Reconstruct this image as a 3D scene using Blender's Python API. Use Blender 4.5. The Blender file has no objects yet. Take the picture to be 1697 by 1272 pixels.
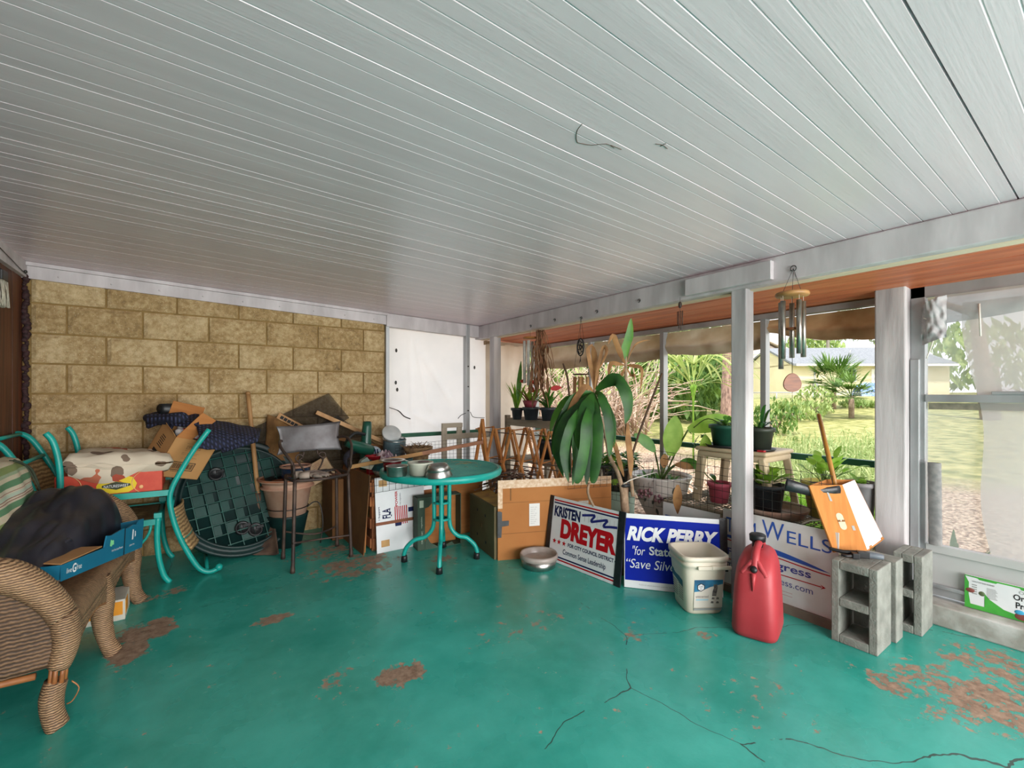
import bpy, bmesh, math, random
from math import sin, cos, pi, radians, sqrt
from mathutils import Vector, Matrix, noise
V = Vector
random.seed(11)
SC = bpy.context.scene
COL = SC.collection
# ---------------------------------------------------------------- camera
FPX, CX, CY, PHI, EYE = 745.0, 848.5, 652.0, radians(35.3), 1.21
cam_d = bpy.data.cameras.new('camera')
cam = bpy.data.objects.new('camera', cam_d); COL.objects.link(cam)
cam.location = (0, 0, EYE)
cam.rotation_euler = (radians(90), 0, -PHI)
cam_d.sensor_width = 36.0
cam_d.lens = FPX / 1697.0 * 36.0
cam_d.shift_y = (CY - 636.0) / 1697.0
cam_d.clip_start = 0.05; cam_d.clip_end = 400
SC.camera = cam
# ---------------------------------------------------------------- view + world + sun
vs = SC.view_settings
SC.display_settings.display_device = 'sRGB'
vs.view_transform = 'Standard'; vs.look = 'None'; vs.gamma = 1.0; vs.use_curve_mapping = False
vs.exposure = 1.27
SC.cycles.max_bounces = 10; SC.cycles.diffuse_bounces = 6; SC.cycles.transparent_max_bounces = 24
SC.cycles.use_denoising = True
SC.cycles.sample_clamp_indirect = 6.0
W = bpy.data.worlds.new('sky'); SC.world = W; W.use_nodes = True
wn = W.node_tree.nodes; wl = W.node_tree.links; wn.clear()
wo = wn.new('ShaderNodeOutputWorld'); wb = wn.new('ShaderNodeBackground')
wtc = wn.new('ShaderNodeTexCoord'); wsx = wn.new('ShaderNodeSeparateXYZ'); wr = wn.new('ShaderNodeValToRGB')
wnz = wn.new('ShaderNodeTexNoise'); wnz.inputs['Scale'].default_value = 2.2; wnz.inputs['Detail'].default_value = 5
wr.color_ramp.elements[0].position = 0.0; wr.color_ramp.elements[0].color = (0.98, 1.0, 1.03, 1)
wr.color_ramp.elements[1].position = 0.75; wr.color_ramp.elements[1].color = (0.62, 0.78, 1.0, 1)
wmx = wn.new('ShaderNodeMix'); wmx.data_type = 'RGBA'
wcl = wn.new('ShaderNodeValToRGB'); wcl.color_ramp.elements[0].position = .42; wcl.color_ramp.elements[1].position = .62
wl.new(wtc.outputs['Generated'], wsx.inputs[0]); wl.new(wsx.outputs['Z'], wr.inputs[0])
wl.new(wtc.outputs['Generated'], wnz.inputs['Vector']); wl.new(wnz.outputs['Fac'], wcl.inputs[0])
wl.new(wcl.outputs[0], wmx.inputs[0]); wl.new(wr.outputs[0], wmx.inputs[6]); wmx.inputs[7].default_value = (1.0, 1.0, 1.0, 1)
wl.new(wmx.outputs[2], wb.inputs['Color']); wb.inputs['Strength'].default_value = 0.85
wl.new(wb.outputs[0], wo.inputs[0])
sun_d = bpy.data.lights.new('sun', 'SUN'); sun_d.energy = 2.2; sun_d.angle = radians(6); sun_d.color = (1, .96, .9)
sun = bpy.data.objects.new('sun', sun_d); COL.objects.link(sun)
sun.rotation_euler = V((0.50, 0.42, -1.0)).to_track_quat('-Z', 'Y').to_euler()
def area_light(name, loc, aim, sx, sy, e, col=(1, 1, 1)):
    d = bpy.data.lights.new(name, 'AREA'); d.shape = 'RECTANGLE'; d.size = sx; d.size_y = sy; d.energy = e; d.color = col
    o = bpy.data.objects.new(name, d); COL.objects.link(o); o.location = loc
    o.rotation_euler = (V(aim) - V(loc)).to_track_quat('-Z', 'Y').to_euler()
# added area lamps that brighten the porch from the open end and side bay
area_light('fill_open_end', (1.0, -3.1, 1.1), (1.0, 4.0, 1.5), 3.4, 1.9, 104, (1, .99, .97))
area_light('fill_side_bay', (3.2, -1.9, 1.1), (0.2, 1.0, 1.9), 1.8, 1.5, 30, (.98, .99, 1))
# ---------------------------------------------------------------- geometry of the view (pixel of the photo -> point on a real plane)
cP, sP = cos(PHI), sin(PHI); CAM = V((0, 0, EYE))
def ray(px, py):
    a = (px - CX) / FPX
    return V((cP * a + sP, -sP * a + cP, (CY - py) / FPX))
def FL(px, py, z=0.0):
    r = ray(px, py); return CAM + r * ((z - EYE) / r.z)
def AX(px, py, x): r = ray(px, py); return CAM + r * (x / r.x)
def AY(px, py, y): r = ray(px, py); return CAM + r * (y / r.y)
def AD(px, py, d): return CAM + ray(px, py) * d
CR, CF, UP = V((cP, -sP, 0)), V((sP, cP, 0)), V((0, 0, 1))
# ---------------------------------------------------------------- mesh builder
def basis(x, y, z, o=(0, 0, 0)):
    M = Matrix.Identity(4)
    for i, c in enumerate((x, y, z)):
        for j in range(3): M[j][i] = c[j]
    for j in range(3): M[j][3] = o[j]
    return M
def frame_to(d, up=UP):
    d = V(d).normalized(); up = V(up)
    if abs(d.dot(up.normalized())) > .99: up = V((1, 0, 0)) if abs(d.x) < .9 else V((0, 1, 0))
    x = up.cross(d).normalized(); y = d.cross(x)
    return x, y, d
class MB:
    def __init__(s): s.v = []; s.f = []; s.m = []; s.s = []
    def add(s, vs_, fs_, m=0, sm=False, M=None):
        o = len(s.v)
        s.v += [tuple(M @ V(p)) for p in vs_] if M else [tuple(p) for p in vs_]
        for f in fs_: s.f.append(tuple(i + o for i in f)); s.m.append(m); s.s.append(sm)
        return s
    def box(s, c, sz, m=0, M=None):
        x, y, z = sz[0] / 2, sz[1] / 2, sz[2] / 2
        vs_ = [V(c) + V((a * x, b * y, d * z)) for a in (-1, 1) for b in (-1, 1) for d in (-1, 1)]
        return s.add(vs_, [(0, 1, 3, 2), (4, 6, 7, 5), (0, 4, 5, 1), (2, 3, 7, 6), (0, 2, 6, 4), (1, 5, 7, 3)], m, False, M)
    def lohi(s, a, b, m=0, M=None):
        return s.box([(a[i] + b[i]) / 2 for i in range(3)], [abs(b[i] - a[i]) for i in range(3)], m, M)
    def hexa(s, P, m=0):      # 8 corners: bottom ring 0-3, top ring 4-7
        return s.add(P, [(3, 2, 1, 0), (4, 5, 6, 7), (0, 1, 5, 4), (1, 2, 6, 5), (2, 3, 7, 6), (3, 0, 4, 7)], m)
    def slab(s, q, n, t, m=0):   # quad q given thickness t along n
        n = V(n).normalized() * t
        return s.hexa([V(p) for p in q] + [V(p) + n for p in q], m)
    def bar(s, p, q, w, h, m=0, up=UP):
        p, q = V(p), V(q); x, y, d = frame_to(q - p, up)
        r = lambda c: [c - x * w / 2 - y * h / 2, c + x * w / 2 - y * h / 2, c + x * w / 2 + y * h / 2, c - x * w / 2 + y * h / 2]
        return s.hexa(r(p) + r(q), m)
    def tube(s, pts, r, n=8, m=0, closed=False, flat=1.0, up=UP):
        pts = [V(p) for p in pts]; N = len(pts)
        if N < 2: return s
        rs = r if isinstance(r, (list, tuple)) else [r] * N
        vs_ = []; fs_ = []
        T = []
        for i in range(N):
            if closed: t = pts[(i + 1) % N] - pts[i - 1]
            else: t = pts[min(i + 1, N - 1)] - pts[max(i - 1, 0)]
            T.append(t.normalized() if t.length > 1e-9 else V((0, 0, 1)))
        x, y, _ = frame_to(T[0], up)
        for i in range(N):
            x = (x - T[i] * x.dot(T[i]))
            x = x.normalized() if x.length > 1e-6 else frame_to(T[i])[0]
            y = T[i].cross(x)
            for k in range(n):
                a = 2 * pi * k / n
                vs_.append(pts[i] + x * cos(a) * rs[i] * flat + y * sin(a) * rs[i])
        for i in range(N if closed else N - 1):
            j = (i + 1) % N
            for k in range(n):
                k2 = (k + 1) % n
                fs_.append((i * n + k, i * n + k2, j * n + k2, j * n + k))
        if not closed:
            fs_.append(tuple(range(n - 1, -1, -1))); fs_.append(tuple((N - 1) * n + k for k in range(n)))
        return s.add(vs_, fs_, m, True)
    def lathe(s, prof, n=24, m=0, M=None, sq=None, sm=True):
        vs_ = []; fs_ = []
        for (r, z) in prof:
            for k in range(n):
                a = 2 * pi * k / n; q = 1.0
                if sq: q = (abs(cos(a)) ** sq + abs(sin(a)) ** sq) ** (-1.0 / sq)
                vs_.append(V((r * q * cos(a), r * q * sin(a), z)))
        for i in range(len(prof) - 1):
            for k in range(n):
                k2 = (k + 1) % n
                fs_.append((i * n + k, i * n + k2, (i + 1) * n + k2, (i + 1) * n + k))
        if prof[0][0] > 1e-4: fs_.append(tuple(range(n - 1, -1, -1)))
        return s.add(vs_, fs_, m, sm, M)
    def sheet(s, fn, nu, nv, m=0, sm=True, M=None, mf=None):
        vs_ = [fn(i / nu, j / nv) for j in range(nv + 1) for i in range(nu + 1)]
        fs_ = [(j * (nu + 1) + i, j * (nu + 1) + i + 1, (j + 1) * (nu + 1) + i + 1, (j + 1) * (nu + 1) + i) for j in range(nv) for i in range(nu)]
        return s.add(vs_, fs_, m, sm, M)
    def poly(s, pts, t, m=0, M=None):   # outline in local x,y extruded by t along local z
        n = len(pts)
        vs_ = [V((p[0], p[1], 0)) for p in pts] + [V((p[0], p[1], t)) for p in pts]
        fs_ = [tuple(range(n - 1, -1, -1)), tuple(range(n, 2 * n))] + [(i, (i + 1) % n, n + (i + 1) % n, n + i) for i in range(n)]
        return s.add(vs_, fs_, m, False, M)
    def ball(s, c, r, nu=14, nv=9, m=0, M=None, wob=0, seed=0):
        r = (r, r, r) if isinstance(r, (int, float)) else r
        vs_ = []; fs_ = []
        for j in range(nv + 1):
            t = pi * j / nv
            for i in range(nu):
                p = 2 * pi * i / nu
                d = V((sin(t) * cos(p), sin(t) * sin(p), cos(t)))
                k = 1 + (wob * noise.noise(d * 1.7 + V((seed, 0, 0))) if wob else 0)
                vs_.append(V(c) + V((d.x * r[0] * k, d.y * r[1] * k, d.z * r[2] * k)))
        for j in range(nv):
            for i in range(nu):
                fs_.append((j * nu + i, (j + 1) * nu + i, (j + 1) * nu + (i + 1) % nu, j * nu + (i + 1) % nu))
        return s.add(vs_, fs_, m, True, M)
    def leaf(s, p, d, L, w, droop=.6, n=6, m=0, up=UP, fold=.18, twist=0.0):
        p = V(p); d = V(d).normalized(); up = V(up)
        vs_ = []; fs_ = []
        for i in range(n + 1):
            t = i / n
            x, y, dd = frame_to(d, up)
            wd = w * max(.06, sin(pi * min(1, t * .92 + .06)) ** .75) / 2
            xx = (x * cos(twist * t) + y * sin(twist * t)); yy = dd.cross(xx)
            vs_ += [p - xx * wd + yy * wd * fold, p, p + xx * wd + yy * wd * fold]
            p = p + d * (L / n); d = (d - UP * droop / n).normalized()
        for i in range(n):
            a = i * 3
            fs_ += [(a, a + 1, a + 4, a + 3), (a + 1, a + 2, a + 5, a + 4)]
        return s.add(vs_, fs_, m, True)
    def build(s, name, mats, parent=None, o=None, bevel=0, seg=2, solid=0, sub=0):
        if not isinstance(mats, (list, tuple)): mats = [mats]
        vs_ = s.v
        org = None
        if parent is not None: Mi = parent.M.inverted(); vs_ = [tuple(Mi @ V(p)) for p in vs_] if s_world(parent) else vs_
        elif o is not None: org = V(o); vs_ = [tuple(V(p) - org) for p in vs_]
        me = bpy.data.meshes.new(name); me.from_pydata(vs_, [], s.f)
        for mm in mats: me.materials.append(mm)
        me.polygons.foreach_set('material_index', s.m); me.polygons.foreach_set('use_smooth', s.s)
        me.update()
        ob = bpy.data.objects.new(name, me); COL.objects.link(ob)
        if parent is not None: ob.parent = parent.o
        elif org is not None: ob.location = org
        if bevel:
            b = ob.modifiers.new('bevel', 'BEVEL'); b.width = bevel; b.segments = seg; b.limit_method = 'ANGLE'; b.angle_limit = radians(40)
        if solid:
            b = ob.modifiers.new('solid', 'SOLIDIFY'); b.thickness = solid; b.offset = 0
        if sub:
            b = ob.modifiers.new('sub', 'SUBSURF'); b.levels = sub; b.render_levels = sub
        return Node(ob, parent.M if parent is not None else Matrix.Translation(org) if org is not None else Matrix.Identity(4), True if parent is None else parent.w)
class Node:        # object + the matrix of the thing it belongs to; w: its meshes are written in world coordinates
    def __init__(s, o, M, w): s.o = o; s.M = M; s.w = w
    def __getitem__(s, k): return s.M
def s_world(n): return n.w
def thing(name, label, cat, loc=(0, 0, 0), rot=None, group=None, world=True, M=None):
    o = bpy.data.objects.new(name, None); COL.objects.link(o); o.empty_display_size = .05
    if M is None:
        M = Matrix.Translation(V(loc))
        if rot is not None: M = M @ rot.to_4x4()
    o.matrix_world = M
    tag(o, label, cat, group)
    return Node(o, M, world)
def tag(o, label, cat, group=None, kind=None):
    if isinstance(o, Node): o = o.o
    o['label'] = label; o['category'] = cat
    if group: o['group'] = group
    if kind: o['kind'] = kind
    return o
def struct(n, label=None, cat=None):
    o = n.o if isinstance(n, Node) else n
    o['kind'] = 'structure'
    if label: o['label'] = label; o['category'] = cat
    return n
def plabel(n, label): n.o['label'] = label; return n
def copy_tree(n, M, label=None, group=None):
    def rec(o, par):
        c = o.copy(); COL.objects.link(c)
        if par is not None: c.parent = par
        for ch in list(o.children): rec(ch, c)
        return c
    c = rec(n.o, None); c.matrix_world = M
    if label: c['label'] = label
    if group: c['group'] = group
    return Node(c, M, n.w)
def arc(c, r, a0, a1, n, ax=(1, 0, 0), ay=(0, 0, 1)):
    return [V(c) + V(ax) * r * cos(a0 + (a1 - a0) * i / n) + V(ay) * r * sin(a0 + (a1 - a0) * i / n) for i in range(n + 1)]
def smooth(pts, k=4):
    pts = [V(p) for p in pts]; out = []
    for i in range(len(pts) - 1):
        p0 = pts[max(i - 1, 0)]; p1 = pts[i]; p2 = pts[i + 1]; p3 = pts[min(i + 2, len(pts) - 1)]
        for j in range(k):
            t = j / k
            out.append(.5 * ((2 * p1) + (p2 - p0) * t + (2 * p0 - 5 * p1 + 4 * p2 - p3) * t * t + (3 * p1 - p0 - 3 * p2 + p3) * t ** 3))
    out.append(pts[-1]); return out
def interp(rs, n):
    out = []
    for i in range(n):
        t = i / (n - 1) * (len(rs) - 1); k = min(int(t), len(rs) - 2); out.append(rs[k] + (rs[k + 1] - rs[k]) * (t - k))
    return out
# ---------------------------------------------------------------- lettering
def text_mesh(mb, txt, M, box, m=0, t=.0008, shear=0, bold=0, stretch=True, align='L'):
    """lay txt into box=(u0,v0,u1,v1) of the plane M (local x right, y up, z out)"""
    cu = bpy.data.curves.new('t', 'FONT'); cu.body = txt; cu.size = 1; cu.shear = shear; cu.offset = bold; cu.extrude = 0; cu.resolution_u = 4
    ob = bpy.data.objects.new('t', cu)
    me = bpy.data.meshes.new_from_object(ob)
    xs = [v.co.x for v in me.vertices]; ys = [v.co.y for v in me.vertices]
    if xs:
        x0, x1, y0, y1 = min(xs), max(xs), min(ys), max(ys)
        sx = (box[2] - box[0]) / (x1 - x0); sy = (box[3] - box[1]) / (y1 - y0)
        if not stretch: sx = sy = min(sx, sy)
        vs_ = [V((box[0] + (v.co.x - x0) * sx, box[1] + (v.co.y - y0) * sy, t)) for v in me.vertices]
        mb.add(vs_, [tuple(p.vertices) for p in me.polygons], m, False, M)
    bpy.data.meshes.remove(me); bpy.data.objects.remove(ob); bpy.data.curves.remove(cu)
def rect(mb, M, u0, v0, u1, v1, m=0, t=.0006):
    mb.add([(u0, v0, t), (u1, v0, t), (u1, v1, t), (u0, v1, t)], [(0, 1, 2, 3)], m, False, M)
def shape(mb, M, pts, m=0, t=.0008):
    mb.add([(p[0], p[1], t) for p in pts], [tuple(range(len(pts)))], m, False, M)
# ---------------------------------------------------------------- materials
def lin(c):
    f = lambda u: (u / 12.92 if u <= .04045 else ((u + .055) / 1.055) ** 2.4)
    return (f(c[0] / 255), f(c[1] / 255), f(c[2] / 255), 1)
def mat0(name):
    m = bpy.data.materials.new(name); m.use_nodes = True
    n = m.node_tree.nodes; return m, n, m.node_tree.links, n['Principled BSDF']
def mk(name, c, c2=None, sc=6, rough=.6, metal=0, bump=0, bsc=60, st=(1, 1, 1), lo=.35, hi=.65, spec=.5, coat=0, trans=0, alpha=1, det=4):
    m, n, l, b = mat0(name)
    b.inputs['Roughness'].default_value = rough; b.inputs['Metallic'].default_value = metal
    b.inputs['Specular IOR Level'].default_value = spec; b.inputs['Coat Weight'].default_value = coat
    b.inputs['Base Color'].default_value = lin(c)
    tc = n.new('ShaderNodeTexCoord'); mp = n.new('ShaderNodeMapping'); mp.inputs['Scale'].default_value = st
    l.new(tc.outputs['Object'], mp.inputs[0])
    if c2:
        z = n.new('ShaderNodeTexNoise'); z.inputs['Scale'].default_value = sc; z.inputs['Detail'].default_value = det
        l.new(mp.outputs[0], z.inputs['Vector'])
        r = n.new('ShaderNodeValToRGB'); r.color_ramp.elements[0].position = lo; r.color_ramp.elements[1].position = hi
        r.color_ramp.elements[0].color = lin(c); r.color_ramp.elements[1].color = lin(c2)
        l.new(z.outputs['Fac'], r.inputs[0]); l.new(r.outputs[0], b.inputs['Base Color'])
        if trans:
            pass
    if bump:
        z2 = n.new('ShaderNodeTexNoise'); z2.inputs['Scale'].default_value = bsc; z2.inputs['Detail'].default_value = 4
        l.new(mp.outputs[0], z2.inputs['Vector'])
        bp = n.new('ShaderNodeBump'); bp.inputs['Strength'].default_value = bump; bp.inputs['Distance'].default_value = .004
        l.new(z2.outputs['Fac'], bp.inputs['Height']); l.new(bp.outputs[0], b.inputs['Normal'])
    if trans or alpha < 1:
        out = n['Material Output']; cur = b.outputs[0]
        if trans:
            tr = n.new('ShaderNodeBsdfTranslucent'); mx = n.new('ShaderNodeMixShader'); mx.inputs[0].default_value = trans
            if c2: l.new(r.outputs[0], tr.inputs[0])
            else: tr.inputs[0].default_value = lin(c)
            l.new(cur, mx.inputs[1]); l.new(tr.outputs[0], mx.inputs[2]); cur = mx.outputs[0]
        if alpha < 1:
            tp = n.new('ShaderNodeBsdfTransparent'); mx = n.new('ShaderNodeMixShader'); mx.inputs[0].default_value = alpha
            l.new(tp.outputs[0], mx.inputs[1]); l.new(cur, mx.inputs[2]); cur = mx.outputs[0]
        l.new(cur, out.inputs[0])
    return m
def wood(name, c, c2, along='X', sc=3, rough=.6, bump=.25):
    st = {'X': (.6, 9, 9), 'Y': (9, .6, 9), 'Z': (9, 9, .6)}[along]
    return mk(name, c, c2, sc, rough, bump=bump, bsc=12, st=st, lo=.3, hi=.7)
def woven(name, c, c2, f1=170, f2=60, rough=.7, bump=.8, axis='Z'):
    """strand pattern: two crossed waves"""
    m, n, l, b = mat0(name); b.inputs['Roughness'].default_value = rough
    tc = n.new('ShaderNodeTexCoord')
    w1 = n.new('ShaderNodeTexWave'); w1.bands_direction = axis; w1.inputs['Scale'].default_value = f1 / 20; w1.inputs['Distortion'].default_value = 2.5
    w1.inputs['Detail'].default_value = 1.5; w1.inputs['Detail Scale'].default_value = 2
    w2 = n.new('ShaderNodeTexNoise'); w2.inputs['Scale'].default_value = f2; w2.inputs['Detail'].default_value = 3
    z = n.new('ShaderNodeTexNoise'); z.inputs['Scale'].default_value = 7
    for q in (w1, w2, z): l.new(tc.outputs['Object'], q.inputs['Vector'])
    a = n.new('ShaderNodeMath'); a.operation = 'MULTIPLY'; l.new(w1.outputs['Fac'], a.inputs[0]); l.new(w2.outputs['Fac'], a.inputs[1])
    a2 = n.new('ShaderNodeMath'); a2.operation = 'MULTIPLY_ADD'; l.new(z.outputs['Fac'], a2.inputs[0]); a2.inputs[1].default_value = .35; l.new(a.outputs[0], a2.inputs[2])
    r = n.new('ShaderNodeValToRGB'); r.color_ramp.elements[0].position = .15; r.color_ramp.elements[1].position = .7
    r.color_ramp.elements[0].color = lin(c); r.color_ramp.elements[1].color = lin(c2)
    l.new(a2.outputs[0], r.inputs[0]); l.new(r.outputs[0], b.inputs['Base Color'])
    bp = n.new('ShaderNodeBump'); bp.inputs['Strength'].default_value = bump; bp.inputs['Distance'].default_value = .004
    l.new(a.outputs[0], bp.inputs['Height']); l.new(bp.outputs[0], b.inputs['Normal'])
    return m
def metal(name, c, rough=.3): return mk(name, c, None, rough=rough, metal=1)
M_ = {}
def mats():
    q = M_
    q['white_paint'] = mk('weathered white paint', (204, 197, 199), (178, 171, 173), 9, .55, bump=.25, bsc=30, st=(1, 1, .25))
    q['post_paint'] = mk('worn grey white paint', (200, 194, 195), (146, 142, 144), 5, .6, bump=.5, bsc=26, st=(1.6, 1.6, .22), lo=.38, hi=.66)
    q['teal'] = mk('teal enamel paint', (22, 164, 152), (18, 146, 136), 8, .38, bump=.1, bsc=90)
    q['card'] = mk('corrugated cardboard', (176, 116, 62), (164, 104, 52), 3, .85, bump=.15, bsc=30, st=(1, 1, 12))
    q['card_pale'] = mk('pale cardboard', (188, 140, 92), (172, 124, 76), 4, .85, bump=.1)
    q['card_dark'] = mk('dull brown cardboard', (126, 86, 46), (108, 70, 36), 4, .85, bump=.1)
    q['card_olive'] = mk('olive printed cardboard', (112, 100, 70), (98, 86, 58), 4, .8)
    q['black'] = mk('black plastic', (22, 23, 25), (30, 31, 33), 12, .45)
    q['black_tape'] = mk('black tape', (20, 22, 25), (34, 38, 42), 30, .35, bump=.3, bsc=40)
    q['black_pot'] = mk('black nursery pot plastic', (38, 42, 48), (52, 58, 64), 12, .5)
    q['soil'] = mk('potting soil', (62, 48, 36), (96, 76, 56), 40, .95, bump=.8, bsc=60)
    q['green_pot'] = mk('green pot plastic', (34, 84, 66), (28, 70, 56), 12, .5)
    q['lid_green'] = mk('dark green moulded plastic', (19, 66, 59), (14, 52, 47), 6, .45, bump=.1)
    q['lid_dark'] = mk('deep green moulded plastic', (12, 44, 42), (9, 34, 34), 6, .5)
    q['terracotta'] = mk('faded terracotta', (176, 128, 104), (192, 156, 134), 7, .8, bump=.2)
    q['pink'] = mk('pink pot', (205, 92, 112), (190, 80, 100), 9, .55)
    q['yellow_pot'] = mk('faded yellow pot', (206, 190, 96), (176, 160, 76), 7, .6)
    q['steel'] = mk('brushed steel', (190, 188, 184), (160, 158, 154), 20, .34, metal=1)
    q['rust'] = mk('rusted metal', (92, 74, 64), (60, 52, 50), 9, .6, metal=.5, bump=.4, bsc=60)
    q['rust_sheet'] = mk('weathered sheet metal', (122, 120, 122), (92, 86, 86), 7, .55, metal=.5, bump=.2, bsc=40)
    q['handle_wood'] = wood('ash handle wood', (178, 136, 88), (150, 108, 64), 'Z', 3)
    q['lumber'] = mk('raw lumber', (196, 156, 112), (172, 128, 84), 5, .75, bump=.2, st=(3, 3, 1))
    q['rack_wood'] = mk('golden rack wood', (186, 124, 66), (160, 98, 46), 6, .65, bump=.2)
    q['grey_wood'] = mk('weathered grey wood', (168, 156, 136), (136, 124, 106), 6, .8, bump=.4, st=(2, .4, 2))
    q['beige_wood'] = mk('beige painted wood', (196, 184, 166), (176, 164, 146), 6, .7, bump=.2)
    q['white_plastic'] = mk('white plastic', (216, 212, 200), (202, 196, 182), 5, .5)
    q['beige_plastic'] = mk('beige resin plastic', (206, 188, 156), (190, 170, 138), 5, .6)
    q['sign_white'] = mk('white corrugated sign plastic', (226, 228, 230), (214, 216, 218), 4, .5)
    q['navy_ink'] = mk('navy ink', (16, 28, 74), None, rough=.55, spec=.2)
    q['red_ink'] = mk('red ink', (178, 14, 28), None, rough=.55, spec=.2)
    q['blue_ink'] = mk('royal blue ink', (2, 34, 158), (2, 28, 142), 3, .5, spec=.15)
    q['blue_mid'] = mk('blue ink', (44, 84, 168), None, rough=.55)
    q['black_ink'] = mk('black ink', (26, 26, 28), None, rough=.6)
    q['grey_ink'] = mk('grey ink', (150, 152, 150), None, rough=.6)
    q['white_ink'] = mk('white ink', (228, 230, 232), None, rough=.55)
    q['leaf'] = mk('dark green leaf', (26, 66, 26), (54, 106, 36), 7, .5, trans=.28)
    q['leaf_pale'] = mk('bright green leaf', (128, 178, 56), (168, 206, 86), 10, .45, trans=.55)
    q['leaf_mid'] = mk('green leaf', (66, 122, 44), (98, 150, 60), 10, .45, trans=.35)
    q['leaf_dead'] = mk('dry brown leaf', (128, 88, 52), (164, 120, 74), 14, .75, trans=.2)
    q['stem'] = mk('pale woody stem', (164, 138, 112), (124, 100, 78), 20, .8, bump=.5, bsc=50)
    q['stem_green'] = mk('green stem', (84, 112, 50), (104, 130, 66), 14, .6)
    q['twig'] = mk('dark twig', (92, 66, 48), (70, 50, 36), 20, .8)
    q['wire'] = mk('dark galvanised wire', (70, 68, 66), None, rough=.45, metal=.8)
    q['cord'] = mk('white cord', (214, 208, 196), None, rough=.8)
    q['red'] = mk('red plastic', (176, 30, 40), (156, 24, 34), 6, .45)
    q['alu'] = mk('aluminium frame', (178, 180, 182), (158, 160, 162), 8, .45, metal=.5, st=(1, 1, .3))
    q['green_rail'] = mk('green painted rail', (38, 104, 76), (30, 88, 66), 8, .5, bump=.2)
    q['tarp'] = mk('white tarpaulin', (240, 240, 238), (232, 233, 232), 3, .5, trans=.6)
    q['tarp_tan'] = mk('tan canvas', (206, 192, 172), (180, 158, 130), 4, .85, bump=.3, bsc=20, trans=.35)
    q['tarp_brown'] = mk('brown canvas', (150, 108, 72), (188, 150, 112), 5, .9, bump=.4, bsc=20, trans=.2)
    q['concrete'] = mk('grey concrete block', (146, 147, 139), (120, 121, 114), 12, .95, bump=.9, bsc=110)
    q['curb'] = mk('painted concrete curb', (196, 196, 192), (150, 146, 138), 8, .85, bump=.5, bsc=40)
mats()
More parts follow.
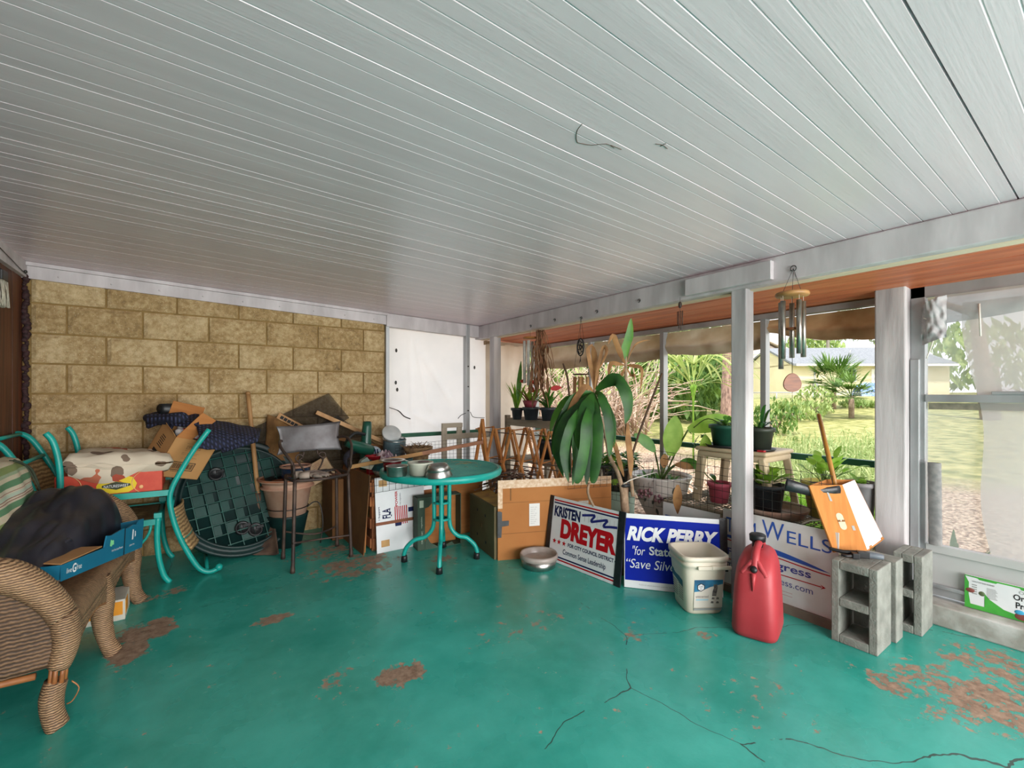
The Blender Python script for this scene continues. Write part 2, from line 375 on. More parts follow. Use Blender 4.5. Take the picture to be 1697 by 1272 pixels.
# ================================================================= THE SETTING
def zc(x): return EYE + .872 - .036 * (x + .9)          # underside of the sloping ceiling
YB, XL, XB = 4.31, -.93, 2.57                            # block wall, house wall, inner face of the beam
def floor_mat():
    m, n, l, b = mat0('worn teal floor paint')
    tc = n.new('ShaderNodeTexCoord')
    def nz(s, d=5, r=.6):
        z = n.new('ShaderNodeTexNoise'); z.inputs['Scale'].default_value = s; z.inputs['Detail'].default_value = d; z.inputs['Roughness'].default_value = r
        l.new(tc.outputs['Object'], z.inputs['Vector']); return z.outputs['Fac']
    def mth(op, a, c=None, d=None):
        k = n.new('ShaderNodeMath'); k.operation = op
        for i, x in enumerate((a, c, d)):
            if x is None: continue
            if isinstance(x, (int, float)): k.inputs[i].default_value = x
            else: l.new(x, k.inputs[i])
        return k.outputs[0]
    big = nz(9, 8, .68); fine = nz(26, 6, .7); mid = nz(1.6, 4)
    acc = None
    # worn places: (pixel of the photo on the floor, half size along x and y in metres, strength)
    for (px, py, rx, ry, st) in ((215, 1068, .11, .26, .34), (262, 1040, .10, .16, .34), (450, 1026, .13, .07, .27), (662, 1118, .13, .10, .33), (590, 935, .36, .28, .24), (530, 915, .3, .2, .2), (735, 925, .16, .1, .2),
                               (1650, 1100, .22, .26, .20), (1560, 1140, .3, .22, .21), (1650, 1165, .28, .2, .25), (1480, 1135, .10, .2, .2), (270, 985, .16, .1, .2), (1055, 1050, .12, .12, .14), (880, 1030, .4, .2, .09), (560, 1130, .1, .14, .13), (1240, 1160, .3, .2, .08), (1170, 1050, .08, .06, .16)):
        p = FL(px, py)
        mp = n.new('ShaderNodeMapping'); mp.vector_type = 'POINT'
        mp.inputs['Location'].default_value = (-p.x / rx, -p.y / ry, 0); mp.inputs['Scale'].default_value = (1 / rx, 1 / ry, 0)
        l.new(tc.outputs['Object'], mp.inputs[0])
        ln = n.new('ShaderNodeVectorMath'); ln.operation = 'LENGTH'; l.new(mp.outputs[0], ln.inputs[0])
        mr = n.new('ShaderNodeMapRange'); mr.interpolation_type = 'SMOOTHSTEP'
        mr.inputs['From Min'].default_value = .35; mr.inputs['From Max'].default_value = 1.25; mr.inputs['To Min'].default_value = st; mr.inputs['To Max'].default_value = 0
        l.new(ln.outputs['Value'], mr.inputs['Value'])
        acc = mr.outputs[0] if acc is None else mth('MAXIMUM', acc, mr.outputs[0])
    s = mth('ADD', mth('MULTIPLY_ADD', mth('SUBTRACT', fine, .5), .75, mth('MULTIPLY_ADD', mth('SUBTRACT', big, .5), .8, .5)), acc)
    wear = n.new('ShaderNodeMapRange'); wear.inputs['From Min'].default_value = .66; wear.inputs['From Max'].default_value = .715; l.new(s, wear.inputs['Value'])
    r1 = n.new('ShaderNodeValToRGB'); l.new(mth('MULTIPLY_ADD', mid, .7, mth('MULTIPLY', big, .3)), r1.inputs[0])
    e = r1.color_ramp.elements; e[0].position = .32; e[0].color = lin((28, 142, 127)); e[1].position = .66; e[1].color = lin((72, 180, 165))
    r2 = n.new('ShaderNodeValToRGB'); l.new(fine, r2.inputs[0])
    e = r2.color_ramp.elements; e[0].position = .35; e[0].color = lin((116, 88, 70)); e[1].position = .68; e[1].color = lin((176, 150, 128))
    mx = n.new('ShaderNodeMix'); mx.data_type = 'RGBA'; l.new(wear.outputs[0], mx.inputs[0]); l.new(r1.outputs[0], mx.inputs[6]); l.new(r2.outputs[0], mx.inputs[7])
    # hairline cracks
    vo = n.new('ShaderNodeTexVoronoi'); vo.feature = 'DISTANCE_TO_EDGE'; vo.inputs['Scale'].default_value = .62
    wv = n.new('ShaderNodeMix'); wv.data_type = 'VECTOR'; wv.inputs[0].default_value = .12
    z3 = n.new('ShaderNodeTexNoise'); z3.inputs['Scale'].default_value = 3; z3.inputs['Detail'].default_value = 4; l.new(tc.outputs['Object'], z3.inputs['Vector'])
    l.new(tc.outputs['Object'], wv.inputs[4]); l.new(z3.outputs['Color'], wv.inputs[5]); l.new(wv.outputs[1], vo.inputs['Vector'])
    ck = mth('LESS_THAN', vo.outputs['Distance'], .0009)
    ck2 = mth('MULTIPLY', ck, mth('GREATER_THAN', mid, .5))
    mx2 = n.new('ShaderNodeMix'); mx2.data_type = 'RGBA'; l.new(ck2, mx2.inputs[0]); l.new(mx.outputs[2], mx2.inputs[6]); mx2.inputs[7].default_value = lin((48, 74, 66))
    l.new(mx2.outputs[2], b.inputs['Base Color'])
    l.new(mth('MULTIPLY_ADD', wear.outputs[0], .42, mth('MULTIPLY_ADD', mid, .22, .16)), b.inputs['Roughness'])
    bp = n.new('ShaderNodeBump'); bp.inputs['Strength'].default_value = .35; bp.inputs['Distance'].default_value = .006
    l.new(mth('SUBTRACT', mth('MULTIPLY', nz(14, 6), .7), mth('MULTIPLY', wear.outputs[0], .25)), bp.inputs['Height']); l.new(bp.outputs[0], b.inputs['Normal'])
    return m
b = MB(); b.lohi((XL - .2, -3.3, -.2), (3.45, 4.5, 0)); fl = b.build('floor', floor_mat()); struct(fl)
# raised strip the garden bench stands on
b = MB(); b.lohi((2.66, .93, 0.0), (3.42, 4.45, .045)); struct(b.build('floor_ledge', mk('bare brown ledge', (128, 112, 98), (104, 90, 78), 6, .85, bump=.3)))

# ceiling of narrow grooved boards running across the porch
CEIL = mk('glossy white ceiling paint', (226, 207, 213), (216, 198, 204), 2.2, .30, bump=.10, bsc=22, st=(.35, 6, 1), spec=.5)
b = MB(); prof = []; y = -3.3; k = 0; rr = random.Random(3)
while y < YB + .02:
    wgt = .092 if k % 2 else .046
    g = rr.choice((.0012, .0016, .003)) if k % 2 else rr.choice((.0008, .0014)); w = .0026
    if abs(y + wgt - .31) < .0235 + .0001: g = .014; w = .003
    lift = rr.uniform(-.0004, .0004)
    prof += [(y, lift), (y + wgt - 2 * w, lift), (y + wgt - w * 1.2, g), (y + wgt - w * .8, g)]
    y += wgt; k += 1
vs_ = []
for (yy, dz) in prof:
    for x in (XL - .1, 2.64): vs_.append((x, yy, zc(x) + dz))
b.add(vs_, [(2 * i, 2 * i + 1, 2 * i + 3, 2 * i + 2) for i in range(len(prof) - 1)])
b.hexa([(XL - .3, -3.3, zc(XL) + .02), (2.64, -3.3, zc(2.64) + .02), (2.64, YB + .1, zc(2.64) + .02), (XL - .3, YB + .1, zc(XL) + .02),
        (XL - .3, -3.3, zc(XL) + .12), (2.64, -3.3, zc(2.64) + .12), (2.64, YB + .1, zc(2.64) + .12), (XL - .3, YB + .1, zc(XL) + .12)])
struct(b.build('ceiling', CEIL))

b = MB()
for L_ in (((965, 205), (957, 215), (955, 228), (957, 236)), ((957, 236), (980, 240), (1005, 238), (1018, 245)), ((1012, 240), (1030, 247)), ((1086, 238), (1098, 240), (1106, 246)), ((1094, 242), (1104, 237))):
    P_ = []
    for (px, py) in L_:
        r_ = ray(px, py); t_ = (.872 - .036 * .9) / (r_.z + .036 * r_.x); q_ = CAM + r_ * t_; P_.append(V((q_.x, q_.y, zc(q_.x) - .0008)))
    b.tube(smooth(P_, 3), .0010, 4)
struct(b.build('trim_paint_crack', M_['twig']))
# split-face block wall
def block_mat():
    m, n, l, bs = mat0('split-face tan block'); bs.inputs['Roughness'].default_value = .95
    tc = n.new('ShaderNodeTexCoord'); g = n.new('ShaderNodeNewGeometry')
    z = n.new('ShaderNodeTexNoise'); z.inputs['Scale'].default_value = 26; z.inputs['Detail'].default_value = 9; z.inputs['Roughness'].default_value = .78
    z2 = n.new('ShaderNodeTexNoise'); z2.inputs['Scale'].default_value = 5; z2.inputs['Detail'].default_value = 3
    vo = n.new('ShaderNodeTexVoronoi'); vo.inputs['Scale'].default_value = 70
    for q in (z, z2, vo): l.new(tc.outputs['Object'], q.inputs['Vector'])
    a = n.new('ShaderNodeMath'); a.operation = 'MULTIPLY_ADD'; l.new(z2.outputs['Fac'], a.inputs[0]); a.inputs[1].default_value = .4; l.new(z.outputs['Fac'], a.inputs[2])
    a3 = n.new('ShaderNodeMath'); a3.operation = 'MULTIPLY_ADD'; l.new(g.outputs['Random Per Island'], a3.inputs[0]); a3.inputs[1].default_value = .10; l.new(a.outputs[0], a3.inputs[2])
    r = n.new('ShaderNodeValToRGB'); e = r.color_ramp.elements
    e[0].position = .48; e[0].color = lin((112, 90, 58)); e[1].position = .92; e[1].color = lin((210, 186, 144))
    k = r.color_ramp.elements.new(.7); k.color = lin((172, 143, 98))
    l.new(a3.outputs[0], r.inputs[0])
    fl_ = n.new('ShaderNodeMath'); fl_.operation = 'LESS_THAN'; l.new(vo.outputs['Distance'], fl_.inputs[0]); fl_.inputs[1].default_value = .13
    mx = n.new('ShaderNodeMix'); mx.data_type = 'RGBA'; l.new(fl_.outputs[0], mx.inputs[0]); l.new(r.outputs[0], mx.inputs[6]); mx.inputs[7].default_value = lin((226, 214, 186))
    l.new(mx.outputs[2], bs.inputs['Base Color'])
    bp = n.new('ShaderNodeBump'); bp.inputs['Strength'].default_value = 1; bp.inputs['Distance'].default_value = .012
    l.new(z.outputs['Fac'], bp.inputs['Height']); l.new(bp.outputs[0], bs.inputs['Normal'])
    return m
b = MB(); b.lohi((XL - .2, YB + .012, -.05), (1.53, YB + .2, 2.04), 1)
cw, ch, jt = .4064, .2032, .0065
for k in range(-6, 4):
    z0, z1 = EYE + k * ch + jt, EYE + (k + 1) * ch - jt
    off = -.5116 + (0 if k % 2 else cw / 2)
    for c in range(-3, 7):
        x0, x1 = max(off + c * cw + jt, XL + .045), min(off + (c + 1) * cw - jt, 1.525)
        if x1 - x0 < .03: continue
        zt = min(z1, zc(x1) - .02)
        if zt - z0 < .02: continue
        nu, nv = max(2, int((x1 - x0) / .022)), max(2, int((zt - z0) / .022))
        def fn(u, v, x0=x0, x1=x1, z0=z0, zt=zt):
            x = x0 + (x1 - x0) * u; z = z0 + (zt - z0) * v
            ed = min(min(u, 1 - u) * (x1 - x0), min(v, 1 - v) * (zt - z0))
            q = V((x * 9, z * 9, 3.1)); d = .010 * noise.noise(q) + .006 * noise.noise(q * 3.1)
            d = (d - .006) * min(1, ed / .02) - (.004 if ed > .001 else 0)
            return V((x, YB + d, z))
        o = len(b.v); b.sheet(fn, nu, nv, 0, False)
        # returns into the joint
        ring = [o + i for i in range(nu + 1)] + [o + j * (nu + 1) + nu for j in range(1, nv + 1)] + [o + nv * (nu + 1) + i for i in range(nu - 1, -1, -1)] + [o + j * (nu + 1) for j in range(nv - 1, 0, -1)]
        q0 = len(b.v); b.v += [(b.v[i][0], YB + .016, b.v[i][2]) for i in ring]
        for i in range(len(ring)):
            j = (i + 1) % len(ring); b.f.append((ring[j], ring[i], q0 + i, q0 + j)); b.m.append(0); b.s.append(False)
struct(b.build('wall_back', [block_mat(), mk('tan mortar', (150, 122, 74), (132, 106, 62), 20, .95, bump=.4)]))

# house wall: dark reddish boards
b = MB(); yy = -3.3; rr = random.Random(5)
while yy < YB:
    b.lohi((XL - .15, yy, 0), (XL + rr.uniform(-.004, .004), min(yy + .186, YB), zc(XL))); yy += .19
b.lohi((XL - .2, -3.3, 0), (XL - .012, YB, zc(XL)), 0)
struct(b.build('wall_left', mk('dark red brown boards', (108, 58, 34), (66, 34, 22), 3, .55, bump=.4, bsc=14, st=(8, 8, .5))))
b = MB(); rr = random.Random(9)                      # ragged foam bead where boards meet blocks
for i in range(150):
    z = i * .0135; b.ball((XL + .022 + rr.uniform(-.008, .008), YB - .018 + rr.uniform(-.008, .006), z), rr.uniform(.010, .022), 6, 4)
struct(b.build('trim_caulk', mk('dark maroon sealant', (60, 32, 34), (40, 24, 26), 40, .8)))

# white trims
b = MB()
def sl(x0, x1, y0, y1, top, bot):     # board that follows the ceiling slope
    b.hexa([(x0, y0, zc(x0) - bot[0]), (x1, y0, zc(x1) - bot[1]), (x1, y1, zc(x1) - bot[1]), (x0, y1, zc(x0) - bot[0]),
            (x0, y0, zc(x0) - top), (x1, y0, zc(x1) - top), (x1, y1, zc(x1) - top), (x0, y1, zc(x0) - top)])
sl(XL, 1.54, YB - .03, YB + .02, .004, (.108, .112)); sl(XL, 1.54, YB - .055, YB - .028, .002, (.026, .026))
for i in range(9): b.ball((-.75 + i * .27, YB - .031, zc(-.75 + i * .27) - .075), (.006, .004, .006), 6, 4)
struct(b.build('trim_1', M_['white_paint']))
b = MB(); b.hexa([(XL, -3.3, zc(XL) - .105), (XL + .03, -3.3, zc(XL) - .105), (XL + .03, YB - .03, zc(XL) - .105), (XL, YB - .03, zc(XL) - .105), (XL, -3.3, zc(XL)), (XL + .03, -3.3, zc(XL)), (XL + .03, YB - .03, zc(XL)), (XL, YB - .03, zc(XL))])
struct(b.build('trim_2', M_['white_paint']))
b = MB(); b.tube(smooth([(XL + .034, 3.2, 2.05), (XL + .036, 3.6, 2.045), (XL + .036, 3.9, 2.02), (XL + .036, 4.1, 2.0), (XL + .036, 4.24, 1.99)]), .0025, 5)
b.ball((XL + .04, 4.2, 2.0), .01, 8, 6)
tag(b.build('wire', M_['wire']), 'thin dark wire stapled along the white trim above the wood boards', 'wire')
b = MB(); sl(1.53, XB + .1, YB - .045, YB + .05, .003, (.13, .128)); struct(b.build('trim_3', M_['white_paint']))
# beam over the open side
b = MB(); b.hexa([(XB, -3.3, 1.812), (XB + .09, -3.3, 1.812), (XB + .09, YB + .04, 1.812), (XB, YB + .04, 1.812), (XB, -3.3, zc(XB) - .006), (XB + .09, -3.3, zc(XB) + .03), (XB + .09, YB + .04, zc(XB) + .03), (XB, YB + .04, zc(XB) - .006)])
rr = random.Random(2)
struct(b.build('beam', M_['white_paint'], bevel=.006))
b = MB(); b.lohi((XB + .055, -3.3, 1.806), (XB + .115, YB, 1.812)); struct(b.build('trim_4', mk('pale unpainted edge', (222, 204, 178), None, rough=.7)))
b = MB(); b.lohi((2.535, 1.17, 1.828), (2.571, 1.69, 1.93)); pl = b.build('trim_5', M_['white_paint'], bevel=.004); struct(pl)
b = MB()
for (px, py) in ((964, 527), (920, 530), (990, 516), (1060, 498), (880, 540)):
    p = AX(px, py, XB); b.tube(arc(p - V((.006, 0, 0)), .011, 0, 5.2, 10, (0, 1, 0), (0, 0, 1)), .0022, 5); b.ball(p, .005, 6, 4)
struct(b.build('trim_hooks', M_['wire']))
# pillars under the beam
def pillar(x, y, s=.089):
    m = MB(); m.lohi((x, y, 0), (x + s, y + s, 1.82)); return struct(m.build('pillar', M_['post_paint'], bevel=.006))
pillar(2.58, 1.326); pillar(2.585, 3.98)
# frame posts of the outer screen line
XO = 3.35
def fpost(n, x0, y0, x1, y1, z0, z1, m='alu'):
    q = MB(); q.lohi((x0, y0, z0), (x1, y1, z1)); return struct(q.build(n, M_[m], bevel=.003))
fpost('pillar_frame', 1.528, YB - .03, 1.562, YB + .05, 0, 1.96, 'alu')
fpost('pillar_frame', 2.41, YB - .05, 2.455, YB + .02, 0, 1.96)
b = MB()
for z in (1.28, 1.02, 1.5): b.lohi((2.425, YB - .056, z), (2.44, YB - .05, z + .012))
struct(b.build('trim_screws', M_['wire']))
for (y, w) in ((4.27, .045), (3.34, .04), (2.46, .042), (1.60, .04)): fpost('pillar_frame', XO, y - w / 2, XO + .06, y + w / 2, .045, 1.75)
b = MB(); b.lohi((XO - .01, -1.2, 1.745), (XO + .06, YB, 1.782)); struct(b.build('trim_6', M_['alu']))
b = MB(); b.lohi((2.66, YB - .05, 1.76), (XO, YB, 1.80)); struct(b.build('trim_7', M_['tarp_tan']))
# green knee rails
b = MB(); b.lohi((XO + .005, .95, .762), (XO + .045, 4.28, .802)); struct(b.build('rail', M_['green_rail'], bevel=.003))
b = MB(); b.lohi((1.56, YB - .02, .772), (2.62, YB + .012, .812)); struct(b.build('rail', M_['green_rail'], bevel=.003))
# red wood soffit over the outer strip
b = MB(); n_ = 6
for i in range(n_):
    x0, x1 = 2.655 + i * .148, 2.655 + (i + 1) * .148 - .006
    z0, z1 = 1.832 - (x0 - 2.655) * .06, 1.832 - (x1 - 2.655) * .06
    b.hexa([(x0, -3.3, z0), (x1, -3.3, z1), (x1, 4.5, z1), (x0, 4.5, z0), (x0, -3.3, z0 + .03), (x1, -3.3, z1 + .03), (x1, 4.5, z1 + .03), (x0, 4.5, z0 + .03)])
struct(b.build('ceiling_soffit', mk('stained red cedar boards', (222, 128, 88), (176, 84, 52), 2.2, .45, bump=.25, bsc=12, st=(9, .7, 9), lo=.3, hi=.72), bevel=.003))
b = MB(); b.hexa([(XL - .4, -3.4, 2.30), (3.75, -3.4, 1.99), (3.75, 4.7, 1.99), (XL - .4, 4.7, 2.30), (XL - .4, -3.4, 2.36), (3.75, -3.4, 2.05), (3.75, 4.7, 2.05), (XL - .4, 4.7, 2.36)]); b.lohi((3.60, -3.4, 1.80), (3.68, 4.7, 2.02))
struct(b.build('roof', mk('grey roofing', (120, 120, 118), None, rough=.9)))
# thick weathered post at the end of the planter strip, and door-side frame
b = MB(); b.lohi((3.19, .765, 0), (3.33, .905, 1.815)); struct(b.build('pillar', M_['post_paint'], bevel=.008))
# low curb and screened panel to the right
b = MB(); b.lohi((3.165, -1.6, 0), (3.42, .80, .108)); struct(b.build('wall_curb', M_['curb'], bevel=.008))
XW = 3.27
w = MB()
w.lohi((XW, .70, .11), (XW + .05, .765, 1.80)); w.lohi((XW - .02, .722, .11), (XW, .762, 1.40)); w.lohi((XW, -1.5, .11), (XW + .05, -1.44, 1.80)); w.lohi((XW, -1.5, 1.735), (XW + .05, .765, 1.80))
w.lohi((XW, -1.5, .125), (XW + .05, .70, .165)); w.lohi((XW - .012, -1.5, .165), (XW + .01, .70, .185))
win = w.build('window_1', M_['alu'], bevel=.004); struct(win)
w = MB(); w.lohi((XW + .012, -1.44, .16), (XW + .03, .70, .375)); w.lohi((XW - .004, -1.44, .352), (XW + .035, .70, .395)); w.build('kick_panel', mk('pale grey metal panel', (190, 190, 188), (178, 178, 176), 3, .45), win, bevel=.003)
w = MB(); w.lohi((XW - .01, -1.44, 1.165), (XW + .04, .70, 1.205)); w.lohi((XW - .016, -1.44, 1.205), (XW - .004, .45, 1.222)); w.build('mid_rail', M_['alu'], win, bevel=.003)
w = MB(); w.lohi((XW + .01, -1.44, 1.125), (XW + .02, .69, 1.160)); w.build('rail_tape', mk('olive webbing', (136, 130, 112), (110, 106, 92), 30, .8), win)
w = MB(); w.sheet(lambda u, v: V((XW + .030, -1.44 + 2.14 * u, .39 + 1.34 * v)), 8, 6)
w.build('screen', mk('fine grey insect screen', (186, 186, 188), None, rough=.8, alpha=.5), win)
def film(u, v):
    z = .385 + 1.30 * v; y1 = .45 + .10 * v + .02 * sin(9 * v)
    return V((XW + .006 + .010 * noise.noise(V((u * 5, v * 4, 2))) + .004 * sin(u * 31 + v * 3), -1.44 + (y1 + 1.44) * u, z))
w = MB(); w.sheet(film, 40, 24); w.build('plastic_film', mk('hazy clear plastic film', (222, 218, 216), None, rough=.45, alpha=.72, trans=.55), win)
def film2(u, v):   # gathered film at the top
    y = -1.44 + 2.1 * u; z = 1.735 - .10 * v - .02 * sin(u * 9) * v - .05 * v * max(0, u - .82) * 5
    return V((XW - .012 - .02 * sin(v * 3.1) - .012 * noise.noise(V((u * 9, v * 3, 7))), y, z))
w = MB(); w.sheet(film2, 50, 6); w.build('film_valance', mk('bunched grey plastic film', (196, 196, 196), (170, 170, 172), 6, .5, alpha=.85, trans=.4), win)
def film3(u, v):   # rolled edge of film by the post
    z = .40 + .44 * v; a = u * 6.3
    return V((XW - .026 + .016 * cos(a), .655 + .004 * v + .028 * sin(a), z))
w = MB(); w.sheet(film3, 14, 6); w.build('rolled_screen', mk('rolled grey screen', (140, 138, 136), (116, 116, 116), 30, .8), win)
w = MB(); w.tube(smooth([(XW - .03, .655, 1.62), (XW - .04, .66, 1.50), (XW - .03, .69, 1.40)]), .003, 6)
w.tube(arc((XW - .035, .665, 1.545), .032, 0, 2 * pi, 20, (0, 1, 0), (0, 0, 1)), .003, 6); w.tube([(XW - .03, .49, 1.665), (XW - .03, .485, 1.50)], .004, 6); w.tube(smooth([(XW - .03, .62, 1.62), (XW - .045, .66, 1.60), (XW - .04, .70, 1.62)]), .003, 6)
w.build('tie_cord', M_['cord'], win)
w = MB(); w.sheet(lambda u, v: V((XW - .03 - .04 * sin(u * pi) * (1 - v * .5) + .02 * noise.noise(V((u * 6, v * 6, 0))), .71 - .10 * u, 1.69 - .22 * v + .04 * u)), 14, 14); w.build('bunched_film', mk('crumpled grey film', (176, 174, 174), (150, 148, 150), 20, .5), win)

# sheets hung on the far side
def sheet_fn(x0, x1, z0, z1, y, seed, amp):
    def fn(u, v):
        x = x0 + (x1 - x0) * u; z = z0 + (z1 - z0) * v
        d = amp * noise.noise(V((x * 2.2 + seed, z * .8 - x * .9, seed))) + amp * .6 * noise.noise(V((x * 5 + z * 2.5, z * 1.3, seed + 4)))
        for (ax, az, bx, bz, wd, h) in ((1.80, 1.75, 1.83, .7, .02, .012), (1.86, 1.75, 2.02, 1.05, .022, .014), (1.94, 1.6, 2.25, 1.15, .03, .012), (1.85, 1.0, 2.3, .75, .025, .010), (1.6, 1.1, 1.83, .92, .016, .012)):
            t = max(0, min(1, ((x - ax) * (bx - ax) + (z - az) * (bz - az)) / ((bx - ax) ** 2 + (bz - az) ** 2)))
            dd = sqrt((x - ax - t * (bx - ax)) ** 2 + (z - az - t * (bz - az)) ** 2)
            d += h * math.exp(-(dd / wd) ** 2)
        return V((x, y + d, z))
    return fn
b = MB(); b.sheet(sheet_fn(1.55, 2.86, .02, 1.9, YB + .03, 1, .010), 70, 70)
tag(b.build('plastic_sheet', M_['tarp']), 'large white plastic sheet hung as a wall beside the tan blocks', 'sheet')
b = MB()
b.sheet(lambda u, v: V((2.66 + .62 * u - .10 * sin(v * pi * .9) * u, YB - .06 + .02 * noise.noise(V((u * 4, v * 3, 3))) + .018 * sin(u * 17 + v * 2), .05 + 1.72 * v)), 26, 30)
tag(b.build('canvas_sheet', mk('cream canvas', (226, 216, 200), (208, 194, 174), 3, .8, trans=.5)), 'cream canvas sheet hanging in the corner behind the black nursery pots', 'sheet')
# little ties and nails on the white sheet
b = MB(); b.tube(smooth([(1.565, YB - .002, 1.075), (1.66, YB - .01, 1.04), (1.72, YB - .005, .985), (1.79, YB + .0, .955)]), [.004] * 4 + [.006] * 9, 6)
b.tube(smooth([(2.40, YB - .055, 1.0), (2.36, YB - .02, .975), (2.33, YB - .01, .94)]), .004, 6); b.tube(smooth([(2.46, YB - .05, 1.01), (2.50, YB - .03, .96), (2.56, YB - .02, .945), (2.66, YB - .02, .94)]), .0035, 6)
for (x, z) in ((1.645, 1.64), (1.64, 1.32), (1.655, 1.25), (2.545, 1.5)): b.ball((x, YB + .005, z), (.012, .008, .02), 6, 5)
tag(b.build('tie_strings', M_['wire']), 'dark tie strings poking through the white plastic sheet', 'string')

# rolled awnings under the outer header
def awning(y0, y1, d0, d1, mat, label, seed, nam='rolled_awning'):
    def fn(u, v):
        y = y0 + (y1 - y0) * u; drop = d0 + (d1 - d0) * u + .03 * sin(u * pi) + .015 * noise.noise(V((u * 5, seed, 0)))
        if v < .45: t = v / .45; return V((XO + .055 - .03 * t + .012 * noise.noise(V((u * 7, v * 5, seed))), y, 1.742 - (drop * .55) * t))
        a = (v - .45) / .55 * 5.2; r = drop * .24
        return V((XO + .02 + r * .8 * (1 - cos(a)) * .9 - .0 + .01 * noise.noise(V((u * 8, v * 4, seed + 2))), y, 1.742 - drop * .55 - r * 1.5 * sin(a * .6) * .95))
    m = MB(); m.sheet(fn, 40, 22); return tag(m.build(nam, mat), label, 'awning', 'rolled awnings along the outer screen line')
awning(3.36, 4.26, .26, .24, M_['tarp_tan'], 'tan rolled canvas awning above the red flowering pots', 1)
awning(2.47, 3.34, .24, .22, M_['tarp_tan'], 'tan rolled canvas awning behind the drooping corn plant', 2)
awning(1.62, 2.46, .22, .20, M_['tarp_tan'], 'tan rolled canvas awning above the green seedling pot on the stool', 3)
awning(.92, 1.60, .22, .10, M_['tarp_brown'], 'frayed brown rolled awning behind the large tubular wind chime', 4)
# brush hanging high on the boards at the far left
p = V((XL, 3.80, 1.86)); t = thing('hanging_brush', 'dirty white bristle brush hanging high on the dark wood boards', 'brush', p)
m = MB(); m.lohi(p + V((.0, -.05, .0)), p + V((.045, .05, .06))); m.build('brush_head', M_['black'], t, bevel=.006)
m = MB(); rr = random.Random(4)
for i in range(90):
    a = p + V((.004 + rr.random() * .04, -.05 + rr.random() * .1, .0)); m.tube([a, a + V((rr.uniform(-.004, .012), rr.uniform(-.012, .012), -.08)), a + V((rr.uniform(0, .012), rr.uniform(-.016, .016), -.15))], .0022, 4)
m.build('bristles', mk('dirty white bristle', (206, 200, 184), (170, 160, 140), 30, .8), t)
# ================================================================= LEFT: SETTEE AND CHAIRS
WK = woven('brown wicker strands', (74, 52, 36), (178, 142, 106), 720, 60, .6, 1.0, 'Z')
WKX = woven('brown wicker strands across', (74, 52, 36), (172, 136, 100), 720, 60, .6, 1.0, 'Y')
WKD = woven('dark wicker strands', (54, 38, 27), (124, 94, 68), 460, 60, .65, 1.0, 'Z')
CANE = mk('cane pole', (170, 110, 62), (136, 84, 46), 12, .5, bump=.2)
st = thing('wicker_settee', 'weathered brown wicker settee with rolled arms against the dark wood boards', 'settee', (-.60, 2.86, 0))
Y0, Y1, XF, XK = 2.27, 3.46, -.33, -.88
m = MB()     # seat deck with rounded front edge
def deck(u, v):
    y = Y0 + .04 + (Y1 - Y0 - .08) * u
    if v < .72: return V((XK + (XF - XK) * v / .72, y, .385 + .006 * noise.noise(V((u * 9, v * 9, 0)))))
    a = (v - .72) / .28 * pi / 2; return V((XF + .05 * sin(a), y, .335 + .05 * cos(a)))
m.sheet(deck, 40, 26); m.build('seat', WKX, st, solid=.02)
def apron(y0, y1):
    q = MB()
    def fn(u, v):
        y = y0 + (y1 - y0) * u; bot = .235 + .055 * (1 - (2 * u - 1) ** 2)
        return V((XF + .05 + .006 * sin(v * 40) * .2, y, .336 + (bot - .336) * v))
    q.sheet(fn, 24, 10); return q.build('apron', WK, st, solid=.018)
apron(Y0 + .05, 2.80); apron(2.80, Y1 - .03)
b_ = MB()
for (y0, y1) in ((Y0 + .05, 2.80), (2.80, Y1 - .03)):
    b_.tube([V((XF + .052, y0 + (y1 - y0) * i / 14, .235 + .055 * (1 - (2 * i / 14 - 1) ** 2))) for i in range(15)], .009, 6)
b_.build('apron_edge', CANE, st)
def leg(pts, rs):
    q = MB(); q.tube(smooth(pts), [r for r in interp(rs, (len(pts) - 1) * 4 + 1)], 12); return q.build('leg', WK, st)
for y in (2.80, 3.40): leg([(XF + .02, y, .36), (XF + .035, y, .26), (XF + .035, y - .004, .16), (XF + .055, y - .01, .06), (XF + .085, y - .015, .0)], (.045, .05, .042, .034, .036))
# near leg, with the wrapping broken away over a hand's width
q = MB(); q.tube(smooth([(XF + .03, 2.30, .40), (XF + .04, 2.30, .30), (XF + .015, 2.30, .215)]), interp((.048, .046, .040), 9), 14); q.build('leg', WK, st)
q = MB(); q.tube(smooth([(XF + .008, 2.30, .165), (XF - .005, 2.295, .11), (XF - .0, 2.29, .05), (XF + .018, 2.285, 0)]), interp((.038, .041, .038, .038), 13), 14); q.build('leg', WK, st)
q = MB()
for (dx, dy) in ((.022, .012), (-.022, .012), (.0, -.026), (.02, -.018), (-.016, -.016)): q.tube([(XF + .016 + dx, 2.30 + dy, .23), (XF + .008 + dx, 2.30 + dy, .15)], .009, 6)
plabel(q.build('bare_poles', CANE, st), 'bare cane poles where the wrapping has come away')
q = MB(); q.tube(smooth([(XF + .06, 2.285, .155), (XF + .085, 2.28, .125), (XF + .065, 2.28, .085), (XF + .045, 2.285, .075)]), .0025, 5); q.build('loose_strand', CANE, st)
for y in (2.32, 3.42): q = MB(); q.tube([(XK - .0, y, .4), (XK, y, 0)], .035, 10); q.build('leg', WKD, st)
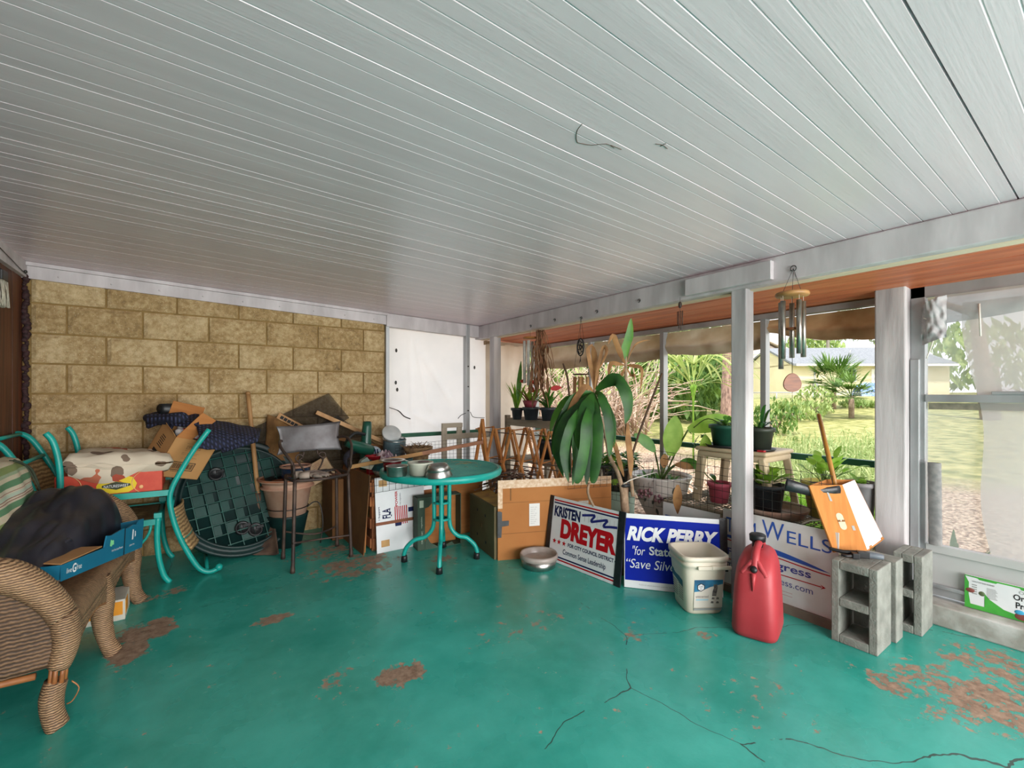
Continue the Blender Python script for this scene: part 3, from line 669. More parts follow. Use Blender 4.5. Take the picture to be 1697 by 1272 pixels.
def arm(y, sgn, top):
    q = MB()
    # rolled arm: fat roll on top running front to back, ending in a scroll that drops to the seat
    path = smooth([(XK, y, top + .0), (-.72, y, top + .008), (-.56, y, top + .004), (-.46, y + .0, top - .022), (-.385, y, top - .075), (-.33, y, top - .14), (XF + .03, y, .40)])
    q.tube(path, interp((.046, .050, .055, .057, .053, .048, .047), len(path)), 16, flat=1.15); q.build('arm_roll', WK, st)
    q = MB()
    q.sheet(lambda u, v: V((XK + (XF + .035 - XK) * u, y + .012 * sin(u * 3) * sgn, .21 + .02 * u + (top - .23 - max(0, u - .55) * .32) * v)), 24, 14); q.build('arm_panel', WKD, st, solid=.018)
arm(2.29, -1, .595); arm(3.44, 1, .63)
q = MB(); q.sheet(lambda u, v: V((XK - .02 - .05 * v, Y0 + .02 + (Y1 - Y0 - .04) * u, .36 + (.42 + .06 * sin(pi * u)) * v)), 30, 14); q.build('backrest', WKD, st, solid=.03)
q = MB(); q.tube([V((XK - .07, Y0 + .02 + (Y1 - Y0 - .04) * i / 16, .78 + .06 * sin(pi * i / 16))) for i in range(17)], .045, 10); q.build('back_roll', WK, st)
q = MB(); q.tube([(XK, 2.29, .215), (XF - .05, 2.285, .205)], .012, 6); q.build('side_rail', CANE, st)

# the seat is deeper at its far end: draw the near end back towards the wall
for o_ in st.o.children:
    for v_ in o_.data.vertices:
        y_ = v_.co.y + 2.86; x_ = v_.co.x - .60
        if x_ > XK: v_.co.x = XK + (x_ - XK) * (1 - .16 * max(-.1, (3.42 - y_) / 1.15)) + .60
# striped back cushion
def stripe_mat():
    m, n, l, b = mat0('green and cream striped canvas'); b.inputs['Roughness'].default_value = .9
    tc = n.new('ShaderNodeTexCoord'); s = n.new('ShaderNodeSeparateXYZ'); l.new(tc.outputs['Object'], s.inputs[0])
    mm = n.new('ShaderNodeMath'); mm.operation = 'MULTIPLY_ADD'; l.new(s.outputs['Z'], mm.inputs[0]); mm.inputs[1].default_value = 4.6; mm.inputs[2].default_value = .1
    fr = n.new('ShaderNodeMath'); fr.operation = 'FRACT'; l.new(mm.outputs[0], fr.inputs[0])
    r = n.new('ShaderNodeValToRGB'); r.color_ramp.interpolation = 'CONSTANT'; l.new(fr.outputs[0], r.inputs[0])
    cs = [(0, (142, 158, 96)), (.13, (222, 208, 178)), (.27, (102, 148, 108)), (.40, (220, 208, 182)), (.44, (150, 84, 72)), (.455, (220, 208, 182)), (.49, (150, 84, 72)), (.505, (196, 212, 190)), (.58, (220, 208, 182)), (.61, (150, 84, 72)), (.625, (220, 208, 182)), (.70, (102, 148, 108)), (.84, (222, 208, 178)), (.93, (168, 184, 150))]
    for i, (p, c) in enumerate(cs):
        e = r.color_ramp.elements[i] if i < 2 else r.color_ramp.elements.new(p)
        e.position = p; e.color = lin(c)
    z = n.new('ShaderNodeTexNoise'); z.inputs['Scale'].default_value = 160; l.new(tc.outputs['Object'], z.inputs['Vector'])
    mx = n.new('ShaderNodeMix'); mx.data_type = 'RGBA'; mx.blend_type = 'MULTIPLY'; mx.inputs[0].default_value = .35; l.new(r.outputs[0], mx.inputs[6]); l.new(z.outputs['Color'], mx.inputs[7]); l.new(mx.outputs[2], b.inputs['Base Color'])
    return m
def cushion(mb, M, sx, sy, sz, seed, m=0, puff=.35, wr=.012, nx=22, ny=22):
    """pillow: local x,y span, z thickness"""
    def side(sg):
        def fn(u, v):
            a, c = 2 * u - 1, 2 * v - 1
            e = max(0, (1 - a ** 6)) ** puff * max(0, (1 - c ** 6)) ** puff
            z = sg * sz / 2 * e + wr * noise.noise(V((a * 2.3 + seed, c * 2.3, sg)))
            k = 1 + .02 * noise.noise(V((a * 2, c * 2, seed)))
            return V((a * sx / 2 * k, c * sy / 2 * k, z))
        return fn
    mb.sheet(side(1), nx, ny, m, True, M); mb.sheet(lambda u, v: side(-1)(1 - u, v), nx, ny, m, True, M)
tc_ = V((-.68, 2.97, .43)); Rm = Matrix.Translation(tc_) @ Matrix.Rotation(radians(-12), 4, 'Y')
cu = thing('striped_cushion', 'green and cream striped cushion leaning against the settee back', 'cushion', M=Rm, world=False)
m = MB(); Mx = basis(V((0, 1, 0)), V((0, 0, 1)), V((1, 0, 0)), (0, 0, .235)); cushion(m, Mx, .74, .48, .17, 3, puff=.3, wr=.025); m.build('cover', stripe_mat(), cu)
m = MB(); m.tube(smooth([(.07, .18, .455), (.10, .24, .40), (.103, .27, .33), (.098, .29, .24), (.10, .295, .12)]), .006, 6); m.tube(smooth([(.06, .16, .46), (.096, .19, .43), (.105, .25, .30), (.10, .29, .17)]), .003, 6); m.build('tie_strap', mk('dark green tie strap', (50, 58, 42), None, rough=.8), cu)

# shallow blue carton tray with a black fabric bag on it
e1, e2 = V((-.424, 2.45, .478)), V((-.232, 3.12, .385)); yA = (e2 - e1).normalized(); xA = V((yA.y, -yA.x, 0)).normalized()
Mt = basis(xA, yA, xA.cross(yA), e1.lerp(e2, .5) - xA * .238) @ Matrix.Scale(.78, 4, (0, 1, 0))
BLU = mk('teal blue printed card', (12, 112, 142), (10, 102, 132), 5, .55); CIN = M_['card_pale']
tr = thing('carton_tray', 'shallow teal-blue printed carton tray on the wicker seat', 'tray', M=Mt, world=False)
m = MB(); m.lohi((-.24, -.46, 0), (.24, .46, .006)); m.build('base', CIN, tr)
def lip(name, axis, prof, at, sgn):
    q = MB(); pts = [(p[0], p[1]) for p in prof]
    Mp = basis(V((0, 1, 0)), UP, V((1, 0, 0)), (at, 0, 0)) if axis == 'x' else basis(V((1, 0, 0)), UP, V((0, -1, 0)), (0, at, 0))
    q.poly(pts, .006, 0, Mp)
    return q.build(name, BLU, tr), Mp
front, Mp = lip('front_wall', 'x', [(-.46, 0), (.46, 0), (.46, .15), (.40, .15), (.36, .13), (.30, .135), (.23, .125), (.17, .13), (.02, .115), (-.03, .12), (-.05, .07), (-.46, .062)], .236, 1)
m = MB(); text_mesh(m, 'live', Mp, (-.42, .022, -.375, .042), 0, .0075); text_mesh(m, 'G', Mp, (-.37, .016, -.335, .052), 0, .0075, bold=.03); text_mesh(m, 'free', Mp, (-.33, .022, -.285, .044), 0, .0075)
text_mesh(m, 'With Plant Based Proteins', Mp, (.03, .038, .17, .048), 0, .0075); text_mesh(m, 'gluten free', Mp, (.26, .03, .33, .042), 0, .0075)
shape(m, Mp, [(.29, .06), (.31, .062), (.312, .11), (.295, .112)], 0, .0075); shape(m, Mp, [(.33, .07), (.345, .075), (.34, .10), (.328, .10)], 0, .0075); m.build('lettering', M_['white_ink'], front)
m = MB(); shape(m, Mp, [(.005, .068), (.03, .064), (.035, .088), (.012, .098)], 0, .0075); shape(m, Mp, [(.028, .07), (.052, .07), (.05, .09), (.033, .092)], 0, .0076); m.build('leaf_mark', mk('lime ink', (130, 214, 150), None), front)
m = MB(); rect(m, Mp, .185, .0, .195, .128, 0, .0078); m.build('fold_line', M_['black_ink'], front)
lip('end_wall', 'y', [(-.24, 0), (.24, 0), (.24, .15), (.1, .13), (-.24, .14)], .46, 1); lip('end_wall', 'y', [(-.24, 0), (.24, 0), (.24, .062), (-.24, .062)], -.454, 1)
q = MB(); q.lohi((-.242, -.46, 0), (-.236, .46, .07)); q.build('back_wall', BLU, tr)
q = MB(); q.slab([(.235, -.45, .062), (.235, -.06, .075), (.15, -.10, .085), (.15, -.42, .07)], (0, 0, 1), .004); q.build('inner_flap', CIN, tr)
bagM = Mt @ Matrix.Translation((-.02, .02, .03)) @ Matrix.Rotation(radians(2), 4, 'Z')
m = MB()
def bagf(u, v):
    a, c = 2 * u - 1, 2 * v - 1
    e = max(0, 1 - abs(a) ** 9) ** .35 * max(0, 1 - abs(c) ** 9) ** .3
    h = (.08 + .24 * min(1, max(0, (c + .9) / 1.5))) * e * (1 - .30 * max(0, a) ** 2)
    w = .020 * noise.noise(V((a * 1.6, c * 2.2, 4))) + .030 * (abs(noise.noise(V((a * 2.6 + c * 1.4, c * 1.6 - a * 1.2, 8)))) - .2)
    return V((a * .165 + .02 + .02 * noise.noise(V((c * 3, 0, 1))), c * .50 - .03, max(.004, h + w * (e + .1))))
m.sheet(bagf, 60, 80); m.sheet(lambda u, v: V(((2 * u - 1) * -.16 + .02, (2 * v - 1) * .5 - .03, .004)), 2, 2)
m.tube(smooth([(.15, -.30, .06), (.17, -.22, .10), (.16, -.12, .07), (.17, -.02, .10), (.12, .06, .12), (.17, .10, .08)]), .010, 7); m.tube(smooth([(.08, .1, .22), (.12, .0, .18), (.05, -.1, .16)]), .007, 6)
o = m.build('folded_bag', mk('black nylon fabric', (24, 24, 30), (40, 40, 50), 6, .42, bump=.3, bsc=14)); o.o.matrix_world = bagM
tag(o, 'folded black nylon bag lying in the blue carton tray', 'bag')
# small carton under the settee
p = V((-.42, 3.27, 0)); t = thing('carton', 'orange and white carton on the floor under the wicker settee', 'carton', p)
m = MB(); m.lohi(p + V((-.12, -.10, 0)), p + V((.12, .12, .11))); m.build('body', M_['white_plastic'], t, bevel=.002)
m = MB(); m.lohi(p + V((.1201, -.09, .03)), p + V((.122, .0, .10))); m.lohi(p + V((-.11, -.102, .03)), p + V((.11, -.1001, .10))); m.build('printed_panel', mk('orange print', (226, 146, 30), None), t)

# ---------------------------------------------------------------- teal chairs
CW = woven('tan woven cane', (120, 92, 58), (198, 164, 116), 260, 90, .75, .7, 'Z')
def teal_chair(label, M, group, brace=True):
    t = thing('metal_chair', label, 'chair', M=M, world=False, group=group)
    wY = .27; T = M_['teal']
    rear = smooth([(-.20, 0, 0), (-.12, 0, .13), (-.05, 0, .27), (0, 0, .40), (-.005, 0, .52), (-.05, 0, .69), (-.115, 0, .84), (-.165, 0, .925), (-.215, 0, .955), (-.262, 0, .945)], 4)
    for s in (-1, 1):
        q = MB(); q.tube([V((p.x, s * wY, p.z)) for p in rear], .0165, 9); q.ball((-.27, s * wY, .935), .024, 10, 7); q.build('back_post', T, t)
        q = MB(); q.tube(smooth([(.575, s * wY, .0), (.545, s * wY, .05), (.52, s * wY, .16), (.51, s * wY, .30), (.515, s * wY, .43)]), .0165, 9); q.box((.515, s * wY, .44), (.04, .036, .03)); q.build('front_leg', T, t)
        q = MB(); q.bar((0, s * wY, .40), (.515, s * wY, .40), .02, .036); q.build('side_rail', T, t)
        if brace: q = MB(); q.tube(arc((.33, s * wY, .385), .15, pi, 1.5 * pi, 8, (-1, 0, 0), (0, 0, 1)), .009, 6); q.build('brace', T, t)
    for (x, z, nm) in ((.515, .40, 'front_rail'), (0, .40, 'rear_rail'), (-.205, .952, 'crest_rail'), (-.10, .81, 'top_rail'), (-.005, .50, 'lower_rail')):
        q = MB(); q.tube([(x, -wY, z), (x, wY, z)], .012 if nm != 'front_rail' else .016, 8); q.build(nm, T, t)
    q = MB()
    q.sheet(lambda u, v: V((-.012 - .105 * v ** 1.7 - .05 * sin(pi * u) * (1 - .2 * v), (2 * u - 1) * .235, .515 + .285 * v)), 14, 14); q.build('wicker_back', CW, t, solid=.012)
    q = MB()
    for zz in (.58, .72):
        q.tube([V((-.016 - .105 * ((zz - .515) / .285) ** 1.7 - .052 * sin(pi * i / 12) + .012, (2 * i / 12 - 1) * .27, zz)) for i in range(13)], .006, 6)
    q.build('back_hoop', T, t)
    q = MB(); q.sheet(lambda u, v: V((.02 + .48 * u, (2 * v - 1) * .25, .405 - .012 * sin(pi * u) * sin(pi * v))), 10, 10); q.build('wicker_seat', CW, t, solid=.014)
    return t
teal_chair('teal metal chair standing upright with scrolled back beside the striped cushion', Matrix.Translation((-.70, 3.90, 0)), 'teal metal chairs')
Rb = Matrix.Translation((-.115, 3.905, .975)) @ Matrix.Rotation(pi, 4, 'Y') @ Matrix.Rotation(radians(1), 4, 'Y')
teal_chair('teal metal chair turned upside down on the other, its legs in the air', Rb, 'teal metal chairs', False)

# red printed carton and floral cushion on the upturned chair
zb = .59
t = thing('fruit_carton', 'flat red printed fruit carton with a yellow label on the upturned chair', 'carton', (-.41, 3.84, zb))
RED = mk('red printed card', (196, 58, 34), (206, 72, 44), 20, .55)
m = MB(); m.lohi((-.66, 3.66, zb), (-.165, 4.06, zb + .135)); m.build('body', RED, t, bevel=.003)
Mp = basis(V((1, 0, 0)), UP, V((0, -1, 0)), (-.66, 3.658, zb))
m = MB(); shape(m, Mp, [(.20, .01), (.33, .01), (.36, .03), (.37, .06), (.35, .10), (.31, .115), (.25, .115), (.20, .10), (.18, .06), (.185, .03)], 0, .001); m.build('yellow_label', mk('yellow ink', (226, 196, 20), None), t)
m = MB(); text_mesh(m, 'NATURESWEET', Mp, (.215, .045, .33, .062), 0, .003); m.build('lettering', M_['white_ink'], t)
m = MB(); shape(m, Mp, [(.205, .05), (.272, .03), (.34, .05), (.338, .062), (.272, .08), (.207, .062)], 0, .002); m.build('label_oval', mk('dark olive ink', (50, 56, 30), None), t)
m = MB(); shape(m, Mp, [(.24, .072), (.272, .092), (.304, .072), (.272, .082)], 0, .0025); m.build('label_roof', M_['red_ink'], t)
m = MB()
for cx in (.0, .46):
    m.tube([Mp @ V((cx + .115 * cos(a) * (1 if cx < .2 else -1), .065 + .085 * sin(a), .001)) for a in [(-1.0 + i * .2) for i in range(11)]], .0025, 4)
for (x, y, r) in ((.13, .05, .014), (.165, .03, .012), (.39, .035, .012)): m.ball(Mp @ V((x, y, 0)), (r, .003, r), 8, 5)
m.build('print_lines', mk('pale orange ink', (232, 176, 120), None), t)
def floral_mat():
    m, n, l, b = mat0('floral cushion cloth'); b.inputs['Roughness'].default_value = .9
    tc = n.new('ShaderNodeTexCoord'); z = n.new('ShaderNodeTexNoise'); z.inputs['Scale'].default_value = 8; z.inputs['Detail'].default_value = 2.5
    v = n.new('ShaderNodeTexVoronoi'); v.inputs['Scale'].default_value = 9; v.inputs['Randomness'].default_value = 1
    mxv = n.new('ShaderNodeMix'); mxv.data_type = 'VECTOR'; mxv.inputs[0].default_value = .10; l.new(tc.outputs['Object'], z.inputs['Vector']); l.new(tc.outputs['Object'], mxv.inputs[4]); l.new(z.outputs['Color'], mxv.inputs[5]); l.new(mxv.outputs[1], v.inputs['Vector'])
    ra = n.new('ShaderNodeValToRGB'); ra.color_ramp.interpolation = 'CONSTANT'; l.new(v.outputs['Color'], ra.inputs[0])
    for i, (p, c) in enumerate(((0, (172, 78, 58)), (.35, (124, 104, 88)), (.6, (190, 108, 80)), (.8, (222, 210, 190)))):
        e = ra.color_ramp.elements[i] if i < 2 else ra.color_ramp.elements.new(p)
        e.position = p; e.color = lin(c)
    lt = n.new('ShaderNodeMath'); lt.operation = 'LESS_THAN'; l.new(v.outputs['Distance'], lt.inputs[0]); lt.inputs[1].default_value = .40
    mx = n.new('ShaderNodeMix'); mx.data_type = 'RGBA'; l.new(lt.outputs[0], mx.inputs[0]); mx.inputs[6].default_value = lin((214, 200, 178)); l.new(ra.outputs[0], mx.inputs[7]); l.new(mx.outputs[2], b.inputs['Base Color'])
    return m
m = MB(); cushion(m, Matrix.Translation((-.37, 3.86, zb + .185)) @ Matrix.Rotation(radians(4), 4, 'Y'), .52, .46, .13, 9, puff=.35, wr=.03)
def drape(u, v): return V((-.60 + .40 * u, 3.66 - .018 * sin(v * 3) - .01, zb + .20 - .125 * v * (.35 + .65 * sin(u * 2.6 + .5) ** 2)))
m.sheet(drape, 20, 8); o = m.build('floral_cushion', floral_mat(), o=(-.37, 3.86, zb + .13)); tag(o, 'floral cushion in cream, rust and grey on top of the red carton', 'cushion')

# tilted open carton
Mb = basis(CR, CF, UP, AD(253, 788, 2.985)) @ Matrix.Rotation(radians(31), 4, 'Y') @ Matrix.Rotation(radians(60), 4, 'Z')
# local: x to the right along the wide face, y into depth, z along the tilted upright edge
t = thing('cardboard_carton', 'open brown carton with black printed bar code, tilted between the chair legs', 'carton', M=Mb, world=False)
LX, LY, LZ = .285, .22, .30; CB = mk('tan carton board', (190, 142, 90), (178, 130, 78), 3, .85); CBI = M_['card']
m = MB(); m.lohi((0, 0, 0), (LX, LY, .004)); m.lohi((0, 0, 0), (LX, .004, LZ)); m.lohi((0, LY - .004, 0), (LX, LY, LZ)); m.lohi((0, 0, 0), (.004, LY, LZ)); m.lohi((LX - .004, 0, 0), (LX, LY, LZ)); m.build('body', CB, t)
m = MB(); m.slab([(.0, .02, LZ), (0, LY - .02, LZ), (-.02, LY - .02, LZ + .02), (-.02, .02, LZ + .02)], (1, 0, 0), .004); m.build('flap', CB, t)
m = MB(); m.slab([(.01, LY, LZ), (LX - .06, LY, LZ), (LX - .06, LY + .05, LZ + .14), (.01, LY + .05, LZ + .14)], (0, 1, 0), .004); m.build('flap', CBI, t)
m = MB(); m.slab([(.0, .0, LZ), (.10, -.0, LZ), (.24, .10, LZ + .13), (.14, .12, LZ + .16)], (0, -1, .2), .004); m.build('flap', CBI, t)
Mp = basis(V((1, 0, 0)), UP, V((0, -1, 0)), (0, 0, 0)); Mq = basis(V((0, -1, 0)), UP, V((-1, 0, 0)), (0, LY, 0))
m = MB()
def frame_lines(x0, y0, x1, y1, w):
    for r_ in ((x0, y0, x1, y0 + w), (x0, y1 - w, x1, y1), (x0, y0, x0 + w, y1), (x1 - w, y0, x1, y1)): rect(m, Mp, *r_, 0, .001)
frame_lines(.05, .06, .215, .125, .005); rr = random.Random(6); x = .062
while x < .205: w = rr.choice((.0015, .003, .0045)); rect(m, Mp, x, .072, x + w, .114, 0, .001); x += w + rr.choice((.0018, .003))
for (y, x0, x1) in ((.15, .10, .16), (.158, .12, .2), (.182, .09, .19), (.193, .09, .2), (.21, .10, .18), (.265, .09, .17)): text_mesh(m, 'store in a cool dry place', Mp, (x0, y, x1, y + .006), 0, .001)
frame_lines(.10, .225, .19, .25, .002); text_mesh(m, 'APPROVED', Mp, (.11, .232, .18, .244), 0, .001); text_mesh(m, '38000 5', Mp, (.08, .047, .16, .056), 0, .001)
rect(m, Mq, .05, .06, .12, .13, 0, .001)
for i, y in enumerate((.16, .175, .19, .205, .22, .235)): rect(m, Mq, .06 + .005 * (i % 3), y, .13 - .004 * (i % 2), y + .006, 0, .001)
rect(m, Mq, .04, .035, .075, .045, 0, .001); m.build('printing', M_['black_ink'], t)
m = MB(); rr = random.Random(12)
for i in range(4): m.ball((.09 + .05 * i, .10 + .03 * (i % 2), LZ - .005), (.05, .06, .035), 14, 9, 0, None, .6, i)
o = m.build('plastic_bag', mk('white and red plastic bag', (224, 218, 216), (190, 30, 40), 9, .35, lo=.5, hi=.58)); o.o.matrix_world = Mb; tag(o, 'crumpled white and red plastic bag inside the tilted carton', 'bag')

# navy quilted mat over the lid and the chair legs
def bil(q, u, v): return (q[0] * (1 - u) + q[1] * u) * (1 - v) + (q[3] * (1 - u) + q[2] * u) * v
QM = mk('navy quilted fabric', (20, 24, 48), (44, 48, 80), 22, .8)
def quilt_mat():
    m, n, l, b = mat0('navy quilted blanket'); b.inputs['Roughness'].default_value = .85
    tc = n.new('ShaderNodeTexCoord'); w = []
    for ax in ('DIAGONAL', 'X'):
        k = n.new('ShaderNodeTexWave'); k.bands_direction = ax; k.inputs['Scale'].default_value = 14; l.new(tc.outputs['Object'], k.inputs['Vector']); w.append(k.outputs['Fac'])
    a = n.new('ShaderNodeMath'); a.operation = 'MULTIPLY'; l.new(w[0], a.inputs[0]); l.new(w[1], a.inputs[1])
    r = n.new('ShaderNodeValToRGB'); r.color_ramp.elements[0].color = lin((16, 18, 36)); r.color_ramp.elements[1].color = lin((64, 70, 104)); l.new(a.outputs[0], r.inputs[0]); l.new(r.outputs[0], b.inputs['Base Color'])
    bp = n.new('ShaderNodeBump'); bp.inputs['Strength'].default_value = .8; bp.inputs['Distance'].default_value = .01; l.new(a.outputs[0], bp.inputs['Height']); l.new(bp.outputs[0], b.inputs['Normal']); return m
QM = quilt_mat()
m = MB()
q1 = [AD(318, 688, 3.30), AD(428, 712, 3.42), AD(424, 728, 3.20), AD(330, 722, 3.02)]
q2 = [AD(330, 722, 3.02), AD(424, 728, 3.20), AD(368, 746, 3.06), AD(326, 742, 2.98)]
q3 = [AD(240, 683, 3.22), AD(330, 688, 3.28), AD(330, 706, 3.1), AD(244, 702, 3.1)]
for i, q in enumerate((q1, q2, q3)):
    m.sheet(lambda u, v, q=q, i=i: bil(q, u, v) + UP * (.016 * sin(pi * v) + .012 * noise.noise(V((u * 4, v * 3, i))) - (.03 * (1 - sin(pi * min(1, u * 2)) if u < .5 else 0) if i == 2 else 0)), 26, 12)
m.tube([q1[1], q1[2], q2[2]], .012, 6)
m.tube(smooth([AD(244, 692, 3.12), AD(275, 694, 3.08), AD(305, 690, 3.06)]), [.02, .026, .03, .03, .03, .03, .03, .028, .02], 10)
o = m.build('quilted_blanket', QM, o=AD(340, 715, 3.2), solid=.018); tag(o, 'navy quilted moving blanket draped over the green disc and carton', 'blanket')
p = AD(300, 676, 3.25); m = MB(); m.tube([p + V((0, 0, -.04)), p, p + CF * -.16 + CR * -.02], .036, 14); tag(m.build('foam_roll', M_['black'], o=p), 'short black foam roll poking up behind the tilted carton', 'roll')

# ---------------------------------------------------------------- green moulded lid leaning on the wall
c = V((.30, 4.03, .42)); nrm = V((.10, -.91, .42)).normalized(); xx = UP.cross(nrm).normalized(); yy = nrm.cross(xx)
Ml = basis(xx, yy, nrm, c) @ Matrix.Rotation(radians(8), 4, 'Z'); R = .425
t = thing('tank_lid', 'large round dark green plastic lid with ribbed face leaning on the block wall', 'lid', M=Ml, world=False)
m = MB(); m.lathe([(0, -.02), (R, -.02), (R + .025, -.014), (R + .025, .012), (R + .008, .02), (R - .004, .006), (R - .03, .006), (R - .034, .03), (R - .05, .03), (R - .055, .0), (0, .0)], 64); m.build('disc', M_['lid_dark'], t)
m = MB(); r_ = R - .055
for i in range(-4, 5):
    y = i * .083; h = sqrt(max(0, r_ * r_ - y * y)); m.lohi((-h, y - .003, 0), (h, y + .003, .022))
for i in range(-4, 5):
    x = i * .083 + .02
    if abs(x) > r_: continue
    h = sqrt(r_ * r_ - x * x); m.lohi((x - .003, -h, 0), (x + .003, h, .02))
m.build('ribs', mk('green rib plastic', (28, 82, 73), (18, 62, 56), 5, .45), t)
m = MB(); rr = random.Random(3)
for i in range(-4, 4):
    for j in range(-4, 4):
        x0, y0 = i * .083 + .02 + .006, j * .083 + .006
        if max(abs(x0), abs(x0 + .07)) ** 2 + max(abs(y0), abs(y0 + .07)) ** 2 < r_ * r_ and (j in (-1, 0, -3, 2, 1) or i % 2): m.lohi((x0, y0, 0), (x0 + .066 * (.7 if (i + j) % 3 == 0 else 1), y0 + .071, .010))
m.build('panels', M_['lid_green'], t)
for (x, y) in ((-.13, .21), (.03, -.28), (-.05, -.24)):
    q = MB(); q.lathe([(.05, 0), (.05, .03), (.04, .034), (.034, .02), (0, .02)], 20, 0, Matrix.Translation((x, y, 0))); q.box((x + .03, y + .01, .03), (.05, .02, .02)); q.build('boss', M_['black'], t)

# shovel
b0 = FL(437, 912); tipw = AY(411, 652, 4.235); sk = b0 + (tipw - b0) * .16
t = thing('shovel', 'square rusty shovel with a long pale wooden handle leaning on the block wall', 'shovel', FL(437, 922))
ax_ = (tipw - sk).normalized()
m = MB(); m.tube(smooth([sk + ax_ * .15, sk + ax_ * .45, tipw]), .0175, 10); m.ball(tipw, .019, 10, 7); m.build('handle', M_['handle_wood'], t)
RU = mk('rusty brown steel', (116, 92, 76), (76, 60, 52), 12, .75, metal=.3, bump=.5, bsc=50)
m = MB(); m.tube(smooth([sk - ax_ * .01 + CF * -.01, sk + ax_ * .06, sk + ax_ * .24]), [.024] * 5 + [.021] * 4, 10); m.build('socket', RU, t)
m = MB(); fb = FL(437, 922) + UP * .004; upb = (sk - fb); 
def blade(u, v):
    a = 2 * u - 1; w = .112 * (1 - .04 * v) ; rnd = .018 * (abs(a) ** 4) * (1 - v)
    return fb + CR * (a * w) + upb * (v * .98) + CF * (.022 * (1 - a * a) * 1.0) + UP * (rnd + (-.012 * abs(a) ** 3 if v > .95 else 0))
m.sheet(blade, 16, 10); m.build('blade', RU, t, solid=.005)

# loose insect screens leaning on the wall
SCR = mk('dark insect screen', (40, 36, 32), None, rough=.9, alpha=.66)
for lab, pts, yv in (('wide dark insect screen leaning on the blocks above the blanket', ((398, 718), (545, 651), (579, 692), (470, 762)), 4.245), ('second dark insect screen behind the raw plank', ((455, 735), (560, 688), (640, 748), (560, 800)), 4.262)):
    P = [AY(px, py, yv + .0) for (px, py) in pts]; P = [p - V((0, (1.0 - p.z) * .10, 0)) if False else p for p in P]
    m = MB(); m.sheet(lambda u, v, P=P: bil(P, u, v) + V((0, .004 * noise.noise(V((u * 4, v * 4, 1))), 0)), 12, 8); tag(m.build('insect_screen', SCR, o=P[3]), lab, 'screen')
# ================================================================= MIDDLE: RUSTY CHAIR, POTS, PILE, TABLE
S = M_
# rusted iron patio chair on tall legs
t = thing('iron_chair', 'rusted iron chair with a sheet-metal back, scrolled arms and lattice seat', 'chair', (.73, 3.5, 0))
FLg, FRg, BLg, BRg = V((.545, 3.33, 0)), V((.955, 3.42, 0)), V((.535, 3.66, 0)), V((.93, 3.72, 0)); zs = .612
R_ = S['rust']
def rleg(foot, top):
    q = MB(); q.tube(smooth([foot + UP * .004, foot.lerp(top, .5), top]), .0125, 8); q.lathe([(.016, 0), (.016, .02), (.013, .05)], 10, 0, Matrix.Translation(foot)); q.build('leg', R_, t)
tops = [V((.565, 3.37, zs)), V((.94, 3.44, zs)), V((.55, 3.64, zs)), V((.92, 3.70, zs))]
for f, p in zip((FLg, FRg, BLg, BRg), tops): rleg(f, p)
def seatpt(u, v): return tops[0] * (1 - u) * (1 - v) + tops[1] * u * (1 - v) + tops[2] * (1 - u) * v + tops[3] * u * v
m = MB(); rim = []
for i in range(12): rim.append(seatpt(i / 12, 0) + (V((0, -.055 * sin(pi * i / 12), 0))))
for i in range(6): rim.append(seatpt(1, i / 6) + V((.02 * sin(pi * i / 6), 0, 0)))
for i in range(12): rim.append(seatpt(1 - i / 12, 1))
for i in range(6): rim.append(seatpt(0, 1 - i / 6) - V((.02 * sin(pi * i / 6), 0, 0)))
m.tube(rim, .011, 7, closed=True)
m.build('seat_rim', R_, t)
m = MB(); RS = mk('reddish rust strap', (140, 92, 72), (96, 70, 60), 12, .7, metal=.3)
for i in range(1, 7): u = i / 7; m.bar(seatpt(u, -.12 * sin(pi * u)), seatpt(min(1, u + .12), 1), .016, .004); m.bar(seatpt(u, -.12 * sin(pi * u)), seatpt(max(0, u - .2), 1), .016, .004)
m.build('lattice', RS, t)
m = MB(); bl, br = V((.52, 3.69, 0)), V((.955, 3.76, 0))
def backf(u, v):
    p = bl * (1 - u) + br * u; c = (2 * u - 1)
    return V((p.x + (c * .022 * (2 * v - 1) ** 2), p.y + .05 * (1 - c * c) + .03 * v, .765 + .19 * v + (.012 * c * c * (1 if v > .5 else -.6) + .02 * u * (v))))
m.sheet(backf, 18, 10); m.build('back_plate', S['rust_sheet'], t, solid=.006)
for (p0, s) in ((V((.545, 3.66, 0)), 1), (V((.93, 3.72, 0)), -1)):
    m = MB(); zt = .62
    m.tube(smooth([p0 + UP * .77 + V((s * .14, .05, 0)), p0 + UP * .73 + V((s * .13, .04, 0)), p0 + UP * .70 + V((s * .10, .03, 0)), p0 + UP * .655 + V((s * .12, .0, 0)), p0 + UP * .62 + V((s * .14, 0, 0))]), .007, 6)
    m.tube(arc(p0 + UP * .725 + V((s * .105, .03, 0)), .026, 0, 5.0, 12, (s, 0, 0), UP), .006, 6); m.build('scroll', R_, t)
for (b0_, f0, s) in ((V((.53, 3.69, .86)), V((.565, 3.38, .62)), -1), (V((.95, 3.76, .86)), V((.935, 3.44, .62)), 1)):
    m = MB(); m.tube(smooth([b0_, b0_ + V((s * .03, -.12, .01)), b0_ + V((s * .035, -.24, -.03)), f0 + V((s * .02, -.02, .12)), f0 + V((s * .005, -.02, .03)), f0]), .010, 7)
    m.tube(arc(f0 + V((s * .012, -.01, .075)), .035, pi / 2, 2.3 * pi, 14, (0, 1, 0), UP), .009, 6); m.build('arm', R_, t)
m = MB(); m.tube(smooth([FLg + UP * .20, V((.75, 3.45, .16)), FRg + UP * .16]), .007, 6); m.tube(smooth([BLg + UP * .2, V((.74, 3.6, .16)), BRg + UP * .16]), .007, 6)
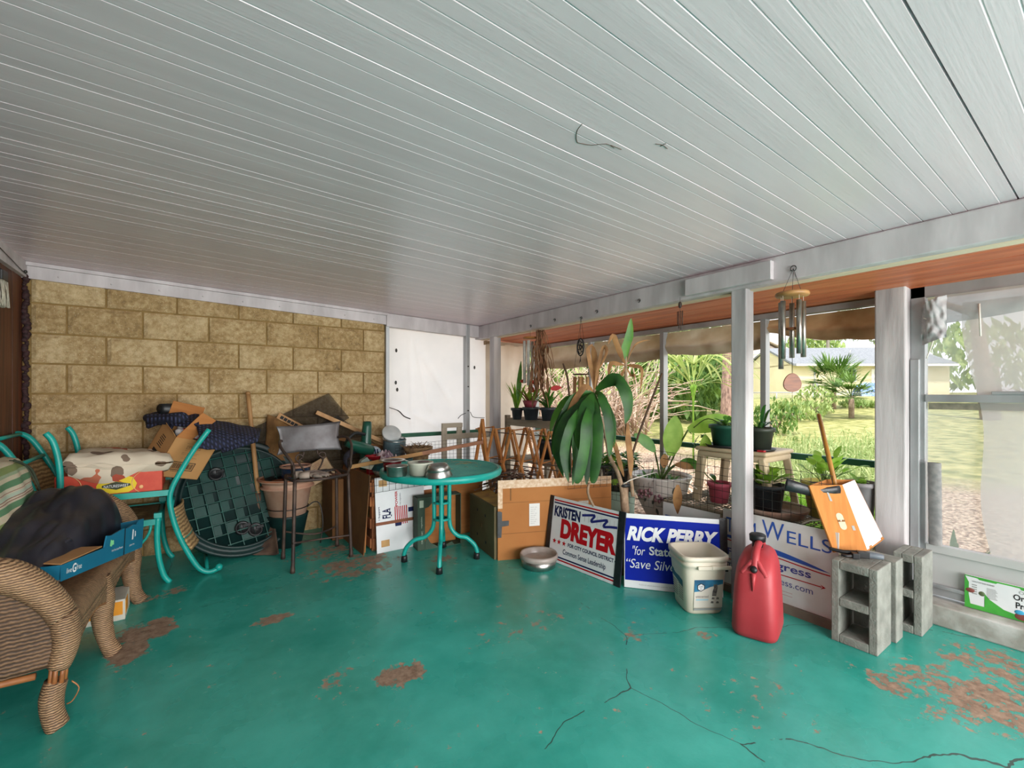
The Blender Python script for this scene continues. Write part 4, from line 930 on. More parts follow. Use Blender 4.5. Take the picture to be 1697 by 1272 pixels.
m.build('stretcher', R_, t)
# work gloves
gm = mk('dirty grey work glove cloth', (168, 152, 138), (112, 98, 90), 12, .9, bump=.5, bsc=30)
def glove(p, ang, sc, lab):
    Mg = Matrix.Translation(p) @ Matrix.Rotation(ang, 4, 'Z') @ Matrix.Scale(sc, 4)
    q = MB(); q.ball((0, 0, .018), (.05, .042, .017), 14, 8, 0, Mg, .2, 1); q.tube([Mg @ V((-.04, 0, .016)), Mg @ V((-.105, .005, .014))], [.024 * sc, .028 * sc], 10, flat=1.3)
    for k, (y, L) in enumerate(((-.033, .05), (-.012, .064), (.011, .06), (.032, .046))): q.tube(smooth([Mg @ V((.03, y, .017)), Mg @ V((.03 + L * .6, y * 1.15, .020)), Mg @ V((.03 + L, y * 1.3, .010))], 3), [.012 * sc] * 3 + [.011 * sc, .011 * sc, .010 * sc, .007 * sc], 8)
    q.tube(smooth([Mg @ V((-.01, -.035, .016)), Mg @ V((.02, -.065, .018)), Mg @ V((.045, -.07, .014))], 3), [.013 * sc] * 4 + [.011 * sc, .010 * sc, .008 * sc], 8)
    tag(q.build('work_glove', gm, o=p), lab, 'glove', 'work gloves on the iron chair')
glove(V((.67, 3.47, zs + .012)), .15, 1.0, 'dirty grey work glove lying uppermost on the rusty chair seat'); glove(V((.70, 3.38, zs + .012)), -.25, .95, 'dirty grey work glove hanging over the front rim of the rusty chair seat')
m = MB(); m.slab([V((.60, 3.53, zs + .012)), V((.86, 3.58, zs + .012)), V((.84, 3.68, zs + .012)), V((.58, 3.63, zs + .012))], UP, .004); tag(m.build('slate_sheet', mk('dark grey slate', (70, 68, 70), None, rough=.7)), 'flat dark grey sheet lying on the back of the lattice seat', 'sheet')

def pot_prof(r0, r1, h, lip=.012, lh=.03, th=.006):
    return [(0.0, 0.0), (r0, 0), (r0 + (r1 - r0) * .8, h - lh), (r1 + lip, h - lh), (r1 + lip, h), (r1 + lip - th, h), (r1 - th, h - lh), (r1 - th * 2, h - .028), (0, h - .028)]
def pot(name, label, p, r0, r1, h, mat, group=None, lip=.008, lh=.025, soil=True, n=28, M=None, cat='pot'):
    t = thing(name, label, cat, p, group=group)
    Mz = Matrix.Translation(p) if M is None else M
    q = MB(); pr = pot_prof(r0, r1, h, lip, lh); q.lathe(pr[:8], n, 0, Mz); q.lathe([(0, 0.001), (r0, 0.0)], n, 0, Mz); q.build('pot', mat, t)
    if soil: q = MB(); q.lathe([(r1 - .012, h - .022), (r1 * .5, h - .014), (.0, h - .012)], n, 0, Mz); q.build('soil', S['soil'], t)
    return t
# big pale pot behind the chair, held in a wire hoop over a dark tub
pc = V((.615, 3.98, 0))
t = thing('plastic_tub', 'dark tub on the floor under the faded terracotta pot', 'tub', pc); m = MB(); m.lathe([(0, 0), (.10, 0), (.15, .24), (.155, .25), (0, .25)], 28, 0, Matrix.Translation(pc)); m.build('body', S['lid_dark'], t)
p = pc + UP * .252
t = thing('planter_pot', 'large faded terracotta planter behind the rusty chair', 'pot', p)
m = MB(); m.lathe([(0, 0), (.135, 0), (.175, .21), (.195, .215), (.195, .225), (.178, .23), (.19, .27), (.212, .275), (.212, .295), (.20, .295), (.18, .24), (.0, .235)], 40, 0, Matrix.Translation(p)); m.build('body', S['terracotta'], t)
m = MB(); m.lathe([(.165, .262), (.21, .296), (.216, .285)], 40, 0, Matrix.Translation(p)); m.build('stained_rim', mk('orange stained clay', (174, 106, 70), (150, 88, 58), 8, .8), t)
m = MB(); m.tube([p + V((.152 * cos(i * 2 * pi / 24), .152 * sin(i * 2 * pi / 24), .055)) for i in range(24)], .004, 5, closed=True); m.tube(smooth([p + V((.13, -.08, .05)), p + V((.18, -.09, .085)), p + V((.22, -.11, .06)), p + V((.24, -.12, -.08)), p + V((.22, -.12, -.245))]), .005, 6); m.build('wire_hoop', S['wire'], t)
p2 = p + V((-.01, -.02, .24)); m = MB(); m.lathe([(0, 0), (.12, 0), (.15, .05), (.156, .05), (.15, .04), (.118, .01), (0, .01)], 28, 0, Matrix.Translation(p2)); tag(m.build('black_saucer', S['black'], o=p2), 'black plastic saucer set in the mouth of the faded terracotta planter', 'saucer')
p3 = p2 + V((.065, .0, .012)); t = thing('glazed_pot', 'dark blue glazed pot with a terracotta rim behind the rusty chair', 'pot', p3)
BG = mk('dark blue glaze', (24, 44, 72), (40, 66, 92), 8, .25, coat=.4)
m = MB(); m.lathe([(0, 0), (.085, 0), (.105, .05), (.112, .12), (.104, .12), (.09, .03), (0, .03)], 32, 0, Matrix.Translation(p3)); m.build('body', BG, t); m = MB(); m.lathe([(.106, .115), (.117, .118), (.117, .132), (.106, .132), (.104, .118)], 32, 0, Matrix.Translation(p3)); m.build('rim', S['terracotta'], t)
# burlap sack against the wall
m = MB(); p = V((.60, 4.22, 0)); 
m.sheet(lambda u, v: V((p.x + (.13 + .03 * noise.noise(V((u * 4, v * 5, 1))) - .05 * max(0, v - .75)) * cos(6.2832 * u) * 1.0 - .02 * sin(v * 5), p.y + .055 * sin(6.2832 * u) + .012 * noise.noise(V((cos(6.2832 * u) * 3, v * 9, 3))), .0 + .985 * v - (.05 * cos(6.2832 * u) if v > .9 else 0))), 40, 40)
m.ball((p.x, p.y, .965), (.085, .05, .03), 12, 8)
tag(m.build('burlap_sack', mk('brown burlap', (150, 110, 66), (112, 80, 46), 8, .95, bump=.8, bsc=90), o=p), 'tall brown burlap sack standing behind the rusty chair back', 'sack')
# level and raw plank leaning on the wall
def plank(name, lab, a, b, w, h, mat, cat='plank', up=UP):
    m = MB(); m.bar(a, b, w, h, 0, up); return tag(m.build(name, mat, o=b, bevel=.002), lab, cat)
a, b_ = AY(461, 688, 4.17), AY(528, 724, 4.06); t = thing('spirit_level', 'pale wooden spirit level with square slots above the rusty chair back', 'level', b_); m = MB(); m.bar(a, b_, .02, .05); m.build('body', S['lumber'], t, bevel=.002)
m = MB(); d = (b_ - a)
for i in range(5): c_ = a + d * (.10 + .085 * i); x_, y_, z_ = frame_to(d); m.bar(c_ - x_ * .0105 , c_ + x_ * .0105, .026, .026, 0, y_); 
m.build('slots', S['black'], t)
plank('plank', 'long raw timber plank slanting down across the block wall', AY(524, 683, 4.19), AY(642, 735, 4.08), .035, .07, S['lumber'], up=V((0, 1, 0)))
plank('plank', 'dull brown board lying under the raw timber plank', AY(540, 722, 4.15), AY(640, 742, 4.1), .03, .06, S['card_dark'], up=V((0, 1, 0)))

# rough wooden crate the pile stands on
cx0, cx1, cy0, cy1, ct = 1.12, 1.80, 3.45, 4.20, .53
t = thing('wooden_crate', 'rough reddish wooden crate under the pile of garden clutter', 'crate', ((cx0 + cx1) / 2, (cy0 + cy1) / 2, 0))
CRW = mk('rough reddish crate wood', (176, 112, 66), (130, 78, 46), 9, .85, bump=.5, bsc=30)
for (x, y) in ((cx0, cy0), (cx1 - .05, cy0), (cx0, cy1 - .05), (cx1 - .05, cy1 - .05)): MB().lohi((x, y, 0), (x + .05, y + .05, ct)).build('post', CRW, t, bevel=.003)
for z in (.02, .17, .34, .45):
    MB().lohi((cx0 + .0, cy0 - .014, z), (cx1, cy0, z + .075)).build('slat', CRW, t, bevel=.002); MB().lohi((cx0 - .014, cy0, z), (cx0, cy1, z + .075)).build('slat', CRW, t, bevel=.002)
MB().lohi((cx0, cy0, ct - .005), (cx1, cy1, ct + .015)).build('top', CRW, t)
MB().lohi((cx0 + .02, cy0 + .03, .02), (cx1 - .02, cy1 - .03, .03)).build('bottom', S['card_dark'], t)
# cardboard sheets beside the crate
for lab, x, dx, mat, y0 in (('tall brown cardboard sheet leaning against the end of the wooden crate', 1.035, .055, S['card_dark'], 3.385), ('second brown cardboard sheet just behind the first beside the crate', 1.062, .035, S['card'], 3.44)):
    m = MB(); m.slab([(x, y0, .0), (x - .02, y0 + .68, .0), (x + dx - .02, y0 + .66, .58), (x + dx, y0 + .02, .585)], (1, .03, 0), .006); tag(m.build('cardboard_sheet', mat, o=(x, y0 + .3, 0)), lab, 'cardboard')
# white sign on its end with flag
z0 = .0; Ms = basis(V((1, 0, 0)), V((0, .10, .995)), V((0, -.995, .10)), (1.13, 3.365, 0))
t = thing('lawn_sign', 'white lawn sign stood on its end with a small flag printed sideways', 'sign', M=Ms, world=False)
m = MB(); m.lohi((0, 0, 0), (.40, .565, .005)); m.build('panel', S['sign_white'], t)
m = MB()
for (u, v) in ((.035, .04), (.03, .495)): rect(m, Matrix.Identity(4), u, v, u + .065, v + .05, 0, .0056)
m.build('stickers', mk('pale orange sticker', (204, 160, 104), (190, 144, 90), 20, .7), t)
Mr = Matrix.Translation((0, 0, .005)) @ Matrix.Rotation(pi / 2, 4, 'Z')     # text runs upward
m = MB(); text_mesh(m, 'I Support', Mr, (.245, -.035, .345, -.018), 0, .001, bold=.02); text_mesh(m, 'FLA', Mr, (.25, -.115, .325, -.05), 0, .001, bold=.03)
for i in range(3): rect(m, Mr, .26 + .022 * i, -.125 + .006 * i, .275 + .022 * i, -.118 + .006 * i, 0, .001)
text_mesh(m, 'first responders', Mr, (.34, -.205, .43, -.19), 0, .001); m.build('lettering', S['navy_ink'], t)
m = MB(); text_mesh(m, 'POWER', Mr, (.33, -.175, .45, -.155), 0, .001, bold=.03)
for i in range(7): rect(m, Mr, .19, -.25 + i * .0155, .33, -.242 + i * .0155, 0, .001)
m.build('flag_stripes', S['red_ink'], t)
m = MB(); rect(m, Mr, .18, -.20, .225, -.15, 0, .0014); rect(m, Mr, .275, -.33, .31, -.26, 0, .001); m.build('flag_canton', S['navy_ink'], t)
m = MB(); m.lohi((-.004, .205, .0056), (.40, .228, .0085)); m.build('strap', mk('brown packing strap', (130, 76, 48), None, rough=.7), t)
# wire panel hanging over the sign
def wire_panel(name, lab, q, nu, nv, r, mat='wire', group=None):
    m = MB()
    for i in range(nu + 1): m.tube([bil(q, i / nu, j / 4) for j in range(5)], r, 4)
    for j in range(nv + 1): m.tube([bil(q, i / 6, j / nv) for i in range(7)], r, 4)
    return tag(m.build(name, S[mat], o=q[0]), lab, 'wire mesh', group)
def q4(fn, *pp): return [fn(a, b) for (a, b) in pp]
wire_panel('wire_mesh', 'dark wire mesh piece hanging over the top of the sideways sign', [AY(612, 818, 3.32), AY(724, 800, 3.40), AY(724, 770, 3.44), AY(612, 770, 3.38)], 11, 4, .0016)
wire_panel('wire_mesh', 'thin wire mesh standing behind the round teal table', [AY(655, 770, 3.66), AY(812, 768, 3.72), AY(812, 722, 3.74), AY(655, 738, 3.68)], 26, 7, .0012)
# green carton lying open
Mg = Matrix.Translation((1.405, 3.24, 0)) @ Matrix.Rotation(radians(-6), 4, 'Z'); GC = mk('dark green printed card', (48, 70, 56), (58, 82, 64), 6, .7)
t = thing('carton', 'dark green carton standing open with a torn brown mouth under the teal table', 'carton', M=Mg, world=False)
gx, gy, gh = .36, .11, .405
for nm, a, b_ in (('side_wall', (0, 0, 0), (.005, gy, gh)), ('side_wall', (gx - .005, 0, 0), (gx, gy, gh)), ('top_wall', (0, 0, gh - .005), (gx, gy, gh)), ('bottom_wall', (0, 0, 0), (gx, gy, .005))): MB().lohi(a, b_).build(nm, GC, t)
MB().lohi((.005, gy - .006, .005), (gx - .005, gy - .001, gh - .005)).build('brown_inside', S['card'], t)
m = MB(); m.lohi((.004, -.003, .004), (.058, .002, gh - .004)); m.build('front_strip', GC, t)
m = MB(); m.poly([(.058, gh), (.20, gh), (.17, gh - .03), (.13, gh - .035), (.09, gh - .075), (.058, gh - .085)], .003, 0, basis(V((1, 0, 0)), UP, V((0, -1, 0)), (0, .002, 0))); m.poly([(.06, .005), (.3, .005), (.28, .03), (.24, .018), (.16, .012), (.10, .05), (.075, .10), (.06, .06)], .003, 0, basis(V((1, 0, 0)), UP, V((0, -1, 0)), (0, .002, 0))); m.build('torn_edge', GC, t)
Mp = basis(UP, V((-1, 0, 0)), V((0, -1, 0)), (.03, -.0035, 0)); m = MB(); text_mesh(m, 'ORGANIC', Mp, (.05, -.010, .15, .002), 0, .0012); text_mesh(m, 'vegetables', Mp, (.17, -.008, .26, .006), 0, .0012); rect(m, Mp, .33, -.016, .385, .016, 0, .001); m.build('lettering', mk('pale green ink', (176, 190, 170), None), t)
# brown cartons behind the table
m = MB(); m.lohi((1.79, 3.42, 0), (2.10, 3.78, .46)); tag(m.build('brown_carton', S['card'], o=(1.95, 3.6, 0), bevel=.003), 'plain brown carton on the floor behind the table pedestal', 'carton')
m = MB(); rr = random.Random(5); p = V((1.93, 3.52, .462))
for i in range(3): m.ball(p + V((-.10 + .1 * i, .03 * (i % 2), .035 + .01 * i)), (.09, .08, .045), 14, 9, 0, None, .7, i)
m.tube(smooth([p + V((-.05, -.05, .02)), p + V((-.02, -.12, .09)), p + V((.06, -.13, .09)), p + V((.12, -.05, .04))]), .01, 6)
tag(m.build('strapped_bag', mk('black nylon webbing', (24, 26, 32), (40, 46, 60), 10, .6), o=p), 'small black strapped bag on the brown carton under the table', 'bag')
m = MB(); m.tube([V((1.775, 3.40, .0)), V((1.80, 3.47, .57))], .0155, 12); tag(m.build('plastic_pipe', S['white_plastic'], o=(1.775, 3.4, 0)), 'white plastic pipe standing beside the table pedestal', 'pipe')
# pile on the crate
zt = ct + .016
pp = V((1.33, 3.60, zt)); t = thing('storage_tote', 'blue-green tub with a pale rim on the corner of the wooden crate', 'tub', pp)
m = MB(); m.lathe([(0, 0), (.13, 0), (.15, .04), (.15, .05), (0, .05)], 28, 0, Matrix.Translation(pp)); m.build('base', mk('pale dirty plastic', (176, 168, 150), (150, 140, 124), 8, .6), t); m = MB(); m.lathe([(0, .05), (.165, .05), (.175, .125), (.165, .13), (.15, .06), (0, .06)], 28, 0, Matrix.Translation(pp)); m.build('tub', mk('blue green plastic', (40, 92, 98), (32, 78, 84), 8, .5), t)
m = MB(); m.tube(smooth([pp + V((-.15, -.10, .13)), pp + V((-.02, -.19, .15)), pp + V((.10, -.19, .11)), pp + V((.16, -.1, .06))]), .005, 6); m.build('handle', S['white_plastic'], t)
# enamel pot and its lid
pp = V((1.47, 3.90, zt)); t = thing('stock_pot', 'blue-grey enamel pot with a tilted wire rim beside the white sheet', 'pot', pp)
m = MB(); m.lathe([(0, .0), (.095, 0), (.10, .25), (.104, .255), (.098, .25), (.092, .02), (0, .02)], 32, 0, Matrix.Translation(pp)); m.build('body', mk('blue grey enamel', (94, 116, 122), (72, 92, 100), 5, .35), t)
m = MB(); m.tube([pp + V((.10 * cos(i * .2618), .10 * sin(i * .2618), .258 + .02 * sin(i * .2618))) for i in range(24)], .005, 6, closed=True); m.build('rim', S['steel'], t)
Mz = Matrix.Translation(pp + V((.0, .075, .30))) @ Matrix.Rotation(radians(52), 4, 'X'); m = MB(); m.lathe([(0, .02), (.082, .015), (.092, 0), (.087, 0), (.075, .008), (0, .012)], 28, 0, Mz); tag(m.build('pan_lid', mk('pale enamel', (206, 208, 206), (170, 176, 178), 6, .3), o=pp + UP * .2), 'pale round pan lid standing tilted behind the enamel pot', 'lid')
pp = V((1.27, 3.93, zt)); Mz = Matrix.Translation(pp + V((.02, -.02, .15))) @ Matrix.Rotation(radians(70), 4, 'X') @ Matrix.Rotation(radians(-18), 4, 'Y')
t = thing('spray_nozzle', 'pale blue hose nozzle head with slotted face beside the enamel pot', 'nozzle', pp); m = MB(); m.lathe([(0, 0), (.055, 0), (.06, .02), (.045, .06), (.02, .09), (0, .09)], 20, 0, Mz @ Matrix.Rotation(pi, 4, 'X')); m.build('head', mk('pale blue plastic', (176, 190, 202), None, rough=.5), t)
m = MB()
for i in range(4): m.box((-.03 + .02 * i, .0, .003), (.010, .05, .008), 0, Mz)
m.build('slots', S['navy_ink'], t); m = MB(); m.tube(smooth([pp + V((.02, .03, .15)), pp + V((-.03, .08, .17)), pp + V((-.13, .10, .16)), pp + V((-.2, .05, .10)), pp + V((-.15, .0, .0))]), .028, 10); m.build('hose', mk('dark ribbed hose', (34, 36, 48), (60, 62, 76), 60, .6, st=(1, 1, 1)), t)
# green garden blower
pp = V((1.20, 3.86, zt)); t = thing('garden_blower', 'dark green garden blower with an upright tube behind the rusty chair', 'blower', pp); GR = mk('dark green gloss plastic', (22, 78, 62), (16, 60, 50), 4, .35)
m = MB(); m.tube(smooth([pp + V((0, .0, .02)), pp + V((0, .0, .2)), pp + V((.02, .02, .42))]), interp((.05, .045, .036), 9), 16); m.build('tube', GR, t)
m = MB(); m.lathe([(.030, .0), (.030, .02), (.0, .0)], 16, 0, Matrix.Translation(pp + V((.02, .02, .405)))); m.build('tube_mouth', S['black'], t)
m = MB(); m.tube(smooth([pp + V((.02, -.03, .18)), pp + V((-.08, -.09, .22)), pp + V((-.19, -.13, .27))]), interp((.05, .05, .03), 9), 14, flat=1.2); m.build('housing', GR, t)
m = MB(); m.tube(smooth([pp + V((-.19, -.13, .29)), pp + V((-.12, -.1, .34)), pp + V((-.02, -.04, .32))]), .014, 8); m.build('grip', S['black'], t)
# cream box, red bucket and cloth
Mz = basis(CR, CF, UP, AD(556, 783, 3.86)) @ Matrix.Rotation(radians(-32), 4, 'Y') @ Matrix.Rotation(radians(20), 4, 'Z')
t = thing('shipping_box', 'stained cream box with red lettering tipped over behind the rusty chair', 'box', M=Mz, world=False); m = MB(); m.lohi((-.20, 0, 0), (0, .14, .17)); m.build('body', mk('stained cream card', (206, 180, 146), (170, 130, 92), 5, .85), t, bevel=.003)
m = MB(); Mq = basis(V((1, 0, 0)), UP, V((0, -1, 0)), (-.2, 0, 0)); 
for i in range(4): text_mesh(m, 'handle with care', Mq, (.07, .10 + .014 * i, .16, .108 + .014 * i), 0, .0012)
m.build('lettering', mk('brown ink', (140, 70, 60), None), t)
pl_ = V((.97, 3.95, 0)); m = MB(); m.lohi((.93, 3.87, 0), (1.02, 4.22, .50)); tag(m.build('brown_carton', S['card_dark'], o=pl_, bevel=.003), 'narrow dark brown carton standing in the shadow behind the rusty chair legs', 'carton')
pp = V((1.22, 3.72, zt)); m = MB(); m.lathe([(0, 0), (.055, 0), (.068, .15), (.072, .15), (.066, .145), (.05, .01), (0, .01)], 24, 0, Matrix.Translation(pp)); tag(m.build('red_tumbler', S['red'], o=pp), 'dark red plastic tumbler tucked below the green blower', 'tumbler')
m = MB(); rr = random.Random(2)
m.sheet(lambda u, v: V((1.22 + .20 * u, 3.62 + .2 * v, zt + .12 + .05 * noise.noise(V((u * 5, v * 5, 2))) + .04 * noise.noise(V((u * 11, v * 9, 5))) - .10 * (2 * u - 1) ** 4 - .08 * (2 * v - 1) ** 4 + .03)), 40, 30)
tag(m.build('printed_cloth', mk('pink and grey printed cloth', (206, 188, 190), (126, 96, 112), 22, .9), o=(1.43, 3.77, zt), solid=.004), 'crumpled pink and grey printed cloth on the clutter pile', 'cloth')
pp = V((1.10, 3.60, .0)); Mz = Matrix.Translation((1.085, 3.56, .625)) @ Matrix.Rotation(radians(24), 4, 'Y'); m = MB(); m.poly([(-.05, 0), (.05, .01), (.06, .07), (.03, .06), (-.02, .09), (-.05, .05)], .05, 0, Mz @ Matrix.Rotation(pi / 2, 4, 'X')); tag(m.build('stone_shard', mk('chipped grey green stone', (120, 138, 130), (174, 168, 150), 12, .8), o=(1.09, 3.55, .62)), 'chipped grey-green glazed shard beside the rusty chair arm', 'shard')
pp = V((1.60, 3.68, zt)); m = MB()
m.lathe([(0, .13), (.10, .13), (.13, .20), (.12, .20), (.09, .15), (0, .145)], 22, 0, Matrix.Translation(pp)); rr = random.Random(6)
for i in range(120): a = rr.uniform(0, 6.28); r0 = .12 * rr.random(); q0 = pp + V((r0 * cos(a), r0 * sin(a), .19)); m.tube([q0, q0 + V((rr.uniform(-.07, .07), rr.uniform(-.07, .07), rr.uniform(-.02, .05)))], .002, 3)
m.lathe([(.085, 0), (.09, .13), (.0, .13)], 22, 0, Matrix.Translation(pp)); tag(m.build('straw_basket', mk('dry straw', (158, 128, 90), (110, 84, 60), 30, .9), o=pp), 'small basket of dry straw next to the enamel pot', 'basket')
# long sticks
plank('wooden_stick', 'long flat wooden stick lying across the clutter towards the drying rack', AD(578, 774, 3.42), AD(700, 751, 3.62), .012, .03, mk('yellowed wood', (188, 138, 78), (160, 112, 60), 6, .6), 'stick')
plank('broken_stick', 'reddish round wooden stick continuing from the straw basket to the drying rack', AD(694, 752, 3.70), AD(800, 732, 3.98), .025, .03, mk('reddish handle wood', (166, 112, 80), (136, 88, 60), 6, .6), 'stick')

# ---------------------------------------------------------------- round teal table
tc = V((1.475, 2.97, 0)); zt = .672; TE = S['teal']
t = thing('patio_table', 'round teal metal patio table with a perforated top and curved legs', 'table', tc)
m = MB(); R = .432
m.lathe([(R - .012, zt - .045), (R, zt - .042), (R + .006, zt - .02), (R, zt), (R - .012, zt + .004), (R - .025, zt), (R - .025, zt - .004), (R - .016, zt - .02), (R - .012, zt - .045)], 72, 0, Matrix.Translation((tc.x, tc.y, 0))); m.build('rim', TE, t)
m = MB(); st_ = .0185; n_ = int(R / st_) + 1; hw = .0032
for ax in (0, 1):
    for i in range(-n_, n_ + 1):
        a = i * st_; h = (R - .02) ** 2 - a * a
        if h <= 0: continue
        h = sqrt(h); z = zt - .003 + ax * .0008
        if ax: m.lohi((tc.x - h, tc.y + a - hw, z - .0016), (tc.x + h, tc.y + a + hw, z))
        else: m.lohi((tc.x + a - hw, tc.y - h, z - .0016), (tc.x + a + hw, tc.y + h, z))
m.lathe([(.0, 0), (.035, 0), (.035, .004), (.018, .006), (.016, .001), (0, .001)], 20, 0, Matrix.Translation((tc.x, tc.y, zt - .003)))
m.build('perforated_top', mk('weathered teal mesh', (70, 158, 142), (32, 136, 124), 7, .5), t)
for f in (FL(728, 950), FL(670, 930), FL(790, 925), FL(735, 906)):
    d = (f - tc).normalized(); L = (f - tc).length; p0 = tc + d * .055
    m = MB(); m.tube(smooth([p0 + UP * (zt - .02), p0 + UP * .45, p0 + UP * .285, tc + d * .075 + UP * .215, tc + d * .12 + UP * .172, tc + d * .17 + UP * .160, tc + d * (L - .06) + UP * .145, tc + d * (L - .015) + UP * .10, tc + d * (L + .004) + UP * .045, f + UP * .03], 4), .0155, 10); leg_ = m.build('leg', TE, t)
    m = MB(); m.lathe([(.0, 0), (.023, 0), (.022, .03), (.019, .046), (0, .046)], 14, 0, Matrix.Translation(f)); plabel(m.build('foot_cap', S['black'], leg_), 'black rubber foot cap')
m = MB()
for z in (.60, .42, .30): m.lathe([(.040, z - .006), (.062, z - .006), (.062, z + .006), (.040, z + .006)], 20, 0, Matrix.Translation((tc.x, tc.y, 0)))
m.build('pedestal_ring', TE, t); m = MB(); m.tube([tc + UP * .28, tc + UP * (zt - .02)], .012, 8); m.build('center_tube', TE, t)
zt += .002
def bowl(name, lab, p, prof, mat, extra=None, cat='bowl'):
    t = thing(name, lab, cat, p); q = MB(); q.lathe(prof, 36, 0, Matrix.Translation(p)); q.build('body', mat, t)
    if extra: q = MB(); q.lathe(extra[0], 36, 0, Matrix.Translation(p)); q.build(extra[2], extra[1], t)
    return t
p = FL(648, 780, zt); p.z = zt; p = p + V((.02, .03, 0))
bowl('pet_bowl', 'wide steel bowl with a dark red outside at the left edge of the table', p, [(0, 0), (.055, 0), (.064, .062), (.058, .06), (0, .055)], mk('dark red enamel', (122, 20, 28), None, rough=.35), ([(.052, .012), (.062, .064), (.090, .068), (.090, .072), (.060, .071), (.046, .016), (0, .012)], S['steel'], 'steel_lining'))
p = FL(658, 788, zt); p.z = zt
bowl('pet_bowl', 'small shiny steel bowl in front of the red one on the table', p, [(0, 0), (.060, 0), (.062, .004), (.068, .062), (.072, .066), (.066, .065), (.056, .008), (0, .007)], S['steel'])
p = FL(697, 786, zt); p.z = zt
t = thing('plastic_tub', 'translucent white plastic tub on the table between the steel bowls', 'tub', p); m = MB(); m.lathe([(0, 0), (.068, 0), (.078, .07), (.084, .075), (.084, .085), (.078, .085), (.064, .006), (0, .006)], 36, 0, Matrix.Translation(p)); m.build('tub', mk('milky white plastic', (222, 222, 206), (208, 208, 192), 5, .35, trans=.25), t)
m = MB(); m.ball(p + V((.025, .01, .083)), (.042, .03, .006), 16, 6); m.build('residue', mk('dark residue', (96, 80, 78), None), t)
p = FL(727, 789, zt); p.z = zt
t = thing('pet_bowl', 'steel bowl turned upside down with a flared foot, right of the white tub', 'bowl', p)
m = MB(); m.lathe([(.088, 0), (.090, .004), (.075, .035), (.074, .04), (.080, .044), (.062, .075), (.056, .08), (.05, .078), (.045, .06), (0, .06)], 36, 0, Matrix.Translation(p) @ Matrix.Rotation(radians(-4), 4, 'Y')); m.build('body', S['steel'], t)
m = MB(); rr = random.Random(8)
for i in range(26):
    a = rr.uniform(0, 6.28); r0 = rr.uniform(.1, .36); q0 = V((tc.x + .12 + r0 * cos(a) * .7, tc.y + r0 * sin(a) * .8, zt + .003)); b_ = rr.uniform(0, 6.28); L = rr.uniform(.02, .12); m.tube([q0, q0 + V((L * .5 * cos(b_), L * .5 * sin(b_), .004)), q0 + V((L * cos(b_ + .4), L * sin(b_ + .4), 0))], .0012, 3)
tag(m.build('dry_twigs', mk('straw coloured twigs', (176, 156, 112), None, rough=.9)), 'dry twigs and straw scattered over the table top', 'twigs', kind='stuff')

# ---------------------------------------------------------------- beige frame, rack, cartons right of the table
t = thing('beige_frame', 'beige wooden frame with two uprights behind the table by the white sheet', 'frame', AY(745, 760, 4.12).xy.to_3d())
Y_ = 4.12; x0, x1 = AY(735, 720, Y_).x, AY(760, 720, Y_).x; x2 = AY(822, 720, Y_).x
for (x, zt_) in ((x0, .905), (x1, .895)): MB().lohi((x - .026, Y_ - .03, 0), (x + .026, Y_, zt_)).build('upright', S['beige_wood'], t, bevel=.003)
MB().lohi((x0 - .026, Y_ - .04, .865), (x1 + .026, Y_ - .03 + .03, .91)).build('top_rail', S['beige_wood'], t, bevel=.003); MB().lohi((x0, Y_ - .032, .745), (x2, Y_ - .004, .80)).build('mid_rail', S['beige_wood'], t, bevel=.003)
MB().lohi((x2 - .026, Y_ - .03, 0), (x2 + .01, Y_, .92)).build('upright', S['beige_wood'], t, bevel=.003)
# folding wooden drying rack opened out like a lattice
t = thing('drying_rack', 'golden wooden folding drying rack opened into a zigzag lattice', 'rack', (2.40, 3.30, 0)); RW = S['rack_wood']
A, B_ = AD(792, 740, 4.05), AD(946, 742, 3.55); A.z = B_.z = 0; dirr = (B_ - A).normalized(); nrm = V((dirr.y, -dirr.x, 0)); L = (B_ - A).length; nX = 5; zb_, zt_ = .30, .905
rr = random.Random(3)
for i in range(nX):
    w = L / nX; s0, s1 = A + dirr * (i * w + .01), A + dirr * ((i + 1) * w)
    for off in (0, .22):
        o_ = nrm * -off
        MB().bar(s0 + o_ + UP * zt_, s1 + o_ + UP * zb_ + nrm * .02, .012, .028, 0, nrm).build('slat', RW, t); MB().bar(s1 + o_ + UP * zt_ + nrm * .015, s0 + o_ + UP * zb_ + nrm * .005, .012, .028, 0, nrm).build('slat', RW, t)
for i in range(nX + 1):
    for z in (zt_ - .01, (zt_ + zb_) / 2 + .03, zb_ + .02): 
        c_ = A + dirr * (L * i / nX + (L / nX / 2 if z < .8 and z > .4 and i < nX else 0)) + UP * z; MB().tube([c_ + nrm * .03, c_ - nrm * .25], .006, 6).build('dowel', RW, t)
for z in (.86, .62, .58): MB().tube([A + UP * z - nrm * .12, B_ + UP * (z - .015) - nrm * .12], .005, 6).build('cross_rod', mk('dark rod', (92, 74, 60), None), t)
for i in (0, 2, 4, 5): c_ = A + dirr * (L * i / nX); MB().bar(c_ + UP * .33, c_ + UP * 0, .02, .028, 0, nrm).build('stand_leg', RW, t)
MB().bar(A + UP * .985 + dirr * .05, A + UP * .52 + dirr * .14 + nrm * .03, .014, .034, 0, nrm).build('lever', RW, t); MB().bar(A + UP * .97 + dirr * .05, A + UP * .5 - dirr * .02 + nrm * .035, .014, .034, 0, nrm).build('lever', RW, t)
# carton with round holes
Mh = basis(V((-.086, -.54, 0)).normalized(), UP, V((-.54, .086, 0)).normalized(), (1.865, 3.24, 0))
t = thing('carton', 'olive-brown carton with round air holes beside the table', 'carton', M=Mh, world=False)
